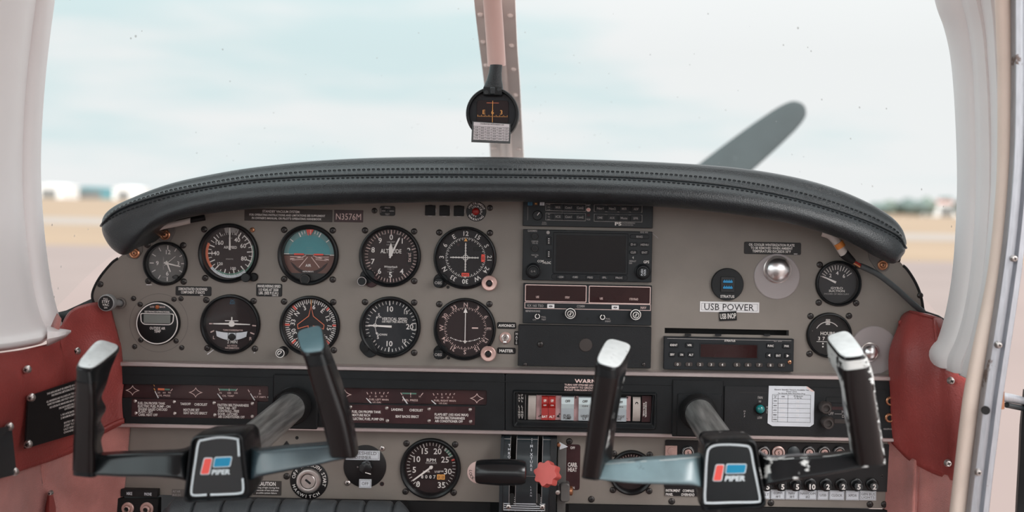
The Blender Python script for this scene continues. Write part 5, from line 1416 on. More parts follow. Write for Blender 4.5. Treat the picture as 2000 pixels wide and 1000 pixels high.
for i, q in enumerate(sm):
    t = i / (NS - 1)
    e = math.sin(PI * t) ** 0.35 if 0 < t < 1 else 0.0
    e = max(e, 0.12)
    Tp, Sp, Bp = (q[0], q[1]), (q[2], q[3]), (q[4], q[5])
    lp = lambda a, c, f: (a[0] + (c[0] - a[0]) * f, a[1] + (c[1] - a[1]) * f)
    yT, yS, yB = -0.045 - .02 * (1 - e), -0.105 * (0.55 + .45 * e), -0.100 * (0.45 + .55 * e)
    wT = P(*Tp, yT); dep = 0.02 + 0.46 * max(0, math.sin(PI * t)) ** 0.8
    pts = [wT + Vector((0, dep, -0.02 - dep * .12)), wT + Vector((0, dep * .5, -.006 - dep * .04)), wT, P(*lp(Tp, Sp, .45), (yT * .4 + yS * .6) - .006), P(*Sp, yS)]
    f1, f2 = P(*lp(Sp, Bp, .33), yS - .017 * e), P(*lp(Sp, Bp, .72), yS - .018 * e)
    wB = P(*Bp, yB)
    pts2 = [P(*Sp, yS), f1, f2, wB, wB + Vector((0, .045 * e, .007)), Vector((wB.x, -0.001, wB.z + .012))]
    secs.append((cr(pts, 5), cr(pts2, 5)))
b = T.world(); b.loft([s[0] for s in secs], 'leather_black'); T.put(b, 'top_cover', sharp=80)
b = T.world(); b.loft([s[1] for s in secs], 'leather_black'); T.put(b, 'front_roll', sharp=80)
b = T.world(); b.tube([s[1][0] + Vector((0, -.0012, 0)) for s in secs], .0017, 'leather_black', 8); T.put(b, 'piping')
def stitches(idx, k, off):
    line = [s[idx][k] for s in secs]
    b = T.world(); acc = 0.0; step = 0.0062
    pts = []
    for a, c in zip(line, line[1:]):
        L = (c - a).length
        while acc < L:
            pts.append((a.lerp(c, acc / L), (c - a).normalized())); acc += step
        acc -= L
    for p, d in pts:
        q = p + off
        b.tube([q - d * .0019 + Vector((0, .0006, 0)), q + Vector((0, 0, .0004)), q + d * .0019 + Vector((0, .0006, 0))], .00062, 'stitch', 5)
    T.put(b, 'stitching')
stitches(0, 17, Vector((0, -.0006, .0004))); stitches(1, 2, Vector((0, -.0008, 0)))

# taped wire under the right end
T = Thing('sensor_cable', 'grey cable with taped splice running down from under the glareshield right end', 'cable', 1700, 530)
def wp(b, pts): return [P(*p) for p in pts]
b = T.world(); b.tube(cr(wp(b, [(1607, 453, -.028), (1622, 459, -.031), (1634, 472, -.034), (1649, 496, -.034)]), 5), .0062, 'cloth_tape', 12); T.put(b, 'tape_wrap', label='pale tape wrapped round the cable')
b = T.world(); b.tube(cr(wp(b, [(1637, 474, -.036), (1643, 483, -.036)]), 2), .0066, 'orange_tape', 12); T.put(b, 'tape_band', label='orange band of tape')
b = T.world(); b.tube(wp(b, [(1647, 494, -.034), (1655, 502, -.032), (1667, 511, -.03)]), [.007, .0062, .004], 'rubber', 12); T.put(b, 'boot')
b = T.world(); b.tube(wp(b, [(1665, 509, -.03), (1684, 521, -.028)]), .0022, 'red_switch', 8); b.tube(wp(b, [(1665, 512, -.03), (1684, 523, -.028)]), .0022, 'copper_screw', 8); T.put(b, 'bare_wire')
b = T.world(); b.tube(cr(wp(b, [(1680, 519, -.028), (1700, 528, -.026), (1718, 538, -.024), (1750, 563, -.018), (1782, 592, -.012), (1803, 609, -.008)]), 6), .0040, 'cable_grey', 12); T.put(b, 'sheath')
T = Thing('wire_label', 'white printed wire strip tucked under the left end of the glareshield', 'wire', 315, 448)
b = T.world(); L = cr(wp(b, [(287, 463, -.03), (296, 452, -.034), (312, 444, -.034), (345, 437, -.03), (372, 431, -.02)]), 5)
b.loft([[p + Vector((0, 0, -.004)), p + Vector((0, -.001, 0)), p + Vector((0, 0, .004))] for p in L], 'cloth_tape'); T.put(b, 'strip', solid=.001)
b = T.world(); b.tube(cr(wp(b, [(262, 470, -.02), (300, 452, -.02), (345, 436, -.015), (400, 425, -.01)]), 5), .004, 'rubber', 10); T.put(b, 'wire')

# ------------------------------------------------------------------ side panels
def surf(T, cols, m, name, su=5, sv=6, solid=.006, off=-1.0):
    b = T.world(); b.loft(grid_surface(cols, su, sv), m)
    return T.put(b, name, sharp=70, solid=solid, off=off)
def wscrew(T, px, py, y, r=.0042, m='steel_screw', name='screw'):
    c = P(px, py, y) - T.loc; b = MB(1.0)
    b.lathe([(r * 1.2, .002), (r, -.001), (r * .8, -.0022), (0, -.0028)], c.x, c.z, m, 16); b.v = [(v[0], v[1] + c.y, v[2]) for v in b.v]
    b.line((c.x - r * .5, c.z - r * .2), (c.x + r * .5, c.z + r * .2), r * .25, c.y - .003, 'recess'); b.line((c.x - r * .2, c.z + r * .5), (c.x + r * .2, c.z - r * .5), r * .25, c.y - .003, 'recess')
    return T.put(b, name)

T = Thing('leather_side_panel', 'red leather side panel left of the instrument panel', 'side panel', 110, 770, -.1, 'leather side panels')
top = [(224, 630, -.011), (214, 604, -.014), (190, 595, -.03), (160, 599, -.05), (136, 608, -.07), (121, 632, -.09), (111, 666, -.11), (54, 684, -.16), (0, 693, -.21), (-80, 703, -.28)]
bot = [(243, 828, -.011), (232, 830, -.014), (205, 843, -.03), (165, 866, -.05), (135, 883, -.07), (112, 892, -.09), (90, 900, -.11), (45, 915, -.16), (0, 930, -.21), (-80, 955, -.28)]
cols = []
for k, (a, c) in enumerate(zip(top, bot)):
    col = []
    for j in range(5):
        f = j / 4; bul = -.008 * math.sin(PI * min(1, f * 1.3)) if 0 < k < 9 else 0
        col.append((a[0] + (c[0] - a[0]) * f, a[1] + (c[1] - a[1]) * f, a[2] + bul + (.02 if j == 0 and k > 0 else 0)))
    cols.append(col)
surf(T, cols, 'red_leather', 'leather_cover')
wscrew(T, 52, 722, -.178); wscrew(T, 149, 686, -.075)
b = T.world(); hem = cr([P(c[0], c[1] - 6, c[2] - .006) for c in bot], 6); b.tube(hem, .0035, 'red_leather', 8); T.put(b, 'hem')
b = T.world(); b.loft([[P(98, 640, -.098), P(106, 622, -.094), P(111, 612, -.09)], [P(104, 660, -.11), P(113, 645, -.108), P(118, 622, -.1)]], 'pink_fabric'); T.put(b, 'torn_edge', solid=.002)

def quadplate(T, q, m, th=.0015):
    """plate through four (px,py,y) corners TL,TR,BR,BL, and a mapper from unit square to its face"""
    w = [P(*c) for c in q]
    n = (w[1] - w[0]).cross(w[3] - w[0]).normalized()
    if n.y > 0: n = -n
    return w, n
T = Thing('placard', 'black operating limitations placard screwed to the left red leather panel', 'placard', 95, 810, -.14)
w, n = quadplate(T, [(54, 774, -.181), (165, 737, -.083), (163, 842, -.079), (48, 876, -.184)], None)
b = T.world(); b.add([p + n * .0015 for p in w] + [p - n * .001 for p in w], [(0, 1, 2, 3), (7, 6, 5, 4), (0, 4, 5, 1), (1, 5, 6, 2), (2, 6, 7, 3), (3, 7, 4, 0)], 'placard_black')
t = MB(1.0)
lines = [('THIS AIRPLANE MUST BE OPERATED AS A NORMAL OR', .30, .93, .66), ('THE OPERATING LIMITATIONS STATED IN THE FORM OF', .38, .87, .60), ('ALL MARKINGS AND PLACARDS ON THIS AIRPLANE APPLY', .30, .78, .68), ('PLANE FOR NORMAL AND UTILITY CATEGORY OPERATIONS', .32, .72, .66),
         ('NO ACROBATIC MANEUVERS ARE APPROVED FOR', .36, .65, .58), ('SPINS ARE PROHIBITED FOR BOTH NORMAL AND', .52, .58, .46), ('CATEGORIES.', .62, .53, .2), ('1. NO ACROBATIC MANEUVERS', .56, .44, .42), ('2. MAXIMUM DEMONSTRATED', .56, .38, .42), ('ENTRY SPEEDS', .62, .27, .26), ('STEEP TURNS', .62, .21, .25), ('LAZY EIGHTS', .62, .15, .22), ('CHANDELLES', .62, .09, .24)]
for s, x, z, ww in lines: t.text(s, x, z, .036, 0, 'grey_ink', w=ww, al='L', bold=.02)
t.v = [tuple((w[3] * (1 - v[0]) + w[2] * v[0]) * (1 - v[2]) + (w[0] * (1 - v[0]) + w[1] * v[0]) * v[2] + n * .0019) for v in t.v]
b.add(t.v, t.f, 'white_ink'); T.put(b, 'plate')
wscrew(T, 60, 777, -.184); wscrew(T, 54, 868, -.187)
T = Thing('cover_plate', 'grey metal plate at the lower left picture edge on red leather', 'plate', 0, 880, -.2)
w, n = quadplate(T, [(-90, 852, -.345), (21, 832, -.212), (31, 926, -.21), (-90, 958, -.345)], None)
b = T.world(); b.add([p + n * .002 for p in w] + [p - n * .001 for p in w], [(0, 1, 2, 3), (7, 6, 5, 4), (0, 4, 5, 1), (1, 5, 6, 2), (2, 6, 7, 3), (3, 7, 4, 0)], 'quadrant_black'); T.put(b, 'plate')
wscrew(T, 17, 834, -.219); wscrew(T, 27, 922, -.214)

T = Thing('fabric_side_panel', 'pink fabric lining below the left red leather panel', 'side panel', 110, 950, -.09, 'fabric side panels')
cols = []
tp = [(252, 822, .002), (232, 826, -.008), (203, 838, -.022), (165, 860, -.04), (130, 878, -.06), (95, 894, -.096), (80, 898, -.108), (70, 900, -.112), (40, 910, -.152), (0, 922, -.2), (-80, 945, -.27)]
bt = [(228, 1050, .002), (218, 1050, -.008), (190, 1050, -.025), (160, 1050, -.045), (128, 1050, -.065), (95, 1050, -.088), (82, 1050, -.10), (74, 1050, -.118), (40, 1050, -.15), (0, 1050, -.2), (-80, 1050, -.27)]
for a, c in zip(tp, bt): cols.append([(a[0] + (c[0] - a[0]) * j / 3, a[1] + (c[1] - a[1]) * j / 3, a[2] + (c[2] - a[2]) * j / 3) for j in range(4)])
surf(T, cols, 'pink_fabric', 'lining', su=4)
b = T.world(); b.loft([[P(93, 962, -.098), P(97, 958, -.112), P(103, 964, -.098)], [P(84, 1000, -.10), P(96, 996, -.13), P(109, 990, -.10)], [P(80, 1050, -.10), P(96, 1050, -.135), P(112, 1050, -.10)]], 'red_leather'); T.put(b, 'torn_flap')
wscrew(T, 98, 963, -.118, r=.0028)

T = Thing('leather_side_panel', 'red leather side panel right of the instrument panel with boxed top', 'side panel', 1810, 760, -.06, 'leather side panels')
top = [(1757, 632, -.018), (1760, 618, -.016), (1776, 607, -.03), (1800, 612, -.05), (1824, 621, -.065), (1834, 640, -.075), (1845, 672, -.085), (1868, 706, -.098), (1905, 730, -.112)]
bot = [(1741, 866, -.012), (1749, 874, -.018), (1772, 897, -.03), (1798, 913, -.05), (1824, 926, -.065), (1838, 931, -.075), (1848, 935, -.083), (1864, 940, -.098), (1890, 950, -.112)]
mid = [(1736, 690, -.012), (1744, 690, -.022), (1764, 690, -.044), (1796, 695, -.06), (1822, 700, -.075), (1836, 710, -.082), (1848, 720, -.09), (1866, 745, -.1), (1900, 760, -.114)]
cols = [[(a[0], a[1], a[2] + .012), m_, ((m_[0] + c[0]) / 2, (m_[1] + c[1]) / 2, m_[2] * .5 + c[2] * .5 - .005), c] for a, m_, c in zip(top, mid, bot)]
surf(T, cols, 'red_leather', 'leather_cover')
wscrew(T, 1858, 744, -.105); wscrew(T, 1852, 905, -.098)
b = T.world(); b.loft([[P(1776, 606, -.02), P(1800, 611, -.04), P(1826, 620, -.055)], [P(1790, 608, .0), P(1815, 613, -.01), P(1840, 622, -.03)], [P(1800, 612, .03), P(1825, 620, .02), P(1853, 640, .0)]], 'red_leather'); T.put(b, 'top_flap', solid=.003)
b = T.world(); b.loft([[P(1826, 620, -.055), P(1828, 645, -.07), P(1834, 690, -.08)], [P(1840, 622, -.03), P(1846, 650, -.04), P(1846, 690, -.06)], [P(1853, 640, .0), P(1858, 660, -.01), P(1858, 690, -.03)]], 'red_leather'); T.put(b, 'side_flap', solid=.003)
T = Thing('fabric_side_panel', 'pink fabric lining below the right red leather panel', 'side panel', 1795, 950, -.05, 'fabric side panels')
tp = [(1728, 850, .004), (1740, 862, -.004), (1770, 888, -.026), (1787, 898, -.044), (1795, 903, -.042), (1803, 907, -.048), (1825, 918, -.062), (1860, 932, -.094), (1895, 940, -.11)]
bt = [(1722, 1050, .004), (1730, 1050, -.004), (1762, 1050, -.03), (1782, 1050, -.05), (1789, 1050, -.042), (1797, 1050, -.052), (1822, 1050, -.066), (1856, 1050, -.094), (1890, 1050, -.11)]
cols = [[(a[0] + (c[0] - a[0]) * j / 3, a[1] + (c[1] - a[1]) * j / 3, a[2] + (c[2] - a[2]) * j / 3) for j in range(4)] for a, c in zip(tp, bt)]
surf(T, cols, 'pink_fabric', 'lining', su=4)

# ------------------------------------------------------------------ window surrounds, post, door frame (the setting)
def sstruct(name, cols, m, su=5, sv=5, solid=.01, off=-1.0):
    b = MB(1.0, P(*cols[0][0])); b.loft(grid_surface(cols, su, sv), m)
    return struct(b.build(name, None, P(*cols[0][0]), sharp=70, solid=solid, off=off))
def off(col, dx, y, dy=0): return [(x + dx, yy + dy, y) for x, yy in col]
Bl = [(120, -330), (100, -80), (92, 0), (84, 60), (74, 150), (67, 250), (65, 340), (69, 420), (77, 500), (90, 580), (110, 642), (136, 664)]
cl = [off(Bl, -14, .035), off(Bl, -2, -.045), off(Bl, -5, -.062), off(Bl, -16, -.074), off(Bl, -27, -.072), off(Bl, -36, -.082), off(Bl, -44, -.10), off(Bl, -58, -.125, 8), off(Bl, -95, -.165, 16), off(Bl, -150, -.22, 24), off(Bl, -260, -.34, 34)]
sstruct('trim_left', cl, 'white_plastic', su=5)
b = MB(1.0, P(128, 655, -.06)); b.loft(smooth_rings([[P(92, 636, -.10), P(92, 648, -.125), P(92, 662, -.13), P(92, 676, -.125)], [P(112, 641, -.10), P(112, 648, -.122), P(112, 658, -.124), P(112, 667, -.118)], [P(128, 643, -.09), P(128, 647, -.11), P(128, 653, -.112), P(128, 659, -.106)], [P(139, 645, -.085), P(139, 646.5, -.09), P(139, 648, -.09), P(139, 649.5, -.085)]], 5), 'white_plastic')
struct(b.build('trim_1', None, P(128, 655, -.06), solid=.003))
Br = [(1775, -330), (1828, -80), (1841, 0), (1858, 50), (1871, 110), (1879, 200), (1884, 330), (1882, 430), (1875, 530), (1862, 610), (1846, 664), (1829, 690), (1834, 706)]
Cr = [(1818, -330), (1868, -80), (1884, 0), (1897, 50), (1906, 110), (1911, 200), (1914, 330), (1912, 430), (1904, 530), (1892, 610), (1876, 664), (1858, 700), (1860, 718)]
Dr = [(1858, -330), (1905, -80), (1918, 0), (1928, 50), (1934, 110), (1940, 200), (1943, 330), (1939, 430), (1930, 530), (1916, 610), (1902, 670), (1888, 712), (1886, 732)]
Er = [(1895, -330), (1938, -80), (1950, 0), (1956, 50), (1960, 110), (1964, 200), (1964, 330), (1958, 430), (1946, 530), (1932, 610), (1920, 670), (1908, 720), (1904, 742)]
mixp = lambda A, B, f: [(a[0] + (b_[0] - a[0]) * f, a[1] + (b_[1] - a[1]) * f) for a, b_ in zip(A, B)]
cl = [off(Br, 16, .03), off(Br, 2, -.06), off(Br, 4, -.078), [(x, y, -.092) for x, y in mixp(Br, Cr, .5)], [(x, y, -.098) for x, y in mixp(Br, Cr, .85)], [(x, y, -.094) for x, y in Cr], [(x, y, -.108) for x, y in mixp(Cr, Dr, .3)], [(x, y, -.122) for x, y in mixp(Cr, Dr, .7)], [(x, y, -.118) for x, y in Dr], [(x, y, -.138) for x, y in mixp(Dr, Er, .6)], [(x, y, -.15) for x, y in Er]]
sstruct('trim_right', cl, 'white_plastic', su=4)

# door seal and door frame
SL = [(1930, -330), (1962, -80), (1962, 0), (1966, 110), (1967, 200), (1966, 330), (1959, 430), (1948, 530), (1933, 610), (1914, 700), (1899, 780), (1889, 860), (1881, 930), (1872, 1010), (1868, 1060)]
b = MB(1.0, P(1930, 600, -.19)); L = cr([P(x, y, -.185) for x, y in SL], 6)
b.tube(L, .0106, 'seal_beige', 16); o = b.build('door_seal', None, P(1930, 600, -.19), sharp=80); tag(o, 'long beige rubber door seal curving down the right side', 'door seal')
FR = [(1978, -330), (1996, -80), (1996, 0), (1996, 200), (1992, 330), (1982, 450), (1968, 560), (1950, 680), (1935, 780), (1925, 860), (1916, 930), (1907, 1010), (1902, 1060)]
T = Thing('door_frame', 'silver metal door frame strip with screws at far right', 'door frame', 1950, 680, -.21)
b = T.world(); L = cr([Vector(P(x, y, -.2)) for x, y in FR], 6)
rows = []
for p in L: rows.append([p + Vector(d) for d in ((-.012, .002, 0), (-.011, -.009, 0), (-.006, -.010, 0), (-.004, -.004, 0), (.001, -.004, 0), (.003, -.010, 0), (.009, -.010, 0), (.0105, -.002, 0), (.0125, -.001, 0), (.013, .03, 0))])
b.loft(rows, 'frame_metal'); T.put(b, 'channel', solid=.002)
for px, py in ((1951, 674), (1911, 923), (1981, 505)): wscrew(T, px, py, -.213, r=.0036)
b = T.world(); L2 = [p + Vector((.0145, .006, 0)) for p in L]; b.tube(L2, .0022, 'rubber', 8); T.put(b, 'edge_seal')
b = T.world(); b.lathe([(.005, .0), (.005, -.002), (0, -.002)], *[(P(1922, 800, -.21) - T.loc)[k] for k in (0, 2)], 'rubber', 16); b.v = [(v[0] + T.loc.x, v[1] + T.loc.y - .003, v[2] * 1.0 + T.loc.z) for v in b.v]; T.put(b, 'plug')
# open door beyond
T = Thing('door_stay', 'brown and silver door stay arm reaching to the open door', 'door stay', 1960, 780, -.16)
b = T.world(); b.tube([P(1936, 772, -.18), P(1975, 778, -.14), P(2020, 788, -.1)], [.006, .0055, .005], 'frame_metal', 12); T.put(b, 'arm')
b = T.world(); b.tube([P(1948, 764, -.165), P(1948, 797, -.165)], .008, 'copper_screw', 14); T.put(b, 'pivot'); b = T.world(); b.tube([P(1966, 791, -.15), P(2020, 802, -.1)], .0035, 'leather_black', 10); T.put(b, 'spring')
b = MB(1.0, P(2000, 900, -.1))
b.loft([[P(x0, y, d) for (x0, d) in ((x - 12, -.1), (x - 8, -.125), (x + 6, -.13), (x + 60, -.1))] for x, y in ((2010, 760), (2003, 830), (2000, 900), (1996, 970), (1992, 1060))], 'rubber')
struct(b.build('door_1', None, P(2000, 900, -.1), solid=.02))

# centre post of the windshield
b = MB(1.0, P(985, 150, .25))
pl = [(908, -330, -.10), (922, -80, .06), (926, 0, .09), (935, 80, .17), (944, 150, .24), (953, 230, .33), (958, 312, .43), (962, 345, .46)]
pr = [(992, -330, -.10), (1003, -80, .06), (1006, 0, .09), (1010, 90, .17), (1015, 160, .24), (1019, 240, .33), (1023, 312, .43), (1024, 345, .46)]
L1, L2 = cr([P(*p) for p in pl], 6), cr([P(*p) for p in pr], 6)
b.loft([[a + Vector((0, .02, 0)), a, a.lerp(c, .33), a.lerp(c, .38) + Vector((0, -.008, 0)), a.lerp(c, .5) + Vector((0, -.012, 0)), a.lerp(c, .62) + Vector((0, -.008, 0)), a.lerp(c, .67), c, c + Vector((0, .02, 0))] for a, c in zip(L1, L2)], 'post_paint')
for k in range(2, len(L1), 4):
    for f in (.12, .86):
        p = L1[k].lerp(L2[k], f); i0 = len(b.v); b.lathe([(.0045, .001), (.004, -.0015), (.002, -.0028), (0, -.003)], 0, 0, 'post_paint', 12); b.shift(i0, p.x, p.y, p.z)
struct(b.build('trim_2', None, P(985, 150, .25), sharp=50, solid=.003, off=-1))
b = MB(1.0, P(965, 60, -.02)); L = cr([P(x, y, d) for x, y, d in ((940, -330, -.16), (955, -90, -.07), (960, -20, -.05), (966, 60, -.025), (969, 108, -.012), (970, 128, -.008))], 6)
b.tube(L, [.0125 + .0 * i for i in range(len(L))], 'post_tube', 20); struct(b.build('trim_3', None, P(965, 60, -.02), sharp=60))

# windshield panes
pane = lambda C: C
lft = [[(955, -330, -.07), (968, -80, .075), (972, 120, .22), (978, 220, .33), (984, 330, .46)], [(760, -330, -.08), (760, -80, .06), (760, 120, .19), (760, 220, .29), (760, 345, .43)], [(500, -330, -.1), (500, -80, .03), (500, 120, .13), (500, 250, .22), (500, 390, .35)],
       [(250, -330, -.12), (250, -80, 0), (250, 140, .06), (250, 300, .12), (250, 480, .2)], [(140, -330, -.13), (120, -80, -.03), (110, 160, .0), (110, 380, .03), (120, 590, .06)], [(90, -330, -.14), (70, -80, -.05), (50, 200, -.03), (45, 420, -.02), (80, 640, -.02)]]
rgt = [[(955, -330, -.07), (968, -80, .075), (976, 120, .22), (990, 220, .33), (1000, 330, .46)], [(1200, -330, -.08), (1200, -80, .06), (1200, 120, .19), (1200, 220, .29), (1200, 355, .43)], [(1450, -330, -.1), (1450, -80, .03), (1450, 120, .13), (1450, 250, .22), (1450, 390, .35)],
       [(1660, -330, -.12), (1680, -80, 0), (1680, 140, .05), (1680, 320, .12), (1680, 470, .2)], [(1770, -330, -.13), (1810, -80, -.03), (1840, 160, -.01), (1840, 380, .02), (1820, 600, .03)], [(1800, -330, -.14), (1850, -80, -.06), (1895, 200, -.05), (1900, 420, -.05), (1860, 660, -.05)]]
for nm, C in (('window_1', lft), ('window_2', rgt)):
    b = MB(1.0, P(*C[2][1])); b.loft(grid_surface(C, 5, 6), 'windshield_glass'); struct(b.build(nm, None, P(*C[2][1]), sharp=0))
# window sill at the left below the glass
b = MB(1.0, P(145, 600, .02)); b.loft([[P(88, 616, -.02), P(130, 606, 0), P(186, 580, .02)], [P(92, 622, -.03), P(132, 616, -.01), P(190, 600, .01)], [P(96, 640, -.03), P(140, 640, -.02), P(200, 640, 0)]], 'rubber'); struct(b.build('trim_4', None, P(145, 600, .02), solid=.004))
b = MB(1.0, P(1830, 630, .02)); b.loft([[P(1800, 606, .02), P(1830, 616, 0), P(1870, 640, -.02)], [P(1800, 640, .02), P(1830, 650, 0), P(1870, 670, -.02)]], 'rubber'); struct(b.build('trim_5', None, P(1830, 630, .02), solid=.004))

# ------------------------------------------------------------------ compass
k = (D - .03) / F
T = Thing('magnetic_compass', 'round black magnetic compass hanging from the windshield post', 'compass', 962, 222, -.03)
KB = lambda: MB(k)
b = KB(); b.lathe([(30, 62), (46, 50), (51.5, 30), (51.5, -6), (50, -9), (46, -9), (45, -6), (45, 4), (0, 4)], 0, 0, 'black_plastic', 64); T.put(b, 'housing')
b = KB(); b.disc(0, 0, 45.5, 3.6, 'dial_slate', 56); b.ring(0, 0, 38, 45.5, 3.5, 'dial_slate', 56); b.arctext('STEER', 0, 0, 41, -38, 4, 3, 'placard_grey', step=7); b.arctext('FOR', 0, 0, 41, 38, 4, 3, 'placard_grey', step=7); T.put(b, 'face_ring')
b = KB(); b.slab(-31, -20, 31, 26, 2, 1, 'dial_seat_cast', 6, .3)
for s, x in (('E', -17), ('6', 0), ('3', 17)): b.text(s, x, 3, 8, .6, 'amber_ink')
for i in range(-12, 13): b.line((i * 2.4, -6.4), (i * 2.4, -2.6 if i % 3 == 0 else -4.4), .8, .6, 'amber_ink')
b.line((-12, 21), (12, 21), 1, .6, 'orange_ink'); T.put(b, 'compass_card')
b = KB(); b.line((0, 25), (0, -19), 1.2, -1, 'amber_ink'); T.put(b, 'lubber_line')
b = KB(); b.slab(-18, 34, 18, 52, 2, -14, 'black_plastic', 3, 2); b.slab(-5, 36, 5, 50, -12, -17, 'leather_black', 2.5, 1.5); b.lathe([(4, -13), (4, -15), (0, -16)], -12, 40, 'leather_black', 16); b.lathe([(4, -13), (4, -15), (0, -16)], 13, 46, 'leather_black', 16); T.put(b, 'clamp')
b = KB(); rows = []
for z, w, y0, y1 in ((48, 20, 14, -9), (56, 18, 12, -8), (66, 15, 12, -6), (80, 12.6, 12, -4), (96, 12, 14, -2)): rows.append([(x + 5 * (z - 48) / 48 + math.cos(a) * w * 0 + w * math.cos(a) * 1.0, (y0 + y1) / 2 + (y0 - y1) / 2 * math.sin(a), z) for x, a in [(0, 2 * PI * i / 20) for i in range(20)]])
b.loft(rows, 'leather_black', close=True, cap0=True, cap1=True); T.put(b, 'hanger')
b = KB(); b.prism([(-38.5, -16), (37, -19.5), (36, -58.5), (-39.5, -57)], -8, -12, 'black_gloss', .6); T.put(b, 'card_holder')
b = KB(); b.prism([(-35.5, -18), (34, -21), (33.6, -54), (-36, -52.6)], -12, -12.6, 'paper', .1)
y = -12.9
b.text('CALIBRATED WITH RADIO ON', 0, -21.8, 2.8, y, 'placard_grey', w=46, rot=2)
for i in range(6): b.line((-35 + 0, -25.6 - i * 5.3), (33.6, -28 - i * 5.3), .5, y, 'placard_grey')
for j in range(7): b.line((-35 + j * 11.4, -26 - j * .3), (-35 + j * 11.4, -52 - j * .3), .5, y, 'placard_grey')
for i in range(5):
    for j in range(6): b.text(('FOR', '000', '030', '060', '090', '120')[j] if i % 2 == 0 else ('STEER', '002', '031', '058', '091', '122')[j], -29.4 + j * 11.4, -28.4 - i * 5.2 - j * .36, 2.6, y, 'dark_ink', w=7)
T.put(b, 'correction_card')

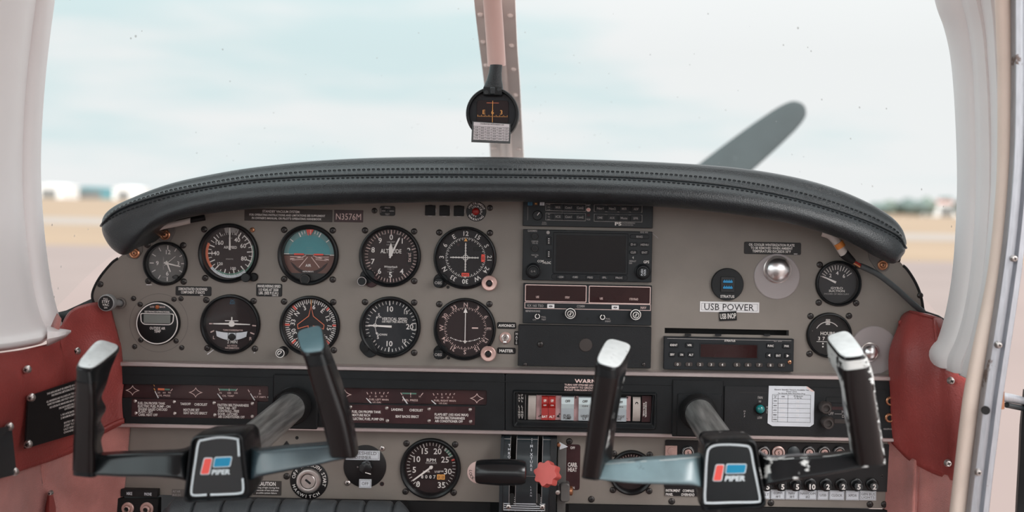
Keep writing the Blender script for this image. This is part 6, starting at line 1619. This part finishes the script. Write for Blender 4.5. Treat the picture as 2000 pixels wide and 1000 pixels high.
# ------------------------------------------------------------------ control yokes
def rq(FL, FR, BR, BL, yf, yb, n=56, e=4.2, dy=0.0):
    w = [P(FL[0], FL[1], yf + dy), P(FR[0], FR[1], yf - dy), P(BR[0], BR[1], yb), P(BL[0], BL[1], yb)]
    out = []
    for i in range(n):
        a = 2 * PI * i / n; c, s = math.cos(a), math.sin(a)
        s_ = math.copysign(abs(c) ** (2 / e), c); t_ = math.copysign(abs(s) ** (2 / e), s)
        u_, v_ = (s_ + 1) / 2, (t_ + 1) / 2
        out.append((w[0] * (1 - u_) + w[1] * u_) * (1 - v_) + (w[3] * (1 - u_) + w[2] * u_) * v_)
    return out
def yoke(label, hubq, arms, grips, shaft, badge, y0=-.31):
    T = Thing('control_yoke', label, 'control yoke', sum(p[0] for p in hubq) / 4, sum(p[1] for p in hubq) / 4, y0, 'control yokes')
    # hub
    k = (D + y0) / F
    def rowz(sc, y, r=14):
        c = Vector((sum(p[0] for p in hubq) / 4, sum(p[1] for p in hubq) / 4))
        q = [(c.x + (p[0] - c.x) * sc, c.y + (p[1] - c.y) * sc) for p in hubq]
        o = []
        for p in rquad(q, r, 6):
            w = P(p[0], p[1], y0); o.append(Vector((w.x, y, w.z)))
        return o
    b = T.world(); b.loft([rowz(.72, y0 + .075), rowz(.92, y0 + .05), rowz(1.0, y0 + .02), rowz(1.0, y0 - .004), rowz(.98, y0 - .0075), rowz(.95, y0 - .008), rowz(.92, y0 - .005), rowz(.91, y0 - .002)], 'yoke_worn' if 'worn' in label else 'yoke_black', close=True, cap0=True, cap1=True); T.put(b, 'hub')
    # badge
    yb = y0 - .0035
    W = lambda p: (lambda v: (v.x, v.z))(P(p[0], p[1], yb))
    b = T.world(); b.prism([W(p) for p in rquad(badge['plate'], 12, 5)], y0 - .001, yb, 'badge_black', .0006)
    for seg in badge['line']:
        pts = cr([Vector(p) for p in seg], 5)
        b.pline([W(p) for p in pts], .0021, yb - .0005, 'badge_line', closed=seg[0] == seg[-1])
    def para(q, m, g):
        b.poly([W(p) for p in rquad(g, 4, 3)], yb - .0006, 'badge_line'); b.poly([W(p) for p in rquad(q, 3, 3)], yb - .0010, m)
    for q, m in ((badge['red'], 'badge_red'), (badge['blue'], 'badge_blue')):
        cx, cy = sum(p[0] for p in q) / 4, sum(p[1] for p in q) / 4
        para(q, m, [(p[0] + math.copysign(1.8, p[0] - cx), p[1] + math.copysign(1.6, p[1] - cy)) for p in q])
    tx_, ty_, tw_, th_ = badge['text']
    x, z = W((tx_, ty_)); b.text('PIPER', x, z, th_ * k, yb - .0008, 'badge_line', w=tw_ * k, rot=badge.get('rot', -1.5), shear=.22, bold=.035)
    T.put(b, 'badge')
    # arms
    for rings, name, m in arms:
        R_ = []
        for px, t, bt, yf, yk in rings: R_.append(rq((px, t), (px, bt), (px, bt - 6), (px, t - 8), yf, yk, e=6.0, dy=.008))
        A_ = smooth_rings(R_, 5)
        b = T.world(); b.loft(A_, m, close=True, cap0=True, cap1=True); ar = T.put(b, name, sharp=50)
        if m in ('yoke_worn', 'yoke_sky_reflect_pale'):
            b = T.world(); rn = random.Random(len(A_)); k0 = None
            for j in range(3, len(A_) - 3):
                if rn.random() < .78:
                    k0 = 35 - rn.choice((0, 0, 1)); 
                    b.loft([[A_[jj][k] + Vector((0, -.0005, .0004)) for k in (k0, k0 + 1)] for jj in (j, j + 1)], 'bare_paint')
            T.put(b, 'worn_edge', parent=ar, label='bare worn edge of the arm')
    for rings, m, capm, wear in grips:
        R_ = [rq(*r[:4], r[4], r[5]) for r in rings]
        b = T.world(); b.loft(smooth_rings(R_, 5), m, close=True, cap0=True, cap1=True); g = T.put(b, 'grip', sharp=60)
        top = R_[-1]; c = sum(top, Vector()) / len(top)
        n = (top[0] - top[14]).cross(top[28] - top[14]).normalized()
        if n.z < 0: n = -n
        sc = lambda f, h: [c + (p - c) * f + n * h for p in top]
        b = T.world(); b.loft([sc(1.0, -.002), sc(1.0, .001), sc(.95, .0028), sc(.9, .003)], 'yoke_worn' if wear else 'yoke_black', close=True); T.put(b, 'cap_rim', parent=g)
        b = T.world(); b.loft([sc(.92, .002), sc(.91, .0036), sc(.86, .0042)], capm, close=True, cap0=True, cap1=True); cp = T.put(b, 'grip_cap', parent=g)
        # front trim strip of the grip
        F_ = [cr([r[i] for r in R_[:-1]], 5) for i in range(33, 52)]
        b = T.world(); nn = Vector((0, -.0012, 0)); b.loft([[q + nn * (0 if i in (0, 18) else 1) for i, q in enumerate([f[j] for f in F_])] for j in range(2, len(F_[0]) - 1)], 'grip_brown'); T.put(b, 'grip_insert', parent=g)
        if m == 'yoke_bare':
            S_ = smooth_rings(R_, 10); rn = random.Random(5); nj = len(S_); b = T.world()
            cen = [sum(r, Vector()) / len(r) for r in S_]
            lo = [55] * nj
            for j in range(nj):
                f = j / (nj - 1)
                base = 45 if f > .93 else 47 if f > .84 else 49 if f > .62 else 53 if f > .08 else 51
                lo[j] = base + .0
            lo = [int(lo[j] + 1.6 * math.sin(j * .9) + 1.2 * math.sin(j * 2.3 + 1) + rn.uniform(-.6, .6)) for j in range(nj)]
            for j in range(1, nj - 1):
                ks = range(max(40, lo[j]), 58)
                g2 = lambda jj, kk: S_[jj][kk % 56] + (S_[jj][kk % 56] - cen[jj]).normalized() * .0009 + Vector((0, -.0009, 0))
                b.loft([[g2(jj, kk) for kk in ks] for jj in (j, j + 1)], 'bare_paint')
            T.put(b, 'worn_patch', parent=g, label='patch of bare white paint on the grip')
    p0, p1, r0 = shaft
    a, c = P(*p0), P(*p1); d = (c - a).normalized()
    b = T.world(); b.tube([a, a.lerp(c, .5), c], r0, 'shaft_metal', 32); T.put(b, 'shaft')
    b = T.world(); b.tube([a.lerp(c, .04), a.lerp(c, .07), a.lerp(c, .1)], [r0 * 1.24, r0 * 1.24, r0 * 1.1], 'rubber', 32); T.put(b, 'shaft_collar')
    return T

gy0, gy1 = -.325, -.262
lg = [((137, 929), (186, 934), (207, 914), (160, 912), gy0, gy1), ((138, 900), (187, 903), (207, 886), (160, 884), gy0, gy1), ((139, 870), (187, 872), (201, 858), (160, 856), gy0, gy1), ((140, 850), (187, 852), (209, 838), (161, 836), gy0, gy1),
      ((140, 830), (188, 832), (200, 818), (162, 816), gy0, gy1), ((141, 808), (188, 810), (212, 796), (163, 794), gy0, gy1), ((141, 786), (188, 788), (202, 774), (164, 772), gy0, gy1), ((142, 764), (187, 768), (213, 748), (167, 742), gy0, gy1 + .004), ((142, 742), (184, 748), (224, 716), (177, 700), gy0, gy1 + .014), ((142, 722), (181, 729), (241, 680), (190, 664), gy0, gy1 + .024)]
rg = [((640, 893), (694, 897), (703, 880), (655, 872), gy0, gy1), ((637, 876), (692, 880), (701, 862), (652, 856), gy0, gy1), ((622, 815), (678, 816), (689, 800), (640, 800), gy0, gy1), ((604, 750), (656, 750), (668, 734), (622, 735), gy0, gy1 + .004), ((594, 712), (643, 708), (652, 692), (602, 690), gy0, gy1 + .012), ((590, 698), (639, 692), (630, 636), (578, 651), gy0, gy1 + .024)]
yoke('left black control yoke with badge, darker cleaner grips and one silver cap', [(378, 848), (478, 842), (494, 972), (361, 979)],
     [([(176, 890, 930, -.315, -.28), (205, 889, 931, -.318, -.275), (240, 887, 933, -.318, -.278), (300, 885, 934, -.318, -.28), (352, 883, 938, -.316, -.275), (372, 876, 946, -.300, -.27)], 'arm', 'yoke_black'),
      ([(484, 870, 944, -.300, -.27), (503, 880, 934, -.316, -.275), (560, 875, 922, -.318, -.28), (620, 870, 910, -.318, -.278), (648, 867, 903, -.318, -.275), (676, 864, 898, -.318, -.275)], 'arm', 'yoke_sky_reflect')],
     [(lg, 'yoke_black', 'cap_silver', False), (rg, 'yoke_black', 'cap_sky_reflect', False)],
     ((577, 788, -.0176), (452, 895, -.262), .0195),
     {'plate': [(388, 858), (466, 853), (479, 962), (373, 967)],
      'line': [[(467, 891), (465, 862), (462, 857), (430, 854), (398, 859), (388, 865), (382, 900), (376, 940), (374, 962), (380, 967), (404, 966)], [(411, 966), (440, 965), (468, 963), (475, 957), (474, 934)]],
      'red': [(400.5, 895), (414.6, 895), (408, 925), (392.5, 925.5)], 'blue': [(421, 894), (452.5, 892.5), (448.5, 910), (417.5, 911.5)], 'text': (432.5, 921.5, 36, 9), 'rot': -2.5})
lg2 = [((1131, 934), (1172, 940), (1200, 912), (1156, 905), gy0, gy1), ((1133, 915), (1175, 918), (1201, 890), (1158, 884), gy0, gy1), ((1140, 860), (1186, 862), (1205, 846), (1163, 842), gy0, gy1), ((1147, 800), (1197, 802), (1214, 786), (1170, 784), gy0, gy1), ((1154, 748), (1207, 750), (1226, 728), (1178, 724), gy0, gy1 + .006), ((1156, 732), (1208, 740), (1231, 704), (1180, 694), gy0, gy1 + .014), ((1157, 714), (1207, 729), (1237, 677), (1184, 662), gy0, gy1 + .024)]
rg2 = [((1671, 914), (1730, 910), (1722, 894), (1661, 896), gy0, gy1), ((1668, 895), (1728, 893), (1721, 878), (1658, 880), gy0, gy1), ((1661, 850), (1722, 850), (1714, 836), (1652, 836), gy0, gy1), ((1655, 810), (1716, 810), (1708, 796), (1644, 796), gy0, gy1), ((1649, 770), (1710, 768), (1702, 752), (1640, 754), gy0, gy1 + .002), ((1646, 742), (1706, 736), (1696, 715), (1630, 726), gy0, gy1 + .008), ((1645, 722), (1702, 714), (1678, 684), (1612, 700), gy0, gy1 + .018), ((1645, 707), (1697, 701), (1657, 647), (1609, 661), gy0, gy1 + .024)]
yoke('right black control yoke with badge, worn paint and white capped grips', [(1374, 858), (1473, 854), (1497, 989), (1367, 997)],
     [([(1168, 906, 938, -.315, -.28), (1196, 904, 942, -.318, -.275), (1240, 900, 946, -.318, -.278), (1300, 896, 948, -.318, -.28), (1355, 892, 950, -.316, -.275), (1376, 886, 958, -.300, -.27)], 'arm', 'yoke_sky_reflect_pale'),
      ([(1482, 884, 960, -.300, -.27), (1503, 895, 950, -.316, -.275), (1550, 893, 940, -.318, -.28), (1620, 889, 928, -.318, -.278), (1672, 882, 918, -.318, -.275), (1696, 880, 914, -.318, -.275)], 'arm', 'yoke_worn')],
     [(lg2, 'yoke_worn', 'cap_white', True), (rg2, 'yoke_bare', 'cap_white', True)],
     ((1361, 800, -.0168), (1430, 905, -.262), .0195),
     {'plate': [(1383, 868), (1464, 864), (1483, 980), (1377, 986)],
      'line': [[(1425, 868), (1452, 870), (1465, 876), (1472, 910), (1481, 955), (1484, 975), (1478, 980), (1430, 981), (1384, 982), (1377, 977), (1378, 940), (1381, 890), (1386, 875), (1400, 869), (1425, 868)]],
      'red': [(1399.5, 908), (1413.5, 908), (1408, 938), (1393, 938)], 'blue': [(1420, 907), (1457, 907), (1454, 923), (1417.5, 924)], 'text': (1436, 934, 40, 9.6), 'rot': -1.5})

# ------------------------------------------------------------------ throttle quadrant
T = Thing('throttle_quadrant', 'black throttle quadrant block with slots lettered THROTTLE and MIXTURE', 'throttle quadrant', 1035, 920)
b = MB()
x0, _ = T.l(980, 846); x1, _ = T.l(1088, 846); zt = T.l(1035, 846)[1]; zb = T.l(1035, 1030)[1]
prof = [(zt, -8), (zt - 4, -26), (zt - 30, -44), (zt - 70, -54), (zt - 105, -56), (zt - 138, -52), (zt - 150, -50), (zb, -50)]
b.loft([[(x, y, z) for z, y in [(zt, -.2)] + prof + [(zb, -.2)]] for x in (x0, x0 + .01, x0 + 6, x0 + 6.01)], 'quadrant_black'); b.loft([[(x, y, z) for z, y in [(zt, -.2)] + prof + [(zb, -.2)]] for x in (x1 - 12, x1 - 11.9, x1 - .01, x1)], 'blank_black')
for xa in (x0, x0 + 6, x1 - 12, x1): b.add([(xa, y, z) for z, y in [(zt, -.2)] + prof + [(zb, -.2)]], [tuple(range(len(prof) + 2))], 'quadrant_black')
T.put(b, 'side_cheek')
def yq(z):
    for (za, ya), (zc, yc) in zip(prof, prof[1:]):
        if zc <= z <= za: return ya + (yc - ya) * (za - z) / (za - zc)
    return prof[-1][1]
zz = [zt - 2 - i * (zt - 2 - (zt - 138)) / 24 for i in range(25)]
b = MB()
pf = lambda px: T.l(px, 900)[0]
for a, c in ((985, 998.5), (1009, 1051), (1059, 1077)): b.loft([[(pf(a), yq(z) + 3, z), (pf(c), yq(z) + 3, z)] for z in zz], 'quadrant_black')
for px in (1009.6, 1050.6, 1059.6, 997.8): b.loft([[(pf(px) - .3, yq(z) + 2.6, z), (pf(px) + .4, yq(z) + 2.6, z)] for z in zz], 'grey_ink')
for z in (zt - 6, zt - 70): b.line((pf(985), z), (pf(998), z), .8, yq(z) + 2.4, 'grey_ink'); b.line((pf(1010), z), (pf(1050), z), .7, yq(z) + 2.4, 'grey_ink'); b.line((pf(1060), z), (pf(1076), z), .8, yq(z) + 2.4, 'grey_ink')
for s, px, pys, h in (('THROTTLE', 996.5, [862 + i * 6.4 for i in range(8)], 5), ('MIXTURE', 1039, [863.5 + i * 6.7 for i in range(7)], 5), ('LEAN', 1038.4, [936 + i * 5.4 for i in range(4)], 3), ('FULL', 1039.6, [851 + i * 3 for i in range(4)], 2)):
    for ch, py in zip(s, pys): x, z = T.l(px, py); b.text(ch, x, z, h, yq(z) + 1.6, 'label_frost', bold=.02)
T.put(b, 'face_plate')
b = MB(); za, zc = T.l(1035, 955)[1], T.l(1035, 982)[1]
b.poly([(pf(985), zc), (pf(1068), zc), (pf(1068), za), (pf(985), za)], -50.6, 'badge_black')
for i in range(7): z = za - 2 - i * 4.0; b.poly([(pf(987.6), z - .7), (pf(1066), z - .7), (pf(1066), z + .7), (pf(987.6), z + .7)], -51, 'label_frost')
for px in (987.6, 1066): b.poly([(pf(px) - .6, zc), (pf(px) + .6, zc), (pf(px) + .6, za), (pf(px) - .6, za)], -51, 'grey_ink')
for px in (1003, 1053): b.prism(rquad([(pf(px) - 4.5, zc + 12), (pf(px) + 4.5, zc + 12), (pf(px) + 4.5, za + 6), (pf(px) - 4.5, za + 6)], 4.4), -50, -51.6, 'recess')
T.put(b, 'grille')
for px in (995.6, 1059.8): screw(T, px, 974, 'steel_screw', 4.8, -51)
b = MB(); b.slab(x0 + 1, zt - 165, x1 - 1, zt - 2, -.2, -6, 'recess', 1, .5); T.put(b, 'backing')
T = Thing('throttle_lever', 'black horizontal T-handle throttle lever on the quadrant', 'throttle lever', 978, 922, -.085)
ks = (D - .085) / F
b = MB(ks); pr = [(0, -49), (18, -49), (21, -47), (23, -40), (24.5, -20), (25.5, 0), (25, 25), (23.5, 42), (21, 48), (16, 50), (0, 50)]
i0 = len(b.v); b.lathe(pr, 0, 0, 'black_gloss', 36); b.v = [(v[1], v[0], v[2]) for v in b.v]; T.put(b, 'handle')
b = T.world(); b.tube([P(1003, 928, -.075), P(1003, 935, -.04), P(1003, 945, -.02)], .004, 'steel_screw', 10); T.put(b, 'arm')
T = Thing('mixture_lever', 'red scalloped mixture knob on the quadrant', 'mixture lever', 1069, 926, -.075)
ks = (D - .075) / F
b = MB(ks); rows = []
for f, y in ((.86, 17), (.98, 14), (1.0, -10), (.95, -13.5)):
    rows.append([(25.5 * f * (1 - .19 * (0.5 + .5 * math.cos(8 * (2 * PI * i / 64)))) * math.cos(2 * PI * i / 64 + .3) - (y + 13) * .0, y, 25.5 * f * (1 - .19 * (0.5 + .5 * math.cos(8 * (2 * PI * i / 64)))) * math.sin(2 * PI * i / 64 + .3)) for i in range(64)])
b.loft(rows, 'red_knob', close=True, cap0=True, cap1=True); o = T.put(b, 'knob', sharp=30); o.rotation_euler = (math.radians(-20), 0, math.radians(-20))
b = T.world(); b.tube([P(1068, 926, -.062), P(1060, 934, -.045), P(1055, 940, -.03)], .0042, 'steel_screw', 10); T.put(b, 'arm')
T = Thing('carburetor_heat_lever', 'grey metal carb heat lever with white triangle pointer beside the red knob', 'lever', 1097, 900)
b = MB(); p, q = T.l(1089.5, 870), T.l(1103.6, 1020); b.slab(p[0], q[1], q[0], p[1], 0, -12, 'lever_grey', 1.5, 1); T.put(b, 'track')
b = MB(); b.prism([T.l(*p) for p in ((1092.6, 860.6), (1108.6, 869.6), (1092.6, 875.4))], -10, -14, 'label_frost', .6); x, z = T.l(1091, 866); b.lathe([(4, -8), (4, -14), (2.6, -15.4), (0, -15.6)], x, z, 'copper_screw', 18); T.put(b, 'pointer')
b = MB(); p, q = T.l(1094, 938), T.l(1112, 974); b.slab(p[0], q[1], q[0], p[1], 0, -24, 'lever_grey', 6, 2); x, z = T.l(1112, 955); i0 = len(b.v); b.lathe([(9, 0), (9, -6), (6, -8), (0, -8)], 0, 0, 'copper_screw', 20); b.v[i0:] = [(x - v[1] - 1, v[0] - 12, z + v[2]) for v in b.v[i0:]]; T.put(b, 'boss')
b = MB(); p, q = T.l(1077, 930), T.l(1092, 952); b.slab(p[0], q[1], q[0], p[1], -40, -54, 'black_gloss', 4, 2); x, z = T.l(1089, 946); b.lathe([(5, -53), (4, -56), (0, -57)], x, z, 'steel_screw', 14); T.put(b, 'friction_lock')

# padded roll along the bottom
T = Thing('padded_roll', 'black padded roll with stitched ribs along the bottom left edge', 'padding', 560, 995, -.02)
b = T.world(); xs = [318 + i * 2.5 for i in range(195)]
rows = []
for i, px in enumerate(xs):
    ph = ((px - 328) % 55) / 55; d = 1 - .22 * math.exp(-((min(ph, 1 - ph)) / .06) ** 2)
    e = min(1, (i + .5) / 10, (len(xs) - 1 - i + .5) / 10) ** .5
    c = P(px, 1014 + (px - 560) * .0192, -.028); r = .026 * d * e
    rows.append([c + Vector((0, r * math.cos(2 * PI * j / 24), r * math.sin(2 * PI * j / 24))) for j in range(24)])
b.loft(rows, 'bolster', close=True, cap0=True, cap1=True); T.put(b, 'padding', sharp=80)
# ------------------------------------------------------------------ cabin shell behind the camera (out of frame)
def sbox(name, x0, y0, z0, x1, y1, z1, m):
    c = Vector(((x0 + x1) / 2, (y0 + y1) / 2, (z0 + z1) / 2))
    b = MB(1.0, c); b.box(x0, y0, z0, x1, y1, z1, m)
    return struct(b.build(name, None, c))
sbox('ceiling', -.72, -2.7, CZ + .56, .60, -.12, CZ + .60, 'headliner')
sbox('floor', -.70, -2.7, CZ - .95, .58, .30, CZ - .91, 'carpet')
sbox('wall_console', -.14, -.03, CZ - .91, .02, .2, CZ - .43, 'firewall')
sbox('wall_left_front', -.76, -.3, CZ - .91, -.60, -.02, CZ - .44, 'white_plastic')
sbox('wall_right_front', .46, -.32, CZ - .91, .62, -.06, CZ - .44, 'white_plastic')
sbox('wall_front', -.66, .26, CZ - .91, .52, .30, CZ - .02, 'firewall')
sbox('wall_left', -.74, -2.7, CZ - .91, -.71, -.30, CZ - .26, 'white_plastic')
sbox('wall_back', -.72, -2.74, CZ - .91, .60, -2.70, CZ + .05, 'white_plastic')
sbox('wall_right', .57, -2.7, CZ - .91, .60, -1.25, CZ - .2, 'white_plastic')

# ------------------------------------------------------------------ outside
def gslab(name, x0, y0, x1, y1, z, m):
    c = Vector(((x0 + x1) / 2, (y0 + y1) / 2, z - .05))
    b = MB(1.0, c); b.box(x0, y0, z - .1, x1, y1, z, m)
    return struct(b.build(name, None, c))
gslab('ground', -1500, -200, 1500, 2500, -.06, 'dry_grass')
gslab('ground_apron', -400, -150, 400, 31, 0, 'tarmac')
gslab('ground_runway', -1200, 56, 1200, 72, -.03, 'runway_grey')

# propeller
HX, HZ = P(1040, 632, 1.5).x, P(1040, 632, 1.5).z
o = bpy.data.objects.new('propeller', None); COL.objects.link(o); o.location = (HX, 1.5, HZ)
tag(o, 'grey propeller with one rounded blade rising above the glareshield right side', 'propeller')
def blade(sign):
    tip = P(1569, 205, 1.5) - Vector((HX, 1.5, HZ)); L = tip.length; d = tip.normalized() * sign; wv = Vector((-d.z, 0, d.x))
    rows = []
    for f, w, th, tw in ((.08, .05, .03, 60), (.2, .07, .022, 48), (.35, .105, .016, 36), (.5, .122, .013, 28), (.65, .120, .011, 23), (.8, .108, .009, 19), (.9, .093, .008, 17), (.95, .08, .007, 16), (.98, .062, .006, 16), (.993, .04, .005, 16), (1.0, .015, .003, 16)):
        c = d * (L * f); a = math.radians(tw); ax = wv * math.cos(a) + Vector((0, math.sin(a), 0)); ay = -wv * math.sin(a) + Vector((0, math.cos(a), 0))
        rows.append([c + ax * (w / 2 * math.cos(2 * PI * j / 20)) + ay * (th / 2 * math.sin(2 * PI * j / 20)) for j in range(20)])
    b = MB(1.0); b.loft(smooth_rings(rows, 4), 'prop_paint', close=True, cap0=True, cap1=True); b.build('blade', o, sharp=50)
blade(1); blade(-1)
b = MB(1.0); b.lathe([(0, .26), (.05, .24), (.1, .16), (.13, .06), (.14, -.06), (0, -.06)], 0, 0, 'hangar_white', 36); b.build('spinner', o)
# engine cowling
b = MB(1.0); rows = []
for y, w, hu, hd in ((.303, .5, .13, .5), (.7, .47, .13, .5), (1.1, .42, .12, .45), (1.36, .33, .1, .38), (1.45, .26, .07, .3)):
    rows.append([(HX + w * math.copysign(abs(math.cos(2 * PI * j / 40)) ** .7, math.cos(2 * PI * j / 40)), y, HZ + (hu if math.sin(2 * PI * j / 40) > 0 else hd) * math.copysign(abs(math.sin(2 * PI * j / 40)) ** .7, math.sin(2 * PI * j / 40))) for j in range(40)])
b.loft(rows, 'hangar_white', close=True, cap0=True, cap1=True); c = b.build('engine_cowling', None, (0, 0, 0))
b = MB(1.0); b.tube([(HX, 1.0, HZ - .3), (HX, 1.02, .18)], .035, 'frame_metal', 16); b.build('nose_leg', c)
b = MB(1.0); i0 = len(b.v); b.lathe([(.06, -.05), (.15, -.06), (.18, -.03), (.18, .03), (.15, .06), (.06, .05)], 0, 0, 'rubber', 32); b.v = [(HX + v[1], 1.02 + v[0], .18 + v[2]) for v in b.v]; b.build('wheel', c); tag(c, 'white engine cowling ahead of the windshield behind the propeller', 'engine cowling')

def at_dist(px, y):
    """ground point seen below the horizon at picture column px, y metres ahead of the panel"""
    return P(px, 400 + (px - PX) * .0192, y).x
def building(name, label, px0, px1, y, h, m, roofm, dep=14, door=None, cat='building'):
    x0, x1 = at_dist(px0, y), at_dist(px1, y)
    o = bpy.data.objects.new(name, None); COL.objects.link(o); o.location = ((x0 + x1) / 2, y, 0); tag(o, label, cat, 'airfield buildings')
    w = (x1 - x0) / 2
    b = MB(1.0); b.box(-w, 0, -.1, w, dep, h * .82, m); b.build('wall', o)
    b = MB(1.0); b.loft([[(-w - .3, yy, h * .8), (-w - .3, yy, h * .84), (0, yy, h), (w + .3, yy, h * .84), (w + .3, yy, h * .8)] for yy in (-.3, dep + .3)], roofm, cap0=True, cap1=True); b.build('roof', o)
    if door:
        b = MB(1.0); b.box(-w * .55, -.15, 0, w * .55, 0, h * .62, door); b.build('door', o)
    return o
building('hangar', 'small white hangar at far left beside the left window edge', 68, 122, 400, 5.8, 'hangar_white', 'hangar_white', door='hangar_dark')
building('hangar', 'long low teal hangar between the two white ones on the left horizon', 124, 218, 420, 5.2, 'hangar_teal', 'hangar_teal', door='hangar_dark')
building('hangar', 'white hangar nearest the left end of the glareshield', 220, 262, 400, 5.4, 'hangar_white', 'hangar_white', door='hangar_dark')
building('shed', 'low grey shed behind the left glareshield end', 264, 300, 430, 3.6, 'hangar_white', 'hangar_dark', door='hangar_dark')
building('house', 'pale house with reddish roof among the trees on the right horizon', 1826, 1872, 320, 5.2, 'hangar_white', 'hangar_red', door='hangar_dark')
rnd = random.Random(3)
def blob(c, r, seed, n=2):
    bm = bmesh.new(); bmesh.ops.create_icosphere(bm, subdivisions=3, radius=1.0)
    q = random.Random(seed); ph = [q.uniform(0, 6.28) for _ in range(6)]
    vs = []
    for v in bm.verts:
        d = v.co
        k = 1 + .16 * math.sin(5 * d.x + ph[0]) * math.sin(5 * d.z + ph[1]) + .1 * math.sin(9 * d.y + ph[2]) * math.sin(8 * d.z + ph[3])
        vs.append((c[0] + d.x * r[0] * k, c[1] + d.y * r[1] * k, c[2] + d.z * r[2] * k))
    fs = [tuple(v.index for v in f.verts) for f in bm.faces]; bm.free()
    return vs, fs
TL = [(1716, 290, 3.6, 4.5), (1737, 300, 4.6, 4.6), (1756, 310, 4.2, 4.5), (1774, 290, 5.0, 4.6), (1792, 300, 4.8, 4.4), (1809, 310, 5.6, 4.4), (1882, 296, 5.6, 4), (1900, 306, 6.0, 4), (1846, 350, 6.8, 4)]
NMS = ['leftmost bush of the tree row on the right horizon', 'second tree from the left in the right horizon row', 'third tree from the left in the right horizon row', 'fourth tree from the left in the right horizon row', 'fifth tree from the left in the right horizon row', 'tree directly left of the pale house with reddish roof', 'tree just right of the pale house at the window edge', 'rightmost tree half behind the right window surround', 'tall tree behind the pale house']
for (px, y, h, w), lab in zip(TL, NMS):
    o = bpy.data.objects.new('tree', None); COL.objects.link(o); o.location = (at_dist(px, y), y, 0); tag(o, lab, 'tree', 'trees on the right horizon')
    b = MB(1.0); v, f = blob((0, 0, h * .56), (w * .75, w * .6, h * .46), px); b.add(v, f, 'leafy' if px % 2 else 'leafy_dark'); b.build('crown', o, sharp=0)
    b = MB(1.0); b.tube([(0, 0, -.1), (.1, 0, h * .3)], [.3, .2], 'bark', 8); b.build('trunk', o)

# ------------------------------------------------------------------ sky, sun
w = bpy.data.worlds.new('sky'); SC.world = w; w.use_nodes = True
n, l = w.node_tree.nodes, w.node_tree.links
bg = n['Background']
tc = n.new('ShaderNodeTexCoord'); sx = n.new('ShaderNodeSeparateXYZ'); l.new(tc.outputs['Generated'], sx.inputs[0])
mp = n.new('ShaderNodeMapping'); mp.inputs['Scale'].default_value = (1.6, 1.6, 9.0); mp.inputs['Location'].default_value = (0.3, 0.0, 0.25); l.new(tc.outputs['Generated'], mp.inputs[0])
nz = n.new('ShaderNodeTexNoise'); nz.inputs['Scale'].default_value = 1.7; nz.inputs['Detail'].default_value = 5; nz.inputs['Roughness'].default_value = .5; l.new(mp.outputs[0], nz.inputs['Vector'])
ad = n.new('ShaderNodeMath'); ad.operation = 'MULTIPLY_ADD'; ad.inputs[1].default_value = .22; l.new(sx.outputs['X'], ad.inputs[0]); l.new(nz.outputs['Fac'], ad.inputs[2])
mr = n.new('ShaderNodeMapRange'); mr.inputs['From Min'].default_value = .30; mr.inputs['From Max'].default_value = .54; mr.interpolation_type = 'SMOOTHSTEP'; l.new(ad.outputs[0], mr.inputs['Value'])
mx = n.new('ShaderNodeMix'); mx.data_type = 'RGBA'; mx.inputs['A'].default_value = rgb((220, 237, 239)); mx.inputs['B'].default_value = rgb((246, 246, 246)); l.new(mr.outputs[0], mx.inputs['Factor'])
bg2 = n.new('ShaderNodeMapRange'); bg2.inputs['From Min'].default_value = .15; bg2.inputs['From Max'].default_value = .9; bg2.inputs['To Min'].default_value = 1.0; bg2.inputs['To Max'].default_value = 1.7; l.new(sx.outputs['Z'], bg2.inputs['Value'])
bk = n.new('ShaderNodeMapRange'); bk.inputs['From Min'].default_value = -.5; bk.inputs['From Max'].default_value = .5; bk.inputs['To Min'].default_value = SKY_BACK; bk.inputs['To Max'].default_value = 1.0; l.new(sx.outputs['Y'], bk.inputs['Value'])
mm = n.new('ShaderNodeMath'); mm.operation = 'MULTIPLY'; l.new(bg2.outputs[0], mm.inputs[0]); l.new(bk.outputs[0], mm.inputs[1])
l.new(mx.outputs['Result'], bg.inputs['Color']); l.new(mm.outputs[0], bg.inputs['Strength'])
# soft sun through thin cloud, from behind and to the right
sd = bpy.data.lights.new('sun', 'SUN'); sd.energy = SUN; sd.angle = math.radians(25); sd.color = (1.0, .98, .96)
so = bpy.data.objects.new('sun', sd); COL.objects.link(so); so.rotation_euler = (math.radians(52), 0, math.radians(40))

# ------------------------------------------------------------------ camera and view
cd = bpy.data.cameras.new('camera'); cam = bpy.data.objects.new('camera', cd); COL.objects.link(cam)
cd.sensor_width = 36.0; cd.sensor_fit = 'HORIZONTAL'; cd.lens = F / 2000 * 36.0
cd.shift_x = -(PX - 1000) / 2000; cd.shift_y = (PY - 500) / 2000
cam.location = (0, -D, CZ); cam.rotation_euler = (math.radians(90), -TH, 0)
cd.clip_start = .02; cd.clip_end = 5000
cd.dof.use_dof = True; cd.dof.focus_distance = 1.31; cd.dof.aperture_fstop = 2.7
SC.camera = cam
SC.view_settings.view_transform = 'Standard'; SC.view_settings.look = 'None'; SC.view_settings.gamma = 1; SC.view_settings.use_curve_mapping = False
SC.view_settings.exposure = EXPO
SC.cycles.use_denoising = True
SC.cycles.max_bounces = 10; SC.cycles.transparent_max_bounces = 16; SC.cycles.diffuse_bounces = 5; SC.cycles.glossy_bounces = 4
SC.cycles.caustics_reflective = False; SC.cycles.caustics_refractive = False
SC.cycles.sample_clamp_indirect = 8
